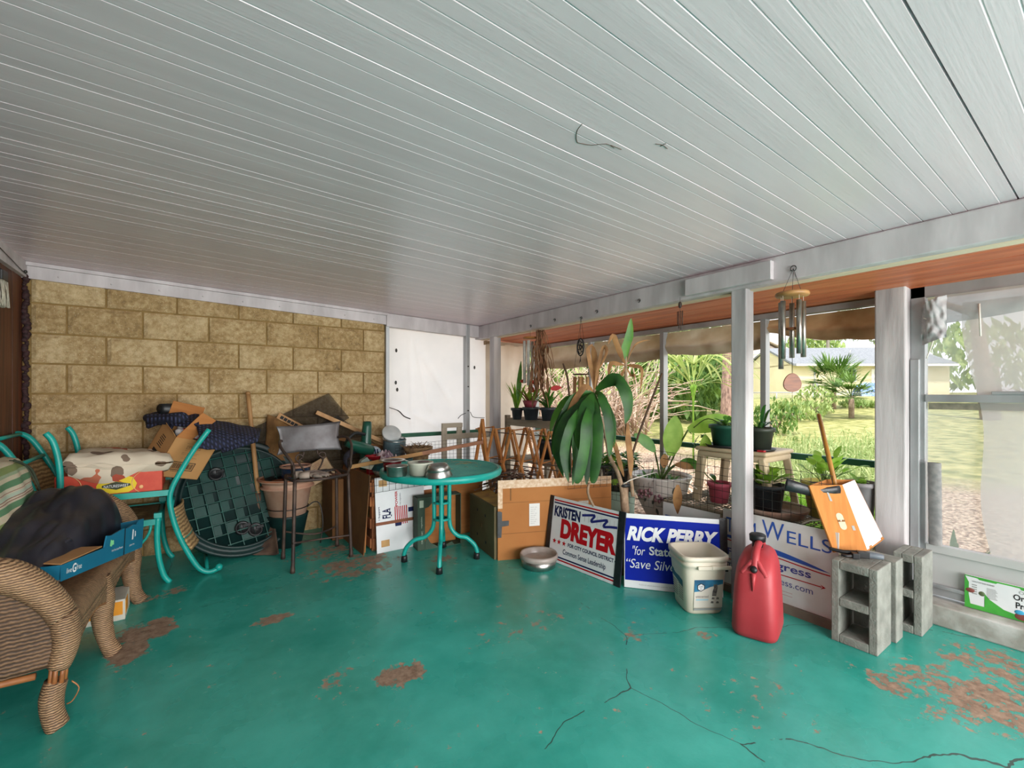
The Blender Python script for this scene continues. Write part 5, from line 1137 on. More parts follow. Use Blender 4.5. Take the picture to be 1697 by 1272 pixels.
# local x along the visible face towards the camera, y up, z out of the face to the left
m = MB(); m.lohi((0, 0, -.20), (.50, .385, 0)); m.build('body', S['card_olive'], t, bevel=.002)
m = MB()
for (u, v) in ((.17, .29), (.33, .28), (.17, .10), (.34, .08)): m.lathe([(0, 0), (.012, 0), (.012, .0015), (0, .0015)], 14, 0, Matrix.Translation((u, v, .0)))
m.build('air_holes', S['black_ink'], t)
m = MB(); m.lathe([(0, 0), (.018, 0), (.018, .0015), (0, .0015)], 18, 0, Matrix.Translation((.25, .19, 0))); m.build('stamp', mk('faint brown ink', (92, 80, 52), None), t)
m = MB(); m.slab([V((.02, .388, -.02)), V((.50, .388, -.01)), V((.50, .405, -.15)), V((.03, .41, -.16))], UP, .004); m.build('top_flap', mk('yellow printed card', (206, 160, 76), (150, 110, 66), 9, .8), t)
# basket / branches above the carton
p = V((2.10, 3.05, 0)); t = thing('twig_bundle', 'bundle of dry vine twigs lying behind the cartons', 'twigs', (2.15, 3.1, .40)); m = MB(); rr = random.Random(41)
for i in range(70): q0 = V((2.02 + rr.random() * .35, 2.95 + rr.random() * .3, .41 + rr.random() * .13)); d = V((rr.uniform(.2, 1), rr.uniform(-.5, .4), rr.uniform(-.12, .12))) * .28; m.tube([q0 - d * .6, q0 + UP * .02, q0 + d * .6], .004, 4)
m.build('twigs', mk('grey brown vine', (120, 96, 84), (86, 66, 58), 10, .9), t)
# big flattened carton with black tape
pL, pR = V((1.80, 2.72, 0)), V((2.62, 2.38, 0)); dx_ = (pR - pL).normalized(); Mc = basis(dx_, V((0, 0, 1)), dx_.cross(UP), pL); Lc = (pR - pL).length; hc = .575
t = thing('flattened_carton', 'large flattened brown carton with black tape and a shipping label', 'cardboard', M=Mc, world=False)
m = MB(); m.lohi((0, 0, -.014), (Lc, hc, 0)); m.build('board', S['card'], t)
m = MB()
for v in (.19, .415): m.lohi((0, v - .0012, .0), (Lc, v + .0012, .0012))
m.build('crease', S['card_dark'], t)
m = MB(); m.sheet(lambda u, v: V((Lc * u, hc - .055 + .06 * v, .002 + .001 * noise.noise(V((u * 60, v * 5, 0))))), 80, 3); m.sheet(lambda u, v: V((.035 * v, (hc - .2) + .2 * u, .0022)), 8, 2); m.build('clear_tape', mk('shiny packing tape', (190, 150, 110), (214, 186, 156), 40, .25), t)
m = MB(); m.poly([(.0, .17), (.025, .165), (.03, .245), (.08, .25), (.082, .285), (.03, .285), (.03, .35), (.0, .355)], .004, 0, Matrix.Translation((0, 0, .001))); m.lohi((-.003, .165, -.017), (.02, .355, .004)); m.build('black_tape', S['black_tape'], t)
m = MB(); m.lohi((.235, .235, .001), (.315, .40, .0025)); lb = m.build('shipping_label', mk('white paper', (222, 220, 216), None), t)
m = MB(); I4 = Matrix.Identity(4)
for i in range(9): text_mesh(m, ['SHIP TO', 'return label', 'item no.'][i % 3], I4, (.245, .25 + .015 * i, .275 + .01 * (i % 3), .257 + .015 * i), 0, .0032)
m.build('lettering', S['grey_ink'], lb)
m = MB(); m.lohi((.62, .34, .001), (.70, .40, .0025)); m.build('paper_sticker', mk('white sticker', (216, 210, 200), (180, 168, 150), 30, .7), t)
m = MB(); m.lohi((.09, .43, .0), (.10, .53, .0008)); m.build('pen_mark', S['card_dark'], t)
# bowl on the floor
p = FL(893, 938); t = thing('floor_bowl', 'wide steel bowl with a cloudy rim on the teal floor before the big carton', 'bowl', p)
m = MB(); m.lathe([(0, 0), (.105, 0), (.118, .01), (.125, .065), (.120, .065), (.10, .012), (0, .01)], 40, 0, Matrix.Translation(p)); m.build('body', S['steel'], t)
m = MB(); m.lathe([(.124, .058), (.132, .062), (.134, .085), (.127, .098), (.118, .088), (.112, .06), (.10, .03), (0, .03)], 40, 0, Matrix.Translation(p)); m.build('liner', mk('cloudy plastic', (190, 178, 170), (164, 150, 142), 6, .25, alpha=.8), t)
# ================================================================= RIGHT: SIGNS, PLANTS, BUCKET, CAN, BLOCKS
def sign_frame(bl, br, lean):
    u = (br - bl); w = u.length; u = u.normalized(); n0 = u.cross(UP); v = (UP * cos(lean) - n0 * sin(lean)).normalized(); return basis(u, v, u.cross(v), bl), w
# --- red, white and navy campaign sign
bl, br = V((2.11, 2.535, .003)), V((2.165, 1.925, .003)); Ms, w = sign_frame(bl, br, radians(8)); h = .455
t = thing('campaign_sign', 'white campaign sign with large red surname and a navy scribble', 'sign', M=Ms, world=False); I4 = Matrix.Identity(4)
MB().lohi((0, 0, -.005), (w, h, 0)).build('panel', S['sign_white'], t)
m = MB(); rect(m, I4, .02, h - .028, w, h - .018); rect(m, I4, .02, .018, w, .028); m.build('red_stripes', S['red_ink'], t)
m = MB(); rect(m, I4, .02, h - .046, w, h - .036); rect(m, I4, .02, .036, w, .046); 
text_mesh(m, 'KRISTEN', I4, (.03, .318, .275, .395), bold=.045); text_mesh(m, 'FOR CITY COUNCIL DISTRICT 4', I4, (.185, .132, .60, .158), bold=.03); text_mesh(m, 'Common Sense Leadership', I4, (.145, .062, .52, .108), bold=.012); m.build('navy_lettering', S['navy_ink'], t)
m = MB(); text_mesh(m, 'DREYER', I4, (.105, .178, .59, .312), bold=.06)
for cx in (.055, .10, .148):
    cy = .145; shape(m, I4, [(cx + (.020 if k % 2 == 0 else .0085) * sin(k * pi / 5), cy + (.020 if k % 2 == 0 else .0085) * cos(k * pi / 5)) for k in range(10)])
m.build('red_lettering', S['red_ink'], t)
m = MB(); pts = smooth([(.29, .372), (.34, .382), (.40, .392), (.385, .37), (.37, .345), (.43, .362), (.505, .382), (.49, .36), (.475, .335), (.53, .345), (.585, .352)], 4)
for i in range(len(pts) - 1):
    a, b_ = V((pts[i][0], pts[i][1])), V((pts[i + 1][0], pts[i + 1][1])); d = (b_ - a); nn = V((-d.y, d.x)).normalized() * .008
    shape(m, I4, [a - nn, b_ - nn, b_ + nn, a + nn], 0, .0012)
m.build('scribble', mk('blue marker ink', (16, 30, 110), None), t)
m = MB(); [rect(m, I4, .31 + .035 * i_, .335, .318 + .035 * i_, .39, 0, .0003) for i_ in range(8)]; m.build('faded_lettering', mk('faded grey ink', (200, 202, 204), None), t)
m = MB(); m.lohi((-.028, .0, -.008), (.012, h + .004, .002)); m.build('left_tape', S['black_tape'], t); m = MB(); m.lohi((w - .022, -.002, -.008), (w + .026, h + .006, .003)); m.build('right_tape', S['black_tape'], t)
# --- royal blue sign
bl, br = V((2.197, 1.888, .003)), V((2.56, 1.45, .003)); Ms, w = sign_frame(bl, br, radians(7)); h = .45
t = thing('campaign_sign', 'royal blue campaign sign with white lettering behind the white bucket', 'sign', M=Ms, world=False)
MB().lohi((0, 0, -.005), (w, h, 0)).build('panel', S['sign_white'], t)
m = MB(); rect(m, I4, .004, .045, w - .004, h - .028); m.build('blue_field', S['blue_ink'], t)
m = MB(); text_mesh(m, 'RICK PERRY', I4, (.015, .285, w - .02, .375), 0, .0012, shear=.28, bold=.05); text_mesh(m, '"for', I4, (.05, .20, .125, .255), 0, .0012, shear=.25); text_mesh(m, 'State House', I4, (.15, .205, .50, .258), 0, .0012, bold=.022); text_mesh(m, '\u201cSave Silver Lakes\u201d', I4, (.012, .12, w - .03, .175), 0, .0012, shear=.22); m.build('lettering', S['white_ink'], t)
m = MB(); text_mesh(m, 'Political advertisement paid for and approved by the candidate for state house', I4, (.09, .018, .52, .027), 0, .001); m.build('small_print', S['grey_ink'], t)
m = MB(); m.lohi((w - .012, .15, -.008), (w + .03, h + .01, .003)); m.build('right_tape', S['black_tape'], t)
# --- white sign behind the post
Ms = basis(V((0, -1, 0)), V((.02, 0, 1)).normalized(), V((-1, 0, .02)).normalized(), (2.682, 1.525, .046)); w, h = .615, .452
t = thing('campaign_sign', 'white campaign sign with blue lettering and red arrow behind the inner post', 'sign', M=Ms, world=False)
MB().lohi((0, 0, -.005), (w, h, 0)).build('panel', mk('dirty white sign plastic', (222, 222, 222), (206, 202, 196), 5, .55), t)
m = MB(); text_mesh(m, 'TOM', I4, (.02, .315, .20, .405), 0, .001); text_mesh(m, 'W', I4, (.235, .335, .355, .435), 0, .001); text_mesh(m, 'ELLS', I4, (.37, .335, .585, .405), 0, .001)
P = [(.02 + .56 * k / 16, .30 - .06 * (k / 16 - .2) ** 2 * 1.2 - .02 * k / 16) for k in range(17)]; P2 = [(a + .0, b_ - .030 * sin(pi * min(1, .12 + k / 18)) ** .7) for k, (a, b_) in enumerate(P)]
for k in range(16): shape(m, I4, [P2[k], P2[k + 1], P[k + 1], P[k]], 0, .001)
m.build('blue_lettering', S['blue_mid'], t)
m = MB(); text_mesh(m, 'For Congress', I4, (.03, .165, .49, .22), 0, .001, bold=.018); text_mesh(m, 'TomForCongress.com', I4, (.03, .085, .50, .13), 0, .001); m.build('navy_lettering', mk('indigo ink', (66, 70, 140), None), t)
m = MB()
for k in range(16): a, b_ = P2[k], P2[k + 1]; shape(m, I4, [(a[0], a[1] - .016), (b_[0], b_[1] - .016), (b_[0], b_[1] - .010), (a[0], a[1] - .010)], 0, .001)
rect(m, I4, .03, .148, .54, .153, 0, .001); shape(m, I4, [(.535, .138), (.56, .1505), (.535, .163), (.545, .1505)], 0, .001); rect(m, I4, .33, .045, .40, .0465, 0, .001); rect(m, I4, .33, .063, .40, .0645, 0, .001); m.build('red_arrow', S['red_ink'], t)
# --- pale blank sign half hidden behind the blue one
a, b_ = V((2.70, 1.98, .046)), V((2.70, 1.56, .046)); Ms, w = sign_frame(a, b_, radians(2)); t = thing('campaign_sign', 'plain white sign half hidden behind the royal blue one', 'sign', M=Ms, world=False)
MB().lohi((0, 0, -.005), (w, .40, 0)).build('panel', S['sign_white'], t); m = MB(); rect(m, I4, .02, .305, .10, .315); m.build('blue_bar', S['blue_mid'], t)

# --- cream bucket
p = V((2.35, 1.485, 0)); Mb = Matrix.Translation(p) @ Matrix.Rotation(radians(-33), 4, 'Z')
t = thing('bucket', 'square cream plastic bucket with a blue-headed animal label', 'bucket', M=Mb, world=False); BK = mk('cream bucket plastic', (222, 214, 196), (210, 200, 180), 3, .45)
m = MB(); m.lathe([(0, 0), (.098, 0), (.103, .01), (.122, .24), (.122, .262), (.130, .266), (.130, .282), (.124, .286), (.124, .292), (.136, .296), (.136, .318), (.128, .322), (.119, .318), (.112, .12), (.095, .012), (0, .008)], 56, 0, None, 5.0); m.build('body', BK, t)
m = MB(); m.lohi((-.06, -.143, .255), (.125, -.128, .275)); m.box((.03, -.140, .268), (.03, .012, .022)); m.build('handle', BK, t, bevel=.004)
Mq = basis(V((1, 0, 0)), V((0, -.065, 1)).normalized(), V((0, -1, -.065)).normalized(), (0, -.1045, .02))
lb = plabel(MB().build('label', BK, t), 'printed front label') if False else None
m = MB(); rect(m, Mq, -.07, .02, .088, .175, 0, .0022); lb = m.build('front_label', mk('off-white label', (216, 208, 196), None, rough=.5), t)
m = MB(); shape(m, Mq, [(-.07, .108), (-.035, .112), (.02, .135), (.088, .152), (.088, .175), (-.07, .175)], 0, .0028); m.build('label_header', mk('sky blue ink', (52, 142, 184), (26, 84, 120), 10), lb)
m = MB(); shape(m, Mq, [(-.033 + .024 * cos(k * pi / 3 + pi / 6), .134 + .024 * sin(k * pi / 3 + pi / 6)) for k in range(6)], 0, .0034); m.build('badge_outline', S['black_ink'], lb)
m = MB(); shape(m, Mq, [(-.033 + .019 * cos(k * pi / 3 + pi / 6), .134 + .019 * sin(k * pi / 3 + pi / 6)) for k in range(6)], 0, .0039); m.build('badge', S['white_ink'], lb)
m = MB(); text_mesh(m, 'CAT', Mq, (-.045, .134, -.021, .144), 0, .0044, bold=.02); text_mesh(m, '&', Mq, (-.038, .122, -.03, .131), 0, .0044); text_mesh(m, 'unscented', Mq, (-.06, .075, .01, .09), 0, .0028); m.build('lettering', mk('brown grey ink', (120, 104, 104), None), lb)
m = MB(); rect(m, Mq, -.06, .06, .01, .068, 0, .0028); m.build('blue_line', mk('pale blue ink', (160, 200, 214), None), lb)
m = MB(); shape(m, Mq, [(.03, .085), (.052, .085), (.056, .11), (.06, .135), (.056, .148), (.052, .155), (.048, .148), (.042, .148), (.038, .154), (.036, .145), (.038, .13), (.032, .11)], 0, .0034)
for (x, y) in ((.035, .07), (.06, .07), (.03, .048), (.06, .047)): shape(m, Mq, [(x - .008, y - .004), (x + .008, y - .005), (x + .009, y + .005), (x - .003, y + .008)], 0, .0028)
m.build('cat_picture', mk('tabby grey ink', (70, 66, 66), (130, 122, 116), 90), lb)
m = MB(); rect(m, Mq, -.07, .004, .085, .016, 0, .0024); m.build('foot_band', S['grey_ink'], lb)
Ml = basis(V((0, -1, 0)), V((-.065, 0, 1)).normalized(), V((-1, 0, -.065)).normalized(), (-.1045, 0, .02))
m = MB(); shape(m, Ml, [(-.075, .145), (.07, .115), (.07, .155), (-.075, .185)], 0, .0022); m.build('side_header', mk('deep teal ink', (34, 96, 112), None), t)
m = MB()
for i in range(7): rect(m, Ml, -.065, .04 + .013 * i, -.005, .046 + .013 * i, 0, .0022); rect(m, Ml, .01, .04 + .013 * i, .065, .046 + .013 * i, 0, .0022)
m.build('side_print', mk('grey print', (150, 146, 136), None), t)

# --- red fuel can
Mg = basis(V((.30, -.954, 0)), V((.954, .30, 0)), UP, (2.375, 1.16, 0)); t = thing('fuel_can', 'tall faded red plastic fuel can with black caps standing before the inner post', 'can', M=Mg, world=False)
CANM = mk('faded red fuel can plastic', (178, 60, 66), (164, 46, 54), 4, .48)
m = MB(); n = 44
def sq(a, e): return (abs(cos(a)) ** e + abs(sin(a)) ** e) ** (-1 / e)
rings = [(0, .085, .125, .0, 5), (.006, .100, .14, .0, 5), (.03, .107, .15, 0, 5), (.12, .104, .148, .0, 5), (.24, .097, .142, .004, 5), (.32, .090, .134, .012, 4.5), (.355, .083, .122, .024, 4), (.385, .070, .100, .046, 3.4), (.40, .052, .078, .06, 3), (.405, .03, .05, .07, 2.6), (.406, .0, .0, .07, 2)]
vs_ = []; fs_ = []
for (z, rx, ry, oy, e) in rings:
    for k in range(n): a = 2 * pi * k / n; q = sq(a, e) if rx else 0; vs_.append((rx * q * cos(a), oy + ry * q * sin(a), z))
for i in range(len(rings) - 1):
    for k in range(n): fs_.append((i * n + k, i * n + (k + 1) % n, (i + 1) * n + (k + 1) % n, (i + 1) * n + k))
fs_.append(tuple(range(n - 1, -1, -1))); m.add(vs_, fs_, 0, True); m.build('body', CANM, t)
m = MB(); m.tube(smooth([(0, -.098, .335), (0, -.075, .388), (0, -.03, .42), (0, .06, .432), (0, .12, .415), (0, .15, .375)]), interp((.020, .019, .018, .018, .018, .02), 21), 10); m.tube(smooth([(-.055, -.112, .31), (-.03, -.10, .345), (0, -.078, .385)]), .013, 8); m.tube(smooth([(.055, -.112, .31), (.03, -.10, .345), (0, -.078, .385)]), .013, 8); m.build('handle', CANM, t)
m = MB(); m.lathe([(0, 0), (.038, 0), (.04, .03), (.034, .036), (0, .036)], 20, 0, Matrix.Translation((-.01, .06, .435))); m.lathe([(.026, -.04), (.026, 0)], 20, 0, Matrix.Translation((-.01, .06, .435))); m.build('cap', S['black'], t)
m = MB(); Mv = Matrix.Translation((0, -.112, .335)) @ Matrix.Rotation(radians(55), 4, 'X'); m.lathe([(0, 0), (.016, 0), (.016, .018), (0, .018)], 14, 0, Mv); m.build('vent_cap', S['black'], t)
m = MB(); m.tube([(0, -.125, .32), (0, -.132, .29), (0, -.142, .24)], [.012, .009, .003], 8); m.build('moulded_ridge', CANM, t)

# --- concrete blocks
def cinder(label, x0, y0, wx, wy, h=.395, holes=True, group='concrete blocks by the screen panel'):
    t = thing('concrete_block', label, 'block', (x0 + wx / 2, y0 + wy / 2, 0), group=group); m = MB()
    wal = .034
    if holes:
        m.lohi((x0, y0, 0), (x0 + wx, y0 + wal, h)); m.lohi((x0, y0 + wy - wal, 0), (x0 + wx, y0 + wy, h))
        for (a, b_) in ((0, .04), (h / 2 - .02, h / 2 + .02), (h - .04, h)): m.lohi((x0, y0 + wal, a), (x0 + wx, y0 + wy - wal, b_))
    else: m.lohi((x0, y0, 0), (x0 + wx, y0 + wy, h))
    m.build('body', S['concrete'], t, bevel=.004); return t
cinder('concrete block nearest the white sign, its two square holes facing the room', 2.565, .715, .19, .185)
cinder('narrow solid concrete block in the middle of the row by the end post', 2.775, .70, .10, .19, holes=False)
cinder('concrete block at the end of the row beside the low curb', 2.955, .645, .19, .115)
# clamp
pz = .398; a, b_ = FL(1375, 917, pz), FL(1462, 927, pz); d = (b_ - a).normalized(); y_ = UP.cross(d); Mk = basis(d, y_, UP, a + UP * .0) ; Lk = (b_ - a).length
t = thing('spring_clamp', 'black and grey clamp lying on the nearest concrete block', 'clamp', M=Mk, world=False)
m = MB(); m.tube(smooth([(0, .01, .025), (.05, .0, .018), (.10, .0, .018), (.15, -.005, .02)]), interp((.008, .010, .014, .016), 13), 8); m.box((.10, -.02, .014), (.03, .05, .026)); m.box((.135, -.01, .018), (.05, .032, .03)); m.tube(smooth([(.09, -.03, .012), (.06, -.045, .012), (.04, -.035, .012)]), .008, 6); m.build('jaw', S['black'], t, bevel=.003)
m = MB(); m.tube(smooth([(.145, -.008, .018), (.19, -.012, .018), (Lk, -.012, .016)]), interp((.017, .015, .012), 9), 10); m.build('grip', mk('grey rubber grip', (118, 126, 134), (96, 104, 112), 10, .5), t)
# --- collapsed carton with broom handle on the blocks
A, B_, C_ = V((2.665, .925, .40)), V((2.845, .835, .398)), V((3.15, .85, .40)); D_ = A + (C_ - B_); lean = V((-.075, .085, .335)); wn_ = V((.07, .04, .005))
t = thing('leaning_carton', 'tall orange-brown carton with a white face tilted on the concrete blocks', 'carton', B_); OC = mk('orange brown corrugated card', (192, 126, 62), (180, 114, 52), 4, .85, bump=.2, bsc=40, st=(12, 12, .6)); WC = mk('white coated card', (226, 228, 230), (218, 220, 222), 3, .55)
TA, TB, TC, TD = A + lean, B_ + lean, C_ + lean * .98 + V((-.06, .01, 0)), D_ + lean + V((-.04, 0, 0))
nA = (B_ - A).cross(lean).normalized(); nB = (C_ - B_).cross(lean).normalized()
m = MB(); m.slab([A, B_, TB, TA], -nA, .005); m.build('brown_side', OC, t); m = MB(); m.slab([B_, C_, TC, TB], -nB, .005); m.build('white_side', WC, t)
m = MB(); m.slab([C_, D_, TD, TC], V((-1, -.2, 0)), .005); m.slab([D_, A, TA, TD], V((0, -1, 0)), .005); m.slab([A, B_, C_, D_], UP, .004); m.build('far_sides', OC, t)
Mf = basis((B_ - A).normalized(), lean.normalized(), nA, A); WA = (B_ - A).length
m = MB(); shape(m, Mf, [(WA * .56 + .020 * cos(a), (.185 if sin(a) > 0 else .135) + .020 * sin(a)) for a in [i * pi / 10 for i in range(20)]], 0, .0015); hh = m.build('hand_hole', mk('pale gap in card', (206, 180, 150), None), t)
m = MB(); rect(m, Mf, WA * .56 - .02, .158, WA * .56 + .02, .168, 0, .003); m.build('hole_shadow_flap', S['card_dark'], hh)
m = MB(); rect(m, Mf, WA * .80, .11, WA * .88, .135, 0, .0015); shape(m, Mf, [(WA * .45, .27), (WA * .52, .268), (WA * .50, .315), (WA * .45, .318)], 0, .0015); m.build('tape_scrap', S['grey_ink'], t)
m = MB(); Me = basis((C_ - B_).normalized(), lean.normalized(), nB, B_); WB = (C_ - B_).length
for (u0, v0, u1, v1) in ((.04, -.002, .08, .014), (WB - .05, .0, WB - .01, .014), (.0, -.002, WB, .004)): rect(m, Me, u0, v0, u1, v1, 0, .002)
m.build('brown_edge', OC, t)
m = MB(); m.tube(smooth([TA + V((-.06, .085, .0)), TA + V((-.03, .04, -.012)), TA.lerp(TB, .3) + V((0, .012, -.035)), TA.lerp(TB, .9) + V((0, .0, -.025))]), interp((.036, .030, .026, .024), 13), 10, flat=.5); m.build('black_tape', S['black_tape'], t)
a, b_ = AD(1357, 688, 2.72), TB.lerp(TD, .3) + V((0, 0, -.06)); t = thing('broom_handle', 'yellowish wooden broom handle rising out of the tilted carton', 'handle', b_)
m = MB(); m.tube([a, b_], .0125, 10); m.ball(a, .0125, 8, 6); m.build('stick', mk('varnished yellow wood', (176, 126, 54), (156, 106, 40), 8, .45), t); m = MB(); m.tube(smooth([a, a + V((0, 0, .02)), a + CR * -.012 + UP * .025, a + CR * -.02 + UP * .015]), .002, 5); m.build('hanging_loop', S['twig'], t)
# --- carton sleeve on the kick panel
Mp = basis(V((0, -1, 0)), V((0, 0, 1)), V((-1, 0, 0)), (3.256, .545, .112)); I5 = Matrix.Scale(.53, 4, (1, 0, 0)); t = thing('printed_carton', 'flattened white and green printed food carton against the grey kick panel', 'carton', M=Mp, world=False)
m = MB(); m.lohi((0, .0, -.012), (.62, .165, 0)); m.build('board', S['sign_white'], t)
m = MB(); shape(m, I5, [(0, 0), (1.17, 0), (1.17, .012), (.42, .018), (.26, .034), (.17, .065), (.135, .09), (.135, .022), (.04, .022), (.028, .07), (.03, .13), (.0, .165)], 0, .001); shape(m, I5, [(0, .16), (.09, .158), (.10, .152), (.21, .152), (.22, .158), (.36, .158), (.37, .15), (1.17, .15), (1.17, .165), (0, .165)], 0, .001); m.build('green_print', mk('leaf green ink', (74, 172, 64), (46, 140, 48), 8), t)
m = MB(); text_mesh(m, 'Organic', I5, (.32, .088, .50, .125), 0, .001, bold=.02); text_mesh(m, 'Protein', I5, (.335, .058, .50, .088), 0, .001, bold=.02); text_mesh(m, 'WHOLE PLANT-BASED GOODNESS', I5, (.05, .135, .20, .142), 0, .001); m.build('lettering', S['black_ink'], t)
m = MB(); text_mesh(m, 'Orgain', I5, (.355, .125, .47, .145), 0, .001)
for i in range(5): rect(m, I5, .05, .075 + .011 * i, .085, .08 + .011 * i, 0, .001)
for i in range(9): rect(m, I5, .15, .07 + .006 * i, .22 - .006 * (i % 3), .0725 + .006 * i, 0, .001)
m.build('small_print', S['grey_ink'], t)
m = MB(); m.ball((.020, .09, 0), (.018, .012, .003), 12, 6); m.build('bean_picture', mk('red brown ink', (124, 66, 58), None), t); m = MB(); m.ball((.20, .02, 0), (.03, .018, .003), 12, 6); m.build('bean_picture', bpy.data.materials['red brown ink'], t); m = MB(); m.ball((.19, .04, 0), (.018, .012, .003), 12, 6); m.build('blue_badge', mk('cyan ink', (60, 160, 200), None), t)
m = MB(); m.ball((.062, .085, 0), (.012, .012, .003), 12, 6); m.build('olive_picture', mk('olive ink', (84, 100, 66), None), t)

# ================================================================= GARDEN BENCH AND POTS
bz = .455
t = thing('garden_bench', 'weathered grey bench with a wire mesh top holding the pink and black pots', 'bench', (3.0, 1.5, .045)); GW = S['grey_wood']
bx0, bx1, by0, by1 = 2.745, 3.29, .96, 2.0
MB().lohi((bx0, by0, bz - .045), (bx0 + .03, by1, bz)).build('edge_board', GW, t, bevel=.002); MB().lohi((bx1 - .03, by0, bz - .045), (bx1, by1, bz)).build('edge_board', GW, t, bevel=.002)
for y in (by0, by1 - .03): MB().lohi((bx0 + .03, y, bz - .045), (bx1 - .03, y + .03, bz)).build('end_board', GW, t, bevel=.002)
for x in (bx0 + .01, bx1 - .05):
    for y in (by0 + .03, by1 - .07): MB().lohi((x, y, .045), (x + .04, y + .04, bz - .045)).build('leg', GW, t, bevel=.002)
m = MB()
for i in range(26): y = by0 + .02 + i * .04; m.tube([(bx0 + .01, y, bz + .003), (bx1 - .01, y, bz + .003)], .003, 5)
for i in range(14): x = bx0 + .02 + i * .04; m.tube([(x, by0 + .01, bz + .008), (x, by1 - .01, bz + .008)], .003, 5)
for y in (1.2, 1.5, 1.75): m.lohi((bx0 + .03, y, bz - .04), (bx1 - .03, y + .03, bz - .004))
m.build('mesh_top', mk('pale wire', (170, 166, 154), None, rough=.5, metal=.6), t); bz += .012
# wire fence along the front of the bench
wire_panel('wire_mesh', 'dark square wire mesh fence standing along the front of the garden bench', [V((2.725, 2.05, .40)), V((2.725, .95, .40)), V((2.725, .95, .78)), V((2.725, 2.05, .80))], 22, 8, .0014)
wire_panel('wire_mesh', 'loose wire mesh flap lying over the big flattened carton', [V((2.27, 2.49, .50)), V((2.62, 2.30, .52)), V((2.66, 2.33, .66)), V((2.33, 2.52, .64))], 8, 3, .0013)
wire_panel('wire_mesh', 'wire mesh bent behind the tied corn plant trunk', [V((2.73, 2.56, .36)), V((2.728, 2.07, .38)), V((2.728, 2.07, .72)), V((2.74, 2.56, .66))], 11, 7, .0013)
# stool on the bench
sx0, sx1, sy0, sy1, sz = 2.86, 3.24, 1.345, 1.83, .846
t = thing('plastic_stool', 'beige resin stool standing on the wire bench behind the inner post', 'stool', (3.05, 1.55, bz)); BP = S['beige_plastic']
m = MB(); m.lohi((sx0, sy0, sz - .028), (sx1, sy1, sz)); m.lohi((sx0 + .012, sy0 + .012, sz - .07), (sx1 - .012, sy1 - .012, sz - .028)); m.build('seat', BP, t, bevel=.014, seg=3)
for (x, dx) in ((sx0 + .035, -.0), (sx1 - .035, .02)):
    for (y, dy) in ((sy0 + .04, -.055), (sy1 - .04, .045)): m = MB(); m.bar((x, y, sz - .04), (x + dx, y + dy, bz), .052, .042); m.build('leg', BP, t, bevel=.008)
m = MB(); m.bar((sx0 + .04, sy0 + .0, .66), (sx1 - .04, sy0, .66), .012, .02); m.build('stretcher', BP, t)
RD = random.Random
def plant(t, base, n, L, w, mat, seed, spread=.9, up=1.0, droop=1.2, stem=None, name='leaves'):
    m = MB(); rr = RD(seed)
    for i in range(n):
        a = rr.uniform(0, 6.28); d = V((cos(a) * spread * rr.uniform(.3, 1), sin(a) * spread * rr.uniform(.3, 1), up * rr.uniform(.6, 1.2)))
        q = V(base) + V((rr.uniform(-.02, .02), rr.uniform(-.02, .02), 0))
        if stem: e = q + d.normalized() * stem * rr.uniform(.6, 1.2); m.tube(smooth([q, q.lerp(e, .5) + UP * .01, e]), .0025, 4, 1); q = e
        m.leaf(q, d, L * rr.uniform(.7, 1.2), w * rr.uniform(.8, 1.15), droop, 6)
    return m.build(name, [mat, S['stem_green']], t)
# pots on the stool
p = V((2.99, 1.66, sz)); m = MB(); m.lathe([(0, 0), (.13, 0), (.145, .018), (.14, .018), (.125, .006), (0, .006)], 30, 0, Matrix.Translation(p)); tag(m.build('saucer', S['black'], o=p), 'black saucer under the green seedling pot on the stool', 'saucer')
p = p + UP * .007; t = pot('seedling_pot', 'green plastic pot of seedlings on the beige stool, left of the inner post', p, .095, .115, .145, S['green_pot']); plant(t, p + UP * .13, 26, .05, .03, S['leaf_mid'], 3, 1.2, .6, .6, .05)
m = MB(); p0 = p + V((0, .02, .13)); m.tube(smooth([p0, p0 + V((-.01, .12, .05)), p0 + V((-.03, .22, -.02))]), .004, 5); m.build('bare_stem', S['stem_green'], t)
p = V((2.97, 1.435, sz)); m = MB(); m.lathe([(0, 0), (.08, 0), (.092, .015), (.088, .015), (.075, .006), (0, .006)], 28, 0, Matrix.Translation(p)); tag(m.build('saucer', S['black'], o=p), 'black saucer under the dark pot on the stool, right of the inner post', 'saucer')
p = p + UP * .007; t = pot('nursery_pot', 'dark nursery pot with drooping strap leaves on the stool, right of the inner post', p, .06, .078, .14, mk('dark olive pot', (54, 60, 48), (40, 44, 38), 6, .5)); plant(t, p + UP * .13, 9, .20, .02, S['leaf'], 5, .8, .8, 1.8)
m = MB(); m.lohi((2.87, 1.365, sz + .0005), (2.90, 1.41, sz + .012)); tag(m.build('red_tag', S['red'], o=(2.885, 1.39, sz), bevel=.004), 'small red plastic scrap lying on the beige stool seat', 'scrap')
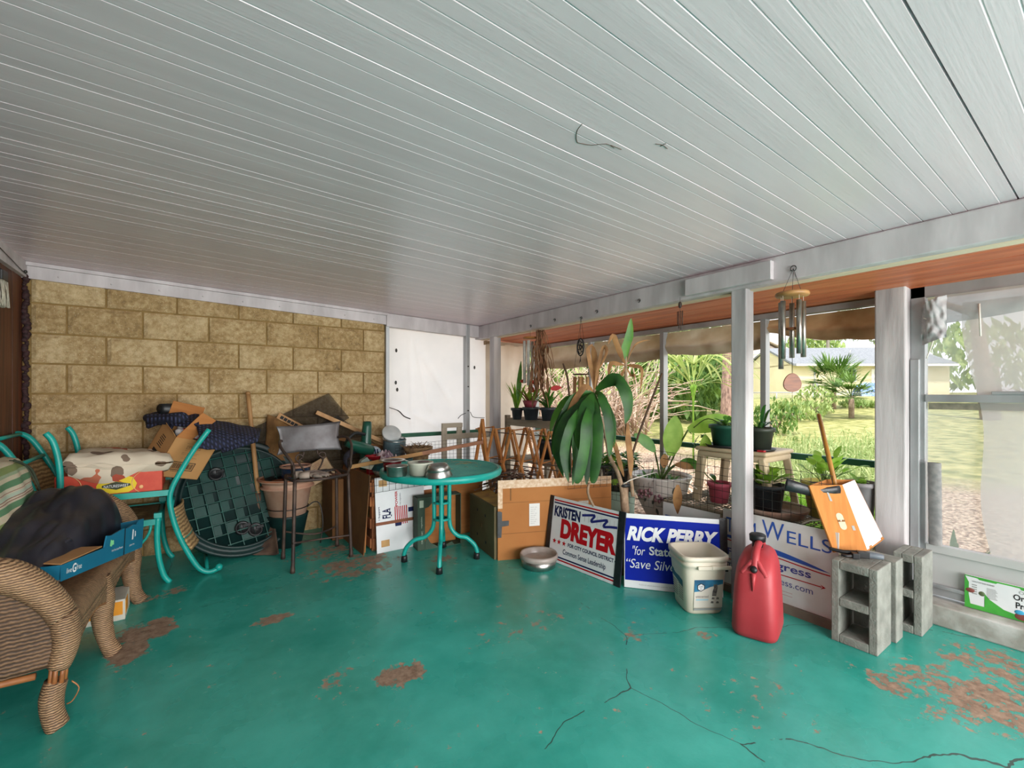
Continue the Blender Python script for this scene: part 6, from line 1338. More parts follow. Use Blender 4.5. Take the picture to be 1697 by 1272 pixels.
# peace lily with two big leaves
p = V((2.93, 2.16, .25)); 
st_m = mk('pale plinth block', (172, 152, 134), (150, 130, 114), 6, .8); m = MB(); m.lohi((2.80, 2.02, .0455), (3.10, 2.32, .235)); tag(m.build('plinth_block', st_m, o=(2.95, 2.17, .045), bevel=.006), 'low pinkish plinth block under the flower-painted planter', 'block')
m = MB(); m.lathe([(0, 0), (.15, 0), (.175, .014), (.17, .014), (.145, .004), (0, .004)], 30, 0, Matrix.Translation((2.94, 2.17, .236))); tag(m.build('saucer', S['terracotta'], o=(2.94, 2.17, .236)), 'terracotta saucer under the flower-painted planter', 'saucer')
p = V((2.94, 2.17, .241)); t = thing('ceramic_planter', 'pale ceramic planter with painted flowers holding a broad-leaved lily', 'planter', p); CP = mk('pale grey ceramic', (216, 208, 200), (198, 188, 182), 4, .35, coat=.3)
m = MB(); m.lathe([(0, 0), (.10, 0), (.105, .03), (.16, .14), (.20, .24), (.215, .31), (.228, .33), (.232, .345), (.222, .35), (.205, .32), (.19, .29), (0, .285)], 44, 0, Matrix.Translation(p)); m.build('body', CP, t)
m = MB(); rr = RD(17)
def onp(a, z, r=.19): return p + V((cos(a), sin(a), 0)) * r + UP * z
for (a, z, s) in ((3.0, .22, .035), (3.35, .235, .03), (3.7, .20, .026)):
    r_ = .165 + (z - .14) * .4
    for k in range(5): c_ = onp(a + .12 * cos(k * 1.257), z + .022 * sin(k * 1.257), r_ + .004); m.ball(c_, (.010, .012, .014), 8, 6)
m.build('painted_flowers', mk('mauve painted petals', (134, 92, 104), (168, 124, 128), 20, .4), t)
m = MB()
for (a, z) in ((3.1, .16), (3.45, .15), (3.6, .12), (3.9, .18), (4.2, .24), (4.05, .14)): r_ = .148 + (z - .1) * .4; c_ = onp(a, z, r_ + .006); m.leaf(c_, V((-sin(a) * .3, cos(a) * .3, 1 if z > .14 else -1)), .05, .02, 0, 4, up=V((cos(a), sin(a), 0)))
m.build('painted_leaves', mk('dark painted leaf', (66, 70, 62), None), t)
m = MB(); m.lathe([(.19, .288), (0, .30)], 24, 0, Matrix.Translation(p)); m.build('soil', S['soil'], t)
def lily(base, tip, up, L, w, droop, mat, nm, tw=0.0):
    m = MB(); b0 = V(base); e = V(tip); m.tube(smooth([b0, b0.lerp(e, .5) + UP * .02, e]), .006, 6, 1); d = V(up); m.leaf(e, d, L, w, droop, 10, up=-CF, fold=.12, twist=tw); return m
bs = p + UP * .29
lily(bs, AD(1111, 755, 3.33), UP * 1 + CR * .12, .30, .15, .1, None, '').build('leaf', [S['leaf_pale'], S['stem_green']], t)
lily(bs + V((.03, 0, 0)), AD(1140, 712, 3.28), CR * 1.0 + UP * .36, .36, .13, .32, None, '').build('leaf', [S['leaf_pale'], S['stem_green']], t)
lily(bs, AD(1085, 748, 3.25), UP * .7 + CR * -.5, .20, .08, .8, None, '').build('leaf', [S['leaf_mid'], S['stem_green']], t)
lily(bs, AD(1128, 765, 3.25), CR * .9 + UP * .1, .16, .07, 1.2, None, '').build('leaf', [S['leaf_mid'], S['stem_green']], t)
lily(bs, AD(1102, 752, 3.2), UP * -.9 + CR * -.1, .10, .06, .6, None, '').build('leaf', [S['leaf_dead'], S['stem_green']], t)
lily(bs, AD(1118, 770, 3.2), CR * 1 + UP * .1, .14, .05, .7, None, '').build('leaf', [S['leaf_dead'], S['stem_green']], t)
m = MB(); rr = RD(4)
for i in range(40): a = rr.uniform(-.3, 6); q = bs + V((rr.uniform(-.14, .14), rr.uniform(-.14, .14), 0)); m.leaf(q, V((rr.uniform(-1, 1), rr.uniform(-1, 1), 1)), rr.uniform(.05, .12), .025, 1, 4)
m.build('low_leaves', S['leaf_mid'], t)
m = MB(); q = AD(1123, 803, 2.93); m.leaf(q, V((0, 0, -1)), .19, .06, .1, 6, up=-CF, twist=1.2); tag(m.build('dead_leaf', S['leaf_dead'], o=q), 'dead brown leaf caught on the wire mesh before the painted planter', 'leaf')
# thin seedling with round leaves
m = MB(); rr = RD(9); q = V((3.10, 1.98, .045)); t = thing('wiry_weed', 'thin wiry weed with tiny round leaves against the green rail', 'weed', q); m.tube(smooth([q, V((3.1, 1.97, .5)), AD(1150, 742, 3.55), AD(1158, 722, 3.6)]), .003, 5)
m.build('stem', S['stem_green'], t); m = MB()
for i in range(34): c_ = AD(rr.uniform(1138, 1178), rr.uniform(707, 735), 3.58 + rr.uniform(-.05, .05)); m.leaf(c_, V((rr.uniform(-1, 1), rr.uniform(-1, 1), rr.uniform(-.5, .6))), .03, .02, .2, 3)
m.build('leaves', S['leaf'], t)
# pothos in a dark pot left of the planter
p = V((2.98, 2.62, .045)); m = MB(); m.lathe([(0, 0), (.12, 0), (.135, .34), (.13, .345), (0, .345)], 28, 0, Matrix.Translation(p)); tag(m.build('upturned_pot', mk('pale green plastic', (176, 198, 180), (156, 180, 164), 5, .5), o=p), 'upturned pale green pot used as a stand below the trailing ivy', 'pot')
p = p + UP * .346; t = pot('nursery_pot', 'dark green pot of trailing ivy left of the flower-painted planter', p, .12, .15, .20, mk('dark green grey pot', (52, 66, 58), (40, 52, 46), 6, .5))
m = MB(); rr = RD(33)
for i in range(120):
    a = rr.uniform(0, 6.28); r0 = .15 * sqrt(rr.random()); q = p + V((r0 * cos(a), r0 * sin(a), .19 + rr.random() * .12)); m.leaf(q, V((cos(a), sin(a), rr.uniform(-.3, .8))), rr.uniform(.05, .10), .055, 1.0, 4, rr.choice((0, 0, 1)))
for i in range(24): a = rr.uniform(2.2, 5.6); q = p + V((.15 * cos(a), .15 * sin(a), .2)); m.tube(smooth([q, q + V((.04 * cos(a), .04 * sin(a), -.06)), q + V((.03 * cos(a), .03 * sin(a), -.18))]), .002, 4, 2); m.leaf(q + V((.04 * cos(a), .04 * sin(a), -.08)), V((cos(a), sin(a), -.5)), .07, .045, .6, 4, 1)
m.build('ivy', [S['leaf_mid'], S['leaf_pale'], S['twig']], t)
# pink pot, black pot with lettuce, yellow pot and others on the bench
p = V((2.93, 1.715, bz)); p = V((2.95, 1.70, bz)); t = pot('seedling_pot', 'small pink pot with one curling seedling on the wire bench', p, .055, .075, .135, S['pink'], lip=.004)
m = MB(); q = p + UP * .12; m.tube(smooth([q, q + V((-.03, .07, .05)), q + V((-.03, .10, .10)), q + V((-.02, .09, .17))]), .004, 5, 1); m.leaf(q + V((-.02, .09, .17)), V((-.1, -.05, 1)), .17, .09, .2, 6, up=-CF); m.leaf(q + V((-.03, .09, .06)), V((-.3, 1, .2)), .12, .06, .8, 6); m.leaf(q + V((-.03, .11, .05)), V((0, .4, -.8)), .14, .06, .3, 6, 2, up=-CF); m.leaf(q + V((0, .03, .02)), V((.3, .5, .6)), .09, .04, 1.2, 5, 3)
m.build('leaves', [S['leaf_pale'], S['stem_green'], S['leaf_dead'], S['leaf_mid']], t)
p = V((2.93, 1.335, bz)); m = MB(); m.lathe([(0, 0), (.165, 0), (.185, .035), (.19, .05), (.18, .05), (.165, .012), (0, .01)], 36, 0, Matrix.Translation(p)); tag(m.build('saucer', mk('mud-stained saucer', (150, 116, 98), (186, 166, 150), 7, .8), o=p), 'wide mud-stained saucer under the black lettuce pot on the wire bench', 'saucer')
p = p + V((-.02, .03, .013)); t = pot('nursery_pot', 'black square-lipped nursery pot of bright lettuce in the wide saucer', p, .075, .10, .17, S['black_pot']); plant(t, p + UP * .15, 30, .11, .07, S['leaf_pale'], 8, 1.0, .8, .9, .06); m = MB(); m.tube([p + V((.0, -.03, .15)), p + V((-.04, .0, .19)), p + V((-.07, .03, .2))], .004, 5); m.build('plant_stake', S['white_plastic'], t)
p = V((3.16, 1.50, bz)); t = pot('nursery_pot', 'dull red pot just showing behind the inner post', p, .06, .08, .15, mk('dull red pot', (140, 60, 50), None, rough=.6)); plant(t, p + UP * .13, 8, .10, .05, S['leaf_mid'], 12)
p = V((3.13, 1.125, bz)); t = pot('seedling_pot', 'faded yellow pot of seedlings behind the tilted carton', p, .09, .12, .21, S['yellow_pot']); plant(t, p + UP * .19, 26, .075, .055, S['leaf_pale'], 9, .9, 1.0, .8, .14)
p = V((3.24, .985, bz)); t = pot('seedling_pot', 'grey pot partly hidden between the tilted carton and the end post', p, .06, .075, .22, mk('grey pot', (150, 146, 148), (120, 116, 118), 8, .6), soil=True); plant(t, p + UP * .2, 7, .08, .04, S['leaf_pale'], 19)
m = MB(); q0, q1, q2 = FL(1330, 868, .47), AX(1345, 862, 2.72), Mf @ V((WA * .56, .165, .004)); m.tube(smooth([V((2.74, 1.12, .47)), q1, q2]), .0045, 6); tag(m.build('white_cord', S['cord'], o=q1), 'white cord tied from the wire mesh to the carton hand hole', 'cord')

# ---------------------------------------------------------------- far corner bench with flowering pots
t = thing('plant_shelf', 'weathered grey wooden plant shelf in the far corner below the black pots', 'shelf', (2.95, 3.5, .045)); zt = .955
MB().lohi((2.69, 3.05, zt - .075), (3.28, 3.93, zt)).build('shelf_board', GW, t, bevel=.004); MB().lohi((2.72, 3.05, .52), (3.26, 3.93, .545)).build('lower_board', GW, t, bevel=.003)
for x in (2.69, 3.23):
    for y in (3.07, 3.89): MB().lohi((x, y, .045), (x + .045, y + .045, zt + .03)).build('leg', GW, t, bevel=.003)
def brom(name, lab, px, Y, d, r, h, matp, seed, band=None, flw=None):
    p = AD(px, CY, d); p.z = zt; t = pot(name, lab, p, r * .78, r, h, matp)
    return t, p
t, p = brom('nursery_pot', 'small black pot with long strap leaves at the left of the plant shelf', 857, 0, 4.45, .055, .115, S['black_pot'], 1); plant(t, p + UP * .1, 12, .26, .03, S['leaf_pale'], 21, .45, 1, .6)
m = MB(); m.leaf(p + UP * .12, V((.1, 0, 1)), .46, .05, .1, 8, up=-CF); m.build('tall_leaf', S['leaf_mid'], t)
t, p = brom('nursery_pot', 'middle black pot of red-flowered bromeliad on the plant shelf', 880, 0, 4.38, .078, .125, S['black_pot'], 2); plant(t, p + UP * .11, 14, .24, .035, S['leaf_pale'], 22, .6, 1, .8); plant(t, p + UP * .11, 7, .26, .03, S['leaf_dead'], 23, .5, 1, .7, name='dry_leaves')
m = MB(); rr = RD(2)
for k in range(5): a = p + V((rr.uniform(-.07, .07), rr.uniform(-.07, .07), .33 + rr.uniform(-.05, .08))); m.ball(a, (.03, .03, .018), 8, 6, 0, None, .6, k)
m.build('flowers', mk('scarlet bracts', (206, 52, 44), (226, 90, 60), 12, .5, trans=.2), t)
m = MB(); m.lathe([(.05, 0), (.075, .07), (.07, .07)], 20, 0, Matrix.Translation(p + V((-.01, 0, .12)))); m.build('inner_pot', mk('dull magenta pot', (140, 52, 66), None), t)
t, p = brom('nursery_pot', 'right-hand black pot with a single red bract on the plant shelf', 909, 0, 4.25, .075, .125, S['black_pot'], 3); plant(t, p + UP * .11, 16, .22, .035, S['leaf_mid'], 24, .8, 1, 1.0)
m = MB(); q = p + V((.02, 0, .3)); m.tube(smooth([p + UP * .1, p + UP * .22, q]), .004, 5, 1); m.leaf(q, CR + UP * .2, .11, .05, .2, 5, up=-CF); m.build('red_bract', [mk('red bract', (196, 30, 28), None, rough=.5), S['stem_green']], t)
m = MB(); p = V((2.95, 3.45, zt)); m.lohi((2.76, 3.1, zt + .0005), (3.0, 3.88, zt + .010)); tag(m.build('shelf_tray', mk('pale slatted tray', (176, 158, 136), (150, 132, 112), 8, .8), o=p), 'thin slatted tray lying on the front of the plant shelf', 'tray')
p = V((2.93, 3.2, .546)); m = MB(); m.lathe([(0, 0), (.11, 0), (.16, .07), (.165, .075), (.155, .07), (.10, .008), (0, .008)], 30, 0, Matrix.Translation(p)); tag(m.build('basin', S['white_plastic'], o=p), 'shallow white basin on the lower board of the plant shelf', 'basin')
p = V((2.95, 3.55, .546)); t = pot('nursery_pot', 'black pot on the lower board of the plant shelf', p, .07, .09, .19, S['black_pot']); plant(t, p + UP * .17, 10, .2, .03, S['leaf_mid'], 28)
# hanging pot of white chime and dry vines
def rods(t, tops, r, mat, n=10, nm='tube', cap=None):
    for (a, L) in tops: q = MB(); q.tube([a, a - UP * L], r, n); q.build(nm, mat, t)
def hang(t, a, b_, r=.0015, nm='cord', mat=None):
    q = MB(); q.tube([a, b_], r, 4); q.build(nm, mat or S['wire'], t)
c_ = AD(879, 561, 4.25); t = thing('wind_chime', 'wind chime of long pale tubes hanging above the far plant shelf', 'wind chime', c_); m = MB(); m.lathe([(0, 0), (.07, 0), (.07, .014), (0, .014)], 24, 0, Matrix.Translation(c_)); m.build('top_disc', mk('amber wood disc', (170, 110, 50), None), t)
ALU2 = mk('pale chime tube', (216, 214, 204), (190, 188, 180), 20, .4)
rods(t, [(c_ + CR * -.055 - UP * .02, .40), (c_ + CR * -.02 - CF * .04 - UP * .02, .42), (c_ + CR * .02 + CF * .05 - UP * .02, .36), (c_ + CR * .055 - UP * .02, .30)], .016, ALU2)
hang(t, c_ + UP * .014, V((c_.x, c_.y, 1.80)))
c_ = AD(893, 568, 4.15); t = thing('dried_vine', 'bunch of dried brown vine hanging from the soffit in the far corner', 'vine', c_); m = MB(); rr = RD(6)
for i in range(30):
    a = c_ + CR * rr.uniform(-.03, .05) + CF * rr.uniform(-.05, .05); pts = [V((a.x, a.y, 1.795))]
    for k in range(6): pts.append(pts[-1] + V((rr.uniform(-.03, .03), rr.uniform(-.03, .03), -rr.uniform(.05, .12))))
    m.tube(pts, .003, 4)
for i in range(40): a = c_ + CR * rr.uniform(-.07, .09) + CF * rr.uniform(-.05, .05) - UP * rr.uniform(-.0, .5); m.leaf(a, V((rr.uniform(-.3, .3), rr.uniform(-.3, .3), -1)), rr.uniform(.08, .16), .03, .1, 4)
m.build('vine', mk('dry reddish vine', (112, 74, 50), (160, 116, 82), 12, .8), t)
# medallion, small chime and bamboo chime
c_ = AX(962, 575, 2.555); t = thing('hanging_medallion', 'dark round fretwork medallion hanging on a cord from the beam', 'ornament', c_); m = MB(); R = .068
m.tube([c_ + V((0, R * .55 * cos(i * .2618), R * sin(i * .2618))) for i in range(24)], .006, 6, closed=True)
for k in range(5): a = k * 1.2566; m.tube([c_ + V((0, R * .28 * cos(a) + R * .18 * cos(i * .6283), R * .5 * sin(a) + R * .3 * sin(i * .6283))) for i in range(10)], .004, 5, closed=True)
m.tube([c_ + V((0, R * .2 * cos(i * .6283), R * .3 * sin(i * .6283))) for i in range(10)], .004, 5, closed=True); m.build('medallion', S['black'], t); hang(t, c_ + UP * R, V((c_.x, c_.y, 1.83))); m = MB(); m.tube([c_ - UP * R, c_ - UP * (R + .05)], .003, 5); m.tube([c_ - UP * (R + .02), c_ - UP * (R + .06) + V((0, .012, 0))], .002, 4); m.build('tassel', S['black'], t)
c_ = AX(1127, 505, 2.555); t = thing('wind_chime', 'tiny dark wind chime hanging from the beam left of the inner post', 'wind chime', c_); m = MB(); m.ball(c_, (.012, .012, .022), 10, 7); m.build('cap', S['rust'], t); rods(t, [(c_ + V((0, dy, -.04)), L) for dy, L in ((-.018, .09), (-.006, .12), (.008, .11), (.018, .085))], .003, S['rust'], 6); hang(t, c_ - UP * .01, c_ - UP * .045); hang(t, c_, V((c_.x, c_.y, 1.83)))
c_ = AD(963, 620, 3.55); t = thing('wind_chime', 'bamboo wind chime hanging behind the corn plant leaves', 'wind chime', c_); m = MB(); m.tube([c_ + CR * (.06 * cos(i * .2618)) + CF * (.06 * sin(i * .2618)) for i in range(24)], .005, 6, closed=True); m.build('hoop', S['twig'], t)
rods(t, [(c_ + CR * x + CF * y - UP * .02, L) for x, y, L in ((-.05, .0, .22), (-.018, -.05, .26), (.016, .05, .22), (.05, 0, .24))], .0135, mk('bamboo', (190, 148, 100), (156, 110, 70), 14, .5), 10)
for x in (-.06, .06): hang(t, c_ + CR * x, V((c_.x, c_.y, 1.795)))
# big tubular chime
c_ = AX(1313, 488, 2.548); t = thing('wind_chime', 'large tubular wind chime with wooden disc and sail hanging right of the inner post', 'wind chime', c_); WD = mk('chime wood', (176, 130, 78), (150, 104, 58), 14, .5); WDK = mk('dark chime wood', (138, 78, 42), (110, 58, 30), 16, .45, st=(1, 1, 8))
m = MB(); m.lathe([(0, -.009), (.074, -.009), (.078, -.003), (.078, .006), (.074, .011), (0, .011)], 36, 0, Matrix.Translation(c_)); m.build('top_disc', WD, t)
ST = mk('brushed chime steel', (176, 170, 160), (140, 134, 126), 20, .3, metal=.85)
for (dx, dy, L) in ((-.056, -.012, .30), (-.038, .035, .35), (.004, -.05, .275), (.026, .045, .29), (.054, -.006, .29)):
    a = c_ + CR * dx + CF * dy - UP * .036; m = MB(); m.tube([a, a - UP * L], .0125, 14); m.build('tube', ST, t); hang(t, a, a + UP * .03, .001, 'tube_cord', S['cord'])
hk = V((2.566, c_.y, 1.865)); 
for s in (-.05, .0, .05): hang(t, c_ + CR * s + UP * .01, hk + V((-.006, 0, 0)), .0012, 'hanging_cord')
q = c_ - UP * .185; m = MB(); m.lathe([(0, 0), (.030, 0), (.030, .012), (0, .012)], 20, 0, Matrix.Translation(q)); m.build('clapper', WDK, t); hang(t, c_ - UP * .01, c_ - UP * .42, .0016, 'clapper_cord')
sl_ = AX(1313, 634, 2.548); Mo = basis(CR, UP, CR.cross(UP), sl_ - CR.cross(UP) * .004); pts = []
for i in range(28): a = i * 2 * pi / 28; r_ = .047; pts.append((r_ * cos(a) * (1.0 - .18 * sin(a)), .050 * sin(a) * (1 if sin(a) > 0 else .95)))
m = MB(); m.poly(pts, .008, 0, Mo); m.build('sail', WDK, t, bevel=.002); hang(t, sl_ - UP * .045, sl_ - UP * .10, .0012, 'tail_cord')
m = MB(); m.tube(arc(hk - V((.006, 0, 0)), .014, -1, 4.5, 12, (0, 1, 0), UP), .0025, 5); m.build('hook', S['wire'], t)

# ---------------------------------------------------------------- the corn plant
p = V((2.44, 2.045, 0)); t = thing('corn_plant', 'tall corn plant with long drooping leaves tied up behind the campaign signs', 'plant', p)
m = MB(); m.lathe([(0, 0), (.11, 0), (.14, .20), (.148, .20), (.148, .225), (.138, .225), (.13, .19), (0, .185)], 28, 0, Matrix.Translation(p)); m.build('pot', S['terracotta'], t); m = MB(); m.lathe([(.13, .19), (0, .20)], 20, 0, Matrix.Translation(p)); m.build('soil', S['soil'], t)
tr0 = p + UP * .19; j1 = AD(1036, 845, 3.04); j2 = AD(1033, 800, 3.04)
m = MB(); m.tube(smooth([tr0, tr0.lerp(j1, .5), j1, j2]), interp((.034, .032, .028, .026), 13), 12)
cr1 = AD(985, 645, 2.88); cr2 = AD(1037, 612, 2.98)
m.tube(smooth([j1, AD(1026, 790, 3.0), AD(1010, 755, 2.96), AD(1003, 715, 2.92), AD(990, 680, 2.9), cr1]), interp((.018, .015, .013, .012, .012, .012), 21), 9)
m.tube(smooth([AD(1049, 822, 3.02), AD(1045, 790, 3.02), AD(1041, 745, 3.02), AD(1038, 690, 3.0), cr2, AD(1037, 588, 2.98)]), interp((.013, .013, .013, .012, .010, .008), 21), 9)
m.tube(smooth([AD(976, 800, 3.05), AD(977, 825, 3.03), V((2.36, 2.15, .25)), V((2.38, 2.10, .20))]), .009, 7)
m.build('trunk', S['stem'], t)
def big(a, pts, w, mat='leaf'):
    """long strap leaf along a hand-placed midrib"""
    P = smooth([V(q) for q in pts], 4); n = len(P) - 1; q = MB(); vs_ = []; fs_ = []
    for i in range(n + 1):
        tt = i / n; d = (P[min(i + 1, n)] - P[max(i - 1, 0)]).normalized(); x = d.cross(CF); x = x.normalized() if x.length > .1 else CR
        x = (x * .94 + CF * .30 * (1 if a else -1)).normalized(); y = x.cross(d); wd = w / 2 * max(.05, min(1, (tt * 3.2) ** .8) * (1 - max(0, (tt - .55) / .45) ** 2.2)); k = 1 + .05 * sin(tt * 22)
        vs_ += [P[i] - x * wd * k + y * wd * .22, P[i], P[i] + x * wd * k + y * wd * .22]
    for i in range(n): b0 = i * 3; fs_ += [(b0, b0 + 1, b0 + 4, b0 + 3), (b0 + 1, b0 + 2, b0 + 5, b0 + 4)]
    q.add(vs_, fs_, 0, True); q.build('leaf', S[mat], t)
def PX(*l): return [AD(x, y, d) for (x, y, d) in l]
c1 = (985, 650, 2.88)
big(1, PX(c1, (958, 655, 2.84), (935, 690, 2.80), (925, 730, 2.78), (928, 775, 2.78)), .062)
big(0, PX(c1, (965, 668, 2.78), (950, 700, 2.72), (938, 740, 2.70), (945, 785, 2.70)), .070)
big(1, PX(c1, (972, 672, 2.72), (960, 715, 2.66), (958, 760, 2.66), (949, 803, 2.66)), .078)
big(0, PX(c1, (978, 665, 2.72), (966, 695, 2.64), (962, 725, 2.62), (963, 752, 2.62)), .088)
big(1, PX(c1, (988, 675, 2.76), (982, 720, 2.70), (976, 765, 2.70), (972, 803, 2.70)), .082)
big(0, PX(c1, (982, 680, 2.80), (985, 715, 2.78), (978, 750, 2.78)), .06)
big(1, PX(c1, (996, 655, 2.80), (1008, 690, 2.74), (1012, 730, 2.74), (1010, 757, 2.74)), .062)
big(0, PX(c1, (945, 672, 2.90), (926, 700, 2.92), (918, 740, 2.92), (922, 765, 2.92)), .045)
big(1, PX(c1, (1000, 637, 2.84), (1022, 628, 2.78), (1038, 650, 2.74), (1042, 680, 2.74), (1036, 702, 2.74)), .085)
big(0, PX(c1, (960, 690, 2.9), (950, 720, 2.94), (955, 760, 2.94)), .055); big(1, PX(c1, (940, 662, 2.95), (920, 690, 3.0), (912, 715, 3.0)), .045, 'leaf_mid')
big(0, PX(c1, (970, 640, 2.84), (950, 668, 2.80), (935, 700, 2.8)), .04, 'leaf_dead'); big(1, PX(c1, (995, 700, 2.86), (992, 730, 2.84), (988, 760, 2.84)), .03, 'leaf_dead')
big(0, PX(c1, (940, 690, 2.74), (922, 740, 2.70), (934, 790, 2.70)), .055); big(1, PX(c1, (975, 690, 2.62), (970, 740, 2.58), (960, 790, 2.58), (953, 800, 2.58)), .07); big(0, PX(c1, (990, 690, 2.66), (990, 740, 2.62), (984, 790, 2.62), (980, 800, 2.62)), .06)
big(1, PX(c1, (950, 700, 2.62), (936, 750, 2.6), (942, 798, 2.6)), .06); big(0, PX(c1, (1004, 670, 2.9), (1016, 700, 2.9), (1018, 740, 2.9)), .04)
big(0, PX(c1, (980, 610, 2.86), (975, 580, 2.84), (983, 570, 2.84)), .03, 'leaf_dead'); big(1, PX(c1, (988, 620, 2.88), (984, 585, 2.88), (982, 572, 2.88)), .038, 'leaf_dead')
big(0, PX(c1, (990, 615, 2.84), (1000, 575, 2.82), (1005, 585, 2.8), (990, 617, 2.78)), .022, 'leaf_dead')
c2 = (1037, 605, 2.98)
big(0, PX(c2, (1037, 580, 2.96), (1044, 555, 2.94), (1046, 527, 2.93)), .062, 'leaf_mid')
big(1, PX(c2, (1030, 590, 2.94), (1022, 570, 2.92), (1016, 556, 2.90), (1008, 570, 2.88)), .035, 'leaf_dead'); big(0, PX(c2, (1022, 602, 2.92), (1012, 603, 2.88), (1008, 625, 2.86)), .03, 'leaf_dead')
big(1, PX(c2, (1050, 606, 2.94), (1064, 612, 2.92), (1061, 650, 2.90)), .026, 'leaf_dead'); big(0, PX(c2, (1028, 625, 2.94), (1015, 640, 2.92)), .02, 'leaf_dead'); big(1, PX(c2, (1046, 622, 2.96), (1052, 620, 2.94), (1050, 632, 2.94)), .016, 'leaf_dead'); big(0, PX(c2, (1050, 575, 2.95), (1062, 566, 2.95), (1078, 563, 2.95)), .012, 'leaf_dead')
big(1, PX((1040, 695, 3.0), (1042, 730, 2.96), (1046, 765, 2.94), (1045, 790, 2.94)), .045, 'leaf_dead'); big(0, PX((1005, 715, 2.92), (1018, 735, 2.9), (1028, 770, 2.9), (1034, 790, 2.9)), .03, 'leaf_dead')
m = MB(); kz = AD(1034, 803, 3.03); m.tube([kz + V((.036 * cos(i * .7854), .036 * sin(i * .7854), 0)) for i in range(8)], .012, 6, closed=True); tag(m.build('tie_band', S['black'], t), 'x', 'x') if False else m.build('tie_band', S['black'], t)
m = MB(); m.tube(smooth([kz + V((-.03, -.01, .005)), AD(1050, 793, 3.0), AX(1088, 782, 2.724)]), .0035, 6); m.tube(smooth([AX(1118, 795, 2.722), AX(1140, 800, 2.722), AX(1155, 810, 2.722)]), .0035, 6); tag(m.build('white_cord', S['cord'], o=kz), 'white cord tying the corn plant trunk to the wire mesh', 'cord')
for lab, a, b_ in (('dark bare stick leaning right from behind the corn plant', (1048, 752, 3.2), (1097, 618, 3.16)), ('thin dark stick rising behind the bamboo wind chime', (943, 652, 3.5), (933, 602, 3.5))):
    p0, p1 = AD(*a), AD(*b_); p0 = V((p0.x, p0.y, .05)) if False else p0
    m = MB(); m.tube(smooth([V((p0.x + .02, p0.y, .30)) if a[0] < 1000 else V((p0.x, p0.y + .05, .42)), p0, p1]), [.009] * 4 + [.008] * 4 + [.006], 7); tag(m.build('stick', S['twig'], o=p0), lab, 'stick')
# ================================================================= THE YARD
def gz(x, y):
    d = sqrt(x * x + y * y); s = max(0.0, d - 3.6)
    h = -.16 + .058 * s
    return min(h, 1.0 + .004 * s) + .03 * noise.noise(V((x * .35, y * .35, 0)))
def ground_mat():
    m, n, l, b = mat0('yard grass and leaf litter'); b.inputs['Roughness'].default_value = .95
    tc = n.new('ShaderNodeTexCoord')
    def nz(s, d): z = n.new('ShaderNodeTexNoise'); z.inputs['Scale'].default_value = s; z.inputs['Detail'].default_value = d; l.new(tc.outputs['Object'], z.inputs['Vector']); return z.outputs['Fac']
    def rp(f, c): 
        r = n.new('ShaderNodeValToRGB'); l.new(f, r.inputs[0])
        for i, (p, k) in enumerate(c):
            e = r.color_ramp.elements[i] if i < 2 else r.color_ramp.elements.new(p)
            e.position = p; e.color = lin(k)
        return r.outputs[0]
    grass = rp(nz(5, 8), ((.35, (120, 124, 62)), (.68, (188, 180, 116))))
    lit = rp(nz(30, 7), ((.36, (112, 84, 66)), (.66, (214, 188, 162))))
    s = n.new('ShaderNodeSeparateXYZ'); l.new(tc.outputs['Object'], s.inputs[0])
    a = n.new('ShaderNodeMath'); a.operation = 'MULTIPLY_ADD'; l.new(nz(.9, 4), a.inputs[0]); a.inputs[1].default_value = -4.5; l.new(s.outputs['X'], a.inputs[2])
    mr = n.new('ShaderNodeMapRange'); l.new(a.outputs[0], mr.inputs['Value']); mr.inputs['From Min'].default_value = 4.6; mr.inputs['From Max'].default_value = 6.6
    mx = n.new('ShaderNodeMix'); mx.data_type = 'RGBA'; l.new(mr.outputs[0], mx.inputs[0]); l.new(lit, mx.inputs[6]); l.new(grass, mx.inputs[7])
    l.new(mx.outputs[2], b.inputs['Base Color'])
    bp = n.new('ShaderNodeBump'); bp.inputs['Strength'].default_value = .8; bp.inputs['Distance'].default_value = .03; l.new(nz(40, 5), bp.inputs['Height']); l.new(bp.outputs[0], b.inputs['Normal'])
    return m
b = MB()
def gfn(u, v):
    x = -14 + 120 * u ** 1.6; y = -14 + 100 * v ** 1.5
    return V((x, y, gz(x, y) if not (-1.3 < x < 3.3 and -3.5 < y < 4.6) else -.3))
b.sheet(gfn, 110, 110); struct(b.build('ground', ground_mat()))

FOL = [mk('shrub leaves', (66, 104, 40), (128, 158, 76), 3, .6, trans=.3), mk('pale foliage', (112, 142, 70), (182, 196, 124), 3, .6, trans=.35), mk('dark tree foliage', (60, 94, 48), (112, 142, 82), 2, .6, trans=.3)]
BARK = mk('pale dry branches', (178, 156, 136), (132, 108, 92), 8, .9)
def leafcloud(mb, c, r, n, sz, seed, m=0, hollow=.55, flat=1):
    rr = random.Random(seed); c = V(c)
    for i in range(n):
        while True:
            d = V((rr.uniform(-1, 1), rr.uniform(-1, 1), rr.uniform(-1, 1)))
            if .05 < d.length < 1: break
        k = d.length; d = d / k * (hollow + (1 - hollow) * k) * (1 + .35 * noise.noise(d.normalized() * 2.2 + V((seed, 0, 0))))
        p = c + V((d.x * r[0], d.y * r[1], d.z * r[2]))
        a = V((rr.uniform(-1, 1), rr.uniform(-1, 1), rr.uniform(-.4, 1) * flat)).normalized(); x, y, _ = frame_to(a); s = sz * rr.uniform(.6, 1.3)
        mb.add([p - x * s * .45, p - y * s, p + x * s * .45, p + y * s], [(0, 1, 2, 3)], m)
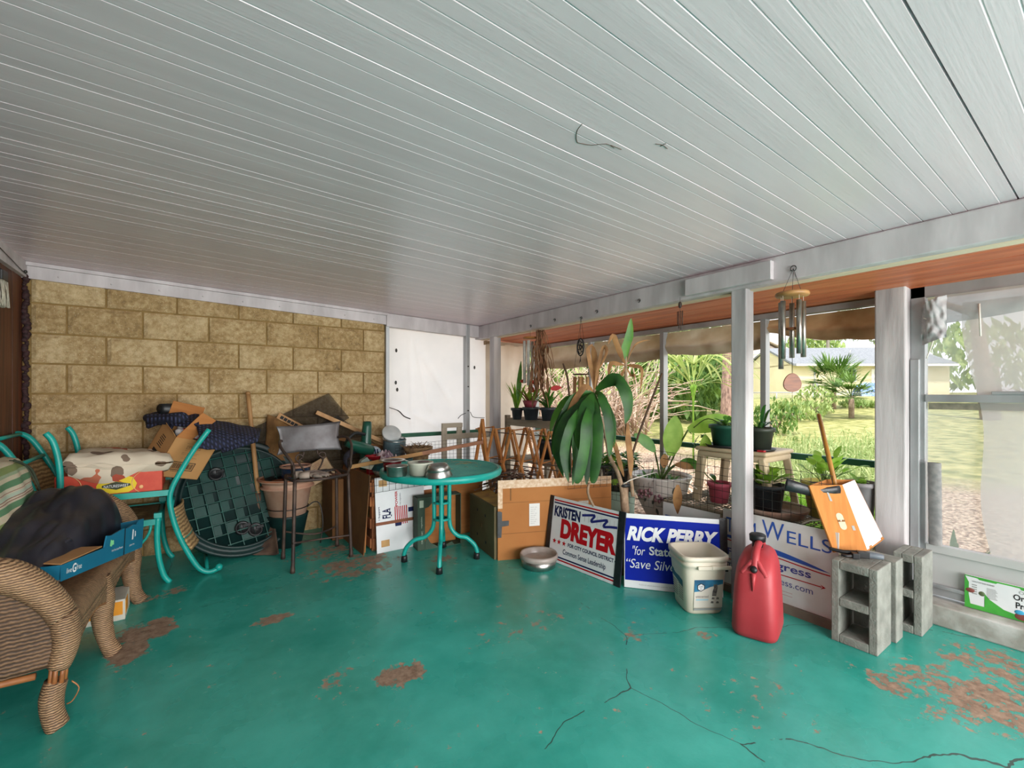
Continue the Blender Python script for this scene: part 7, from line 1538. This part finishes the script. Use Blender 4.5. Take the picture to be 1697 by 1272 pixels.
def bush(name, label, px, d, wid, ztop, seed, fol, n=1400, cat='shrub', group=None, sz=.10, hollow=.6, base=None):
    p = AD(px, CY, d); g = gz(p.x, p.y) if base is None else base; h = ztop - g
    t = thing(name, label, cat, (p.x, p.y, g), group=group)
    m = MB(); leafcloud(m, (p.x, p.y, g + h * .52), (wid / 2, wid / 2, h * .52), n, sz, seed, hollow=hollow); m.build('foliage', fol, t)
    m = MB(); rr = random.Random(seed)
    for i in range(5):
        a = rr.uniform(0, 6.28); m.tube(smooth([(p.x, p.y, g - .05), (p.x + .3 * wid * .4 * cos(a), p.y + .3 * wid * .4 * sin(a), g + h * .3), (p.x + wid * .35 * cos(a), p.y + wid * .35 * sin(a), g + h * .7)]), [.04 * wid / 3] * 5 + [.02 * wid / 3] * 4, 5)
    m.build('branches', BARK, t); return t
# hedge line behind the corn plant
bush('shrub', 'dense green shrub behind the pale young palm', 1120, 13.5, 3.6, 2.75, 1, FOL[0], 2600, group='shrubs along the back of the yard', sz=.15)
bush('shrub', 'rounded yellow-green shrub beside the pine trunk', 1168, 17, 2.2, 2.57, 2, FOL[1], 1500, group='shrubs along the back of the yard', sz=.13)
bush('shrub', 'low dark shrub seen between the bare branches and the screen post', 1058, 17, 2.4, 2.69, 3, FOL[0], 1600, group='shrubs along the back of the yard', sz=.14)
# bare brush pile
p = AD(965, CY, 10.2); g = gz(p.x, p.y); t = thing('bare_shrub', 'large tangle of bare pale branches behind the corn plant', 'shrub', (p.x, p.y, g))
m = MB(); rr = random.Random(21)
for i in range(460):
    q = p + CR * rr.uniform(-2.1, 1.3) + CF * rr.uniform(-.9, .9); q = V((q.x, q.y, g - .02 + rr.random() * .3)); pts = [q]; d = V((rr.uniform(-.7, .7), rr.uniform(-.7, .7), 1.0)).normalized()
    for k in range(6):
        d = (d + V((rr.uniform(-.35, .35), rr.uniform(-.35, .35), rr.uniform(-.38, .12)))).normalized(); pts.append(pts[-1] + d * rr.uniform(.22, .42))
    r0 = rr.uniform(.009, .026); m.tube(pts, [r0 * (1 - .12 * k) for k in range(7)], 4)
m.build('branches', mk('pale tangled twigs', (214, 192, 172), (158, 130, 112), 3, .9), t)
m = MB(); leafcloud(m, p + V((0, 0, .7)), (2.0, 2.0, 1.2), 500, .07, 7); m.build('leaves', FOL[1], t)
for (px, h_) in ((1066, 2.3), (1026, 2.7)):
    p = AD(px, CY, 11.0 if px > 1050 else 12.6); g = gz(p.x, p.y); m = MB(); rr = random.Random(px)
    def limb(q, d, L, r, dep):
        pts = [q]
        for k in range(4): d2 = (d + V((rr.uniform(-.3, .3), rr.uniform(-.3, .3), .05))).normalized(); pts.append(pts[-1] + d2 * L / 4)
        m.tube(pts, [r, r * .9, r * .8, r * .7, r * .6], 6)
        if dep:
            for k in range(3): limb(pts[rr.choice((2, 3, 4))], (d + V((rr.uniform(-.9, .9), rr.uniform(-.9, .9), rr.uniform(-.1, .5)))).normalized(), L * .65, r * .6, dep - 1)
    limb(V((p.x, p.y, g - .03)), V((.15, -.1, 1)), h_ * .6, .05, 3)
    tag(m.build('bare_tree', mk('whitish bark', (212, 196, 182), (164, 142, 128), 8, .9), o=(p.x, p.y, g)), 'small pale leafless tree %s' % ('right of the tangled branches' if px > 1050 else 'at the edge of the tangled branches'), 'tree')
# young fan palm with drooping pale fronds
p = AD(1149, CY, 6.8); g = gz(p.x, p.y); t = thing('young_palm', 'young pale green fan palm with long drooping fronds', 'palm', (p.x, p.y, g))
m = MB(); rr = random.Random(8); top = V((p.x, p.y, 1.9))
m2 = MB()
for i in range(11):
    a = -1.25 + i * .25; d = CR * sin(a) + UP * cos(a) + CF * rr.uniform(-.3, .3); hub = V((p.x, p.y, 1.30)) + d * .05
    tip = hub + d * rr.uniform(.45, .75)
    m2.tube(smooth([V((p.x, p.y, g + .1)), V((p.x, p.y, 1.0)), hub]), .012, 5)
    for k in range(3): m.leaf(hub + d * .1 * k, (d + CR * rr.uniform(-.2, .2)), rr.uniform(.6, 1.2), .05, 1.3 if abs(a) > .3 else .4, 7)
for i in range(22):
    d = CR * rr.uniform(-1.2, 1.2) + UP * rr.uniform(.2, .9) + CF * rr.uniform(-.6, .6); m.leaf(V((p.x, p.y, 1.65)), d, rr.uniform(.8, 1.3), .05, 1.9, 8)
m.build('fronds', mk('pale palm frond', (176, 196, 110), (206, 216, 150), 5, .5, trans=.4), t); m2.build('stalks', M_['leaf_pale'], t)
# pine trunk
p = AD(1216, CY, 9.5); g = gz(p.x, p.y); m = MB(); rr = random.Random(3)
m.sheet(lambda u, v: V((p.x + (.20 + .11 * (1 - v) ** 4 + .018 * noise.noise(V((u * 14, v * 22, 0)))) * cos(6.2832 * u), p.y + (.20 + .11 * (1 - v) ** 4 + .018 * noise.noise(V((u * 14, v * 22, 5)))) * sin(6.2832 * u), g - .1 + 5.2 * v)), 40, 60)
tag(m.build('pine_trunk', mk('scaly pine bark', (176, 146, 130), (116, 92, 82), 14, .95, bump=1, bsc=30, st=(2, 2, .7)), o=(p.x, p.y, g)), 'thick scaly pine trunk standing on the grass left of the inner post', 'tree')
# trees over the roofs
def tree(label, px, d, z0, ztop, wid, seed, fol, n, sz, group='trees beyond the houses', cy=None):
    p = AD(px, CY, d); g = gz(p.x, p.y); t = thing('tree', label, 'tree', (p.x, p.y, g), group=group)
    m = MB(); leafcloud(m, (p.x, p.y, (z0 + ztop) / 2), (wid / 2, wid / 2, (ztop - z0) / 2), n, sz, seed, hollow=.35); m.build('crown', fol, t)
    m = MB(); m.tube([(p.x, p.y, g - .1), (p.x, p.y, z0 + (ztop - z0) * .5)], [wid * .05, wid * .03], 8); m.build('trunk', BARK, t); return t
tree('green tree behind the two-storey house', 1285, 80, 3, 10.2, 13, 31, FOL[2], 900, .6)
tree('round green tree above the grey roof', 1347, 60, 4.0, 9.4, 6.5, 32, FOL[1], 700, .5)
tree('tall leafy tree left of the pine trunk', 1172, 60, 2, 9.8, 15, 33, FOL[2], 1500, .5)
tree('pale leafy tree far behind the young palm', 1105, 38, 1.5, 7.8, 7.5, 34, FOL[1], 1300, .4)
tree('broad tree filling the view behind the bare branches', 985, 24, 1.2, 5.6, 12, 35, FOL[2], 1800, .36)
tree('leafy tree behind the corner of bromeliad pots', 905, 17, .9, 4.2, 3.6, 36, FOL[1], 1300, .3)
tree('broad pale tree seen through the screen panel', 1640, 40, 1.5, 7.5, 16, 37, FOL[1], 900, .6)
# overhanging oak spray at upper right of the open bay
p = AD(1440, 560, 11); t = thing('oak_spray', 'grey-green oak spray hanging in front of the sky by the end post', 'tree', (p.x, p.y, gz(p.x, p.y)))
m = MB(); rr = random.Random(14); m2 = MB()
for i in range(16):
    a = p + CR * rr.uniform(-.75, .9) + UP * rr.uniform(-.1, .75) + CF * rr.uniform(-.3, .3); leafcloud(m, a, (.24, .24, .17), 60, .05, 100 + i, hollow=.2)
    m2.tube(smooth([p + CR * 1.3 + UP * 1.0, (a + p + CR * 1.2 + UP * .9) / 2 + UP * .1, a]), [.02] * 4 + [.008] * 5, 4)
m2.tube([p + CR * 1.3 + UP * 1.0, p + CR * 2.6 + UP * .6, V(((p + CR * 3).x, (p + CR * 3).y, gz(p.x, p.y)))], [.05, .12, .2], 6)
m.build('leaves', mk('grey green oak leaves', (120, 134, 106), (168, 178, 150), 3, .6, trans=.3), t); m2.build('branches', BARK, t)
# houses
HW = mk('cream house siding', (232, 220, 186), (224, 210, 174), 1, .8); HR = mk('grey shingle roof', (138, 140, 142), (118, 120, 124), 9, .9); HG = mk('dark window glass', (82, 92, 96), None, rough=.15); HT = mk('white house trim', (240, 240, 236), None, rough=.6); HS = mk('pale pink grey siding', (214, 200, 194), (202, 188, 182), 1, .8); HRR = mk('pinkish roof', (216, 200, 190), (196, 180, 172), 4, .9)
def frame_at(px, d): 
    p = AD(px, CY, d); return basis(CR, CF, UP, (p.x, p.y, 0))
def house_box(M, x0, x1, y0, y1, z0, z1, mb, m=0): mb.lohi((x0, y0, z0), (x1, y1, z1), m, M)
M = frame_at(1400, 30.0); k = 30 / FPX
t = thing('house', 'cream single-storey house with long grey shingle roof', 'house', M @ V((0, 0, .9)))
m = MB(); house_box(M, -1.75, 7, 0, 6, .9, 3.15, m); house_box(M, -3.5, -1.75, .1, 6, .9, 3.2, m); m.hexa([M @ V(q) for q in ((-3.5, .1, 3.1), (-3.4, .1, 3.1), (-3.4, 6, 3.1), (-3.5, 6, 3.1), (-3.5, 3, 4.4), (-3.4, 3, 4.4), (-3.4, 3.1, 4.4), (-3.5, 3.1, 4.4))])
m.build('wall', HW, t)
m = MB(); m.hexa([M @ V(q) for q in ((-3.6, -.3, 3.05), (7, -.6, 3.05), (7, 3, 4.48), (-3.6, 3, 4.40), (-3.6, -.3, 3.2), (7, -.6, 3.2), (7, 3, 4.62), (-3.6, 3, 4.54))])
m.hexa([M @ V(q) for q in ((-3.6, 3, 4.40), (7, 3, 4.48), (7, 6.6, 3.1), (-3.6, 6.6, 3.1), (-3.6, 3, 4.54), (7, 3, 4.62), (7, 6.6, 3.2), (-3.6, 6.6, 3.2))]); m.build('roof', HR, t)
m = MB(); m.lohi((-3.6, -.66, 3.02), (7, -.58, 3.16), 0, M); m.build('fascia', HT, t)
f = MB().lohi((-.4, -.05, 2.0), (.75, .02, 2.85), 0, M).build('window', HT, t); MB().lohi((-.32, -.08, 2.08), (.67, -.04, 2.78), 0, M).build('pane', HG, f)
f = MB().lohi((1.75, -.06, .95), (2.6, .02, 2.85), 0, M).build('door', HT, t); MB().lohi((1.95, -.09, 1.7), (2.4, -.05, 2.7), 0, M).build('pane', HG, f)
m = MB(); m.tube([M @ V((-1.95, .1, .9)), M @ V((-1.95, .1, 3.3))], .06, 6); m.lohi((-2.1, -.05, 1.5), (-1.8, .1, 1.95), 0, M); m.build('electric_meter', M_['alu'], t)
m = MB(); m.tube([M @ V((1.1, 1.0, 3.7)), M @ V((1.1, 1.0, 4.15)), M @ V((1.2, 1.0, 4.2))], .05, 6); m.build('roof_vent', M_['alu'], t)
M = frame_at(1280, 44.0)
t = thing('house', 'two-storey pale house with balcony behind the chain-link fence', 'house', M @ V((0, 0, 1)))
m = MB(); house_box(M, -4.5, 1.6, 0, 7, 1.0, 5.0, m); m.add([(-2.6, 0, 5.0), (1.6, 0, 5.0), (-1.6, 0, 6.6)], [(0, 1, 2)], 0, False, M); m.build('wall', HS, t)
m = MB(); m.hexa([M @ V(q) for q in ((-4.8, -.4, 5.2), (-1.4, -.4, 6.7), (-1.4, 7, 6.7), (-4.8, 7, 5.2), (-4.8, -.4, 5.4), (-1.4, -.4, 6.9), (-1.4, 7, 6.9), (-4.8, 7, 5.4))])
m.hexa([M @ V(q) for q in ((-1.4, -.4, 6.7), (2.3, -.4, 5.0), (2.3, 7, 5.0), (-1.4, 7, 6.7), (-1.4, -.4, 6.9), (2.3, -.4, 5.2), (2.3, 7, 5.2), (-1.4, 7, 6.9))]); m.build('roof', HRR, t)
m = MB(); m.lohi((-2.6, -.9, 2.95), (.3, .1, 3.2), 0, M)
for i in range(14): m.lohi((-2.6 + i * .21, -.9, 3.2), (-2.54 + i * .21, -.84, 3.95), 0, M)
m.lohi((-2.6, -.92, 3.95), (.3, -.82, 4.05), 0, M); m.build('balcony', HT, t)
m = MB()
for x in (-2.5, -1.2, -.1): m.lohi((x - .12, -.85, 1.0), (x + .12, -.6, 2.95), 0, M)
m.build('porch_posts', HT, t)
for (x0, z0, x1, z1) in ((-1.8, 3.3, -.8, 4.6), (.5, 3.9, 1.3, 4.7), (.4, 1.5, 1.2, 2.8), (-2.2, 1.3, -1.5, 2.7)):
    f = MB().lohi((x0, -.06, z0), (x1, .02, z1), 0, M).build('window', HT, t); MB().lohi((x0 + .12, -.1, z0 + .12), (x1 - .12, -.05, z1 - .12), 0, M).build('pane', HG, f)
M = frame_at(1197, 40.0); t = thing('house', 'low house with pale hipped roof seen left of the pine trunk', 'house', M @ V((0, 0, 1)))
MB().lohi((-1.1, 0, .9), (1.4, 5, 2.5), 0, M).build('wall', HS, t)
m = MB(); m.hexa([M @ V(q) for q in ((-1.5, -.4, 2.45), (1.6, -.4, 2.45), (1.6, 5.4, 2.45), (-1.5, 5.4, 2.45), (.9, 2, 4.3), (1.5, 2, 4.3), (1.5, 3, 4.3), (.9, 3, 4.3))]); m.build('roof', HRR, t)
f = MB().lohi((-.2, -.06, 1.5), (1.1, .02, 2.15), 0, M).build('window', HT, t); MB().lohi((-.08, -.1, 1.58), (.98, -.05, 2.07), 0, M).build('pane', HG, f)
M = frame_at(1372, 50); m = MB(); m.lohi((-.12, -.12, .8), (.12, .12, 7.5), 0, M); m.lohi((-1.6, -.08, 7.15), (1.6, .08, 7.33), 0, M)
tag(m.build('utility_pole', mk('grey pole wood', (140, 132, 122), None, rough=.9), o=M @ V((0, 0, 1))), 'thin utility pole with crossarm rising above the grey roof', 'pole')
# chain-link fence
M = frame_at(1330, 20.0); g = .78; t = thing('chain_link_fence', 'chain-link fence running along the back of the grass', 'fence', M @ V((0, 0, g)))
m = MB(); m.tube([M @ V((-3.2, 0, 1.26)), M @ V((4.5, -.6, 1.26))], .022, 6); m.build('top_rail', M_['alu'], t)
for x in (-2.6, -1.1, .45, 2.0, 3.5): MB().tube([M @ V((x, -.08 * x, g - .1)), M @ V((x, -.08 * x, 1.28))], .022, 6).build('post', M_['alu'], t)
m = MB()
for i in range(100):
    x = -3.2 + i * .07; m.tube([M @ V((x, -.08 * x, 1.25)), M @ V((x + .35, -.08 * x, g))], .004, 3); m.tube([M @ V((x + .35, -.08 * x, 1.25)), M @ V((x, -.08 * x, g))], .004, 3)
m.build('mesh', M_['alu'], t)
# blue tarpaulin heap
p = AD(1449, CY, 21.3); m = MB(); g = gz(p.x, p.y)
m.sheet(lambda u, v: V((p.x, p.y, 0)) + CR * ((u - .4) * 1.5) + CF * (v * .9) + UP * (g + .62 * max(0, sin(pi * min(1, v * 1.4 + .0))) ** .5 * (1 - (2 * u - .8) ** 4 * .6) + .10 * noise.noise(V((u * 6, v * 6, 1))) + .05 * noise.noise(V((u * 17, v * 17, 1)))), 40, 24)
tag(m.build('blue_tarpaulin', mk('blue tarpaulin', (92, 132, 206), (176, 196, 232), 7, .5), o=(p.x, p.y, g)), 'crumpled blue tarpaulin heaped against the cream house', 'tarpaulin')
# fan palms
def fanpalm(px, d, h, R, n, seed, label):
    p = AD(px, CY, d); g = gz(p.x, p.y); t = thing('fan_palm', label, 'palm', (p.x, p.y, g), group='fan palms in front of the cream house')
    rr = random.Random(seed); m = MB(); m2 = MB()
    m3 = MB().tube([(p.x, p.y, g - .05), (p.x, p.y, g + h * .45)], .07, 8); m3.build('trunk', BARK, t)
    for i in range(n):
        a = rr.uniform(0, 6.28); e = rr.uniform(-.25, 1.35); d_ = V((cos(a) * cos(e), sin(a) * cos(e), sin(e))); c = V((p.x, p.y, g + h * .45)) + d_ * R * .55
        m2.tube([V((p.x, p.y, g + h * .42)), c], .010, 4)
        x, y, _ = frame_to(d_)
        for k in range(15):
            b_ = -1.75 + 3.5 * k / 14; m.leaf(c, d_ * cos(b_) + x * sin(b_), R * .62 * rr.uniform(.8, 1.1), .05, .25, 3)
    m.build('fronds', FOL[0], t); m2.build('stalks', M_['stem_green'], t)
fanpalm(1382, 15.0, 1.75, 1.05, 26, 5, 'large spiky fan palm in front of the cream house')
fanpalm(1411, 12.6, 1.35, .75, 16, 6, 'smaller fan palm right of the large spiky one')
bush('shrub', 'twiggy pale shrub left of the fan palms', 1350, 14.2, 1.2, 1.42, 41, FOL[1], 420, group='low shrubs in the yard', sz=.07)
bush('shrub', 'low bright shrub at the foot of the fan palms', 1424, 15.2, 1.1, .98, 42, FOL[1], 420, group='low shrubs in the yard', sz=.08)
bush('shrub', 'small dark shrub right of the inner post', 1283, 10.0, 1.0, 1.02, 43, FOL[0], 520, group='low shrubs in the yard', sz=.06)
bush('shrub', 'wide leafy weed patch behind the wind chime sail', 1322, 12.4, 1.5, 1.02, 44, FOL[1], 520, group='low shrubs in the yard', sz=.08)
# tall feathery weeds beyond the rail
m = MB(); rr = random.Random(77)
for i in range(1500):
    px = rr.uniform(1262, 1475); d = rr.uniform(4.2, 7.5); p = AD(px, CY, d); g = gz(p.x, p.y); h = rr.uniform(.2, .62) * (1.0 if d < 5.5 else .8); top = min(g + h, 1.12)
    q = V((p.x, p.y, g)); e = q + V((rr.uniform(-.10, .10), rr.uniform(-.10, .10), top - g)); m.leaf(q, e - q, (e - q).length, .016, .3, 3)
    for k in range(5):
        c = q.lerp(e, rr.uniform(.3, 1)); m.leaf(c, V((rr.uniform(-1, 1), rr.uniform(-1, 1), rr.uniform(.1, .8))), rr.uniform(.05, .11), .018, .5, 2)
o = m.build('weeds', mk('feathery pale weeds', (130, 156, 84), (204, 212, 152), 3, .7, trans=.4)); tag(o, 'tall feathery weeds growing beyond the green rail', 'weeds', kind='stuff')
# low leafy weeds and dry litter along the outside
m = MB(); rr = random.Random(78)
for i in range(2600):
    px = rr.uniform(900, 1470); d = rr.uniform(3.9, 6.2); p = AD(px, CY, d)
    if p.x < 3.48: continue
    g = gz(p.x, p.y); a = V((rr.uniform(-1, 1), rr.uniform(-1, 1), rr.uniform(.0, .5))); m.leaf((p.x, p.y, g + .01), a, rr.uniform(.04, .09), .03, .2, 2)
tag(m.build('leaf_litter', mk('dry fallen leaves', (164, 126, 96), (232, 206, 178), 6, .85)), 'dry fallen leaves on the ground beyond the rail', 'leaves', kind='stuff')
m = MB()
for i in range(240):
    px = rr.uniform(1240, 1460); d = rr.uniform(3.75, 4.5); p = AD(px, CY, d)
    if p.x < 3.5: continue
    g = gz(p.x, p.y)
    for k in range(5): m.leaf((p.x, p.y, g), V((rr.uniform(-.6, .6), rr.uniform(-.6, .6), 1)), rr.uniform(.15, .45), .04, .6, 4)
tag(m.build('undergrowth', M_['leaf_pale']), 'bright green undergrowth just outside the rail', 'weeds', kind='stuff')
# agave seen through the screen panel
p = AX(1580, 860, 4.2); p.z = gz(p.x, p.y); m = MB(); rr = random.Random(4)
for i in range(26): m.leaf(p, V((rr.uniform(-.5, .5), rr.uniform(-.5, .5), 1)), rr.uniform(.25, .46), .05, .5, 5)
tag(m.build('strappy_plant', M_['leaf_mid'], o=p), 'strappy green plant outside, seen through the screen panel', 'plant')
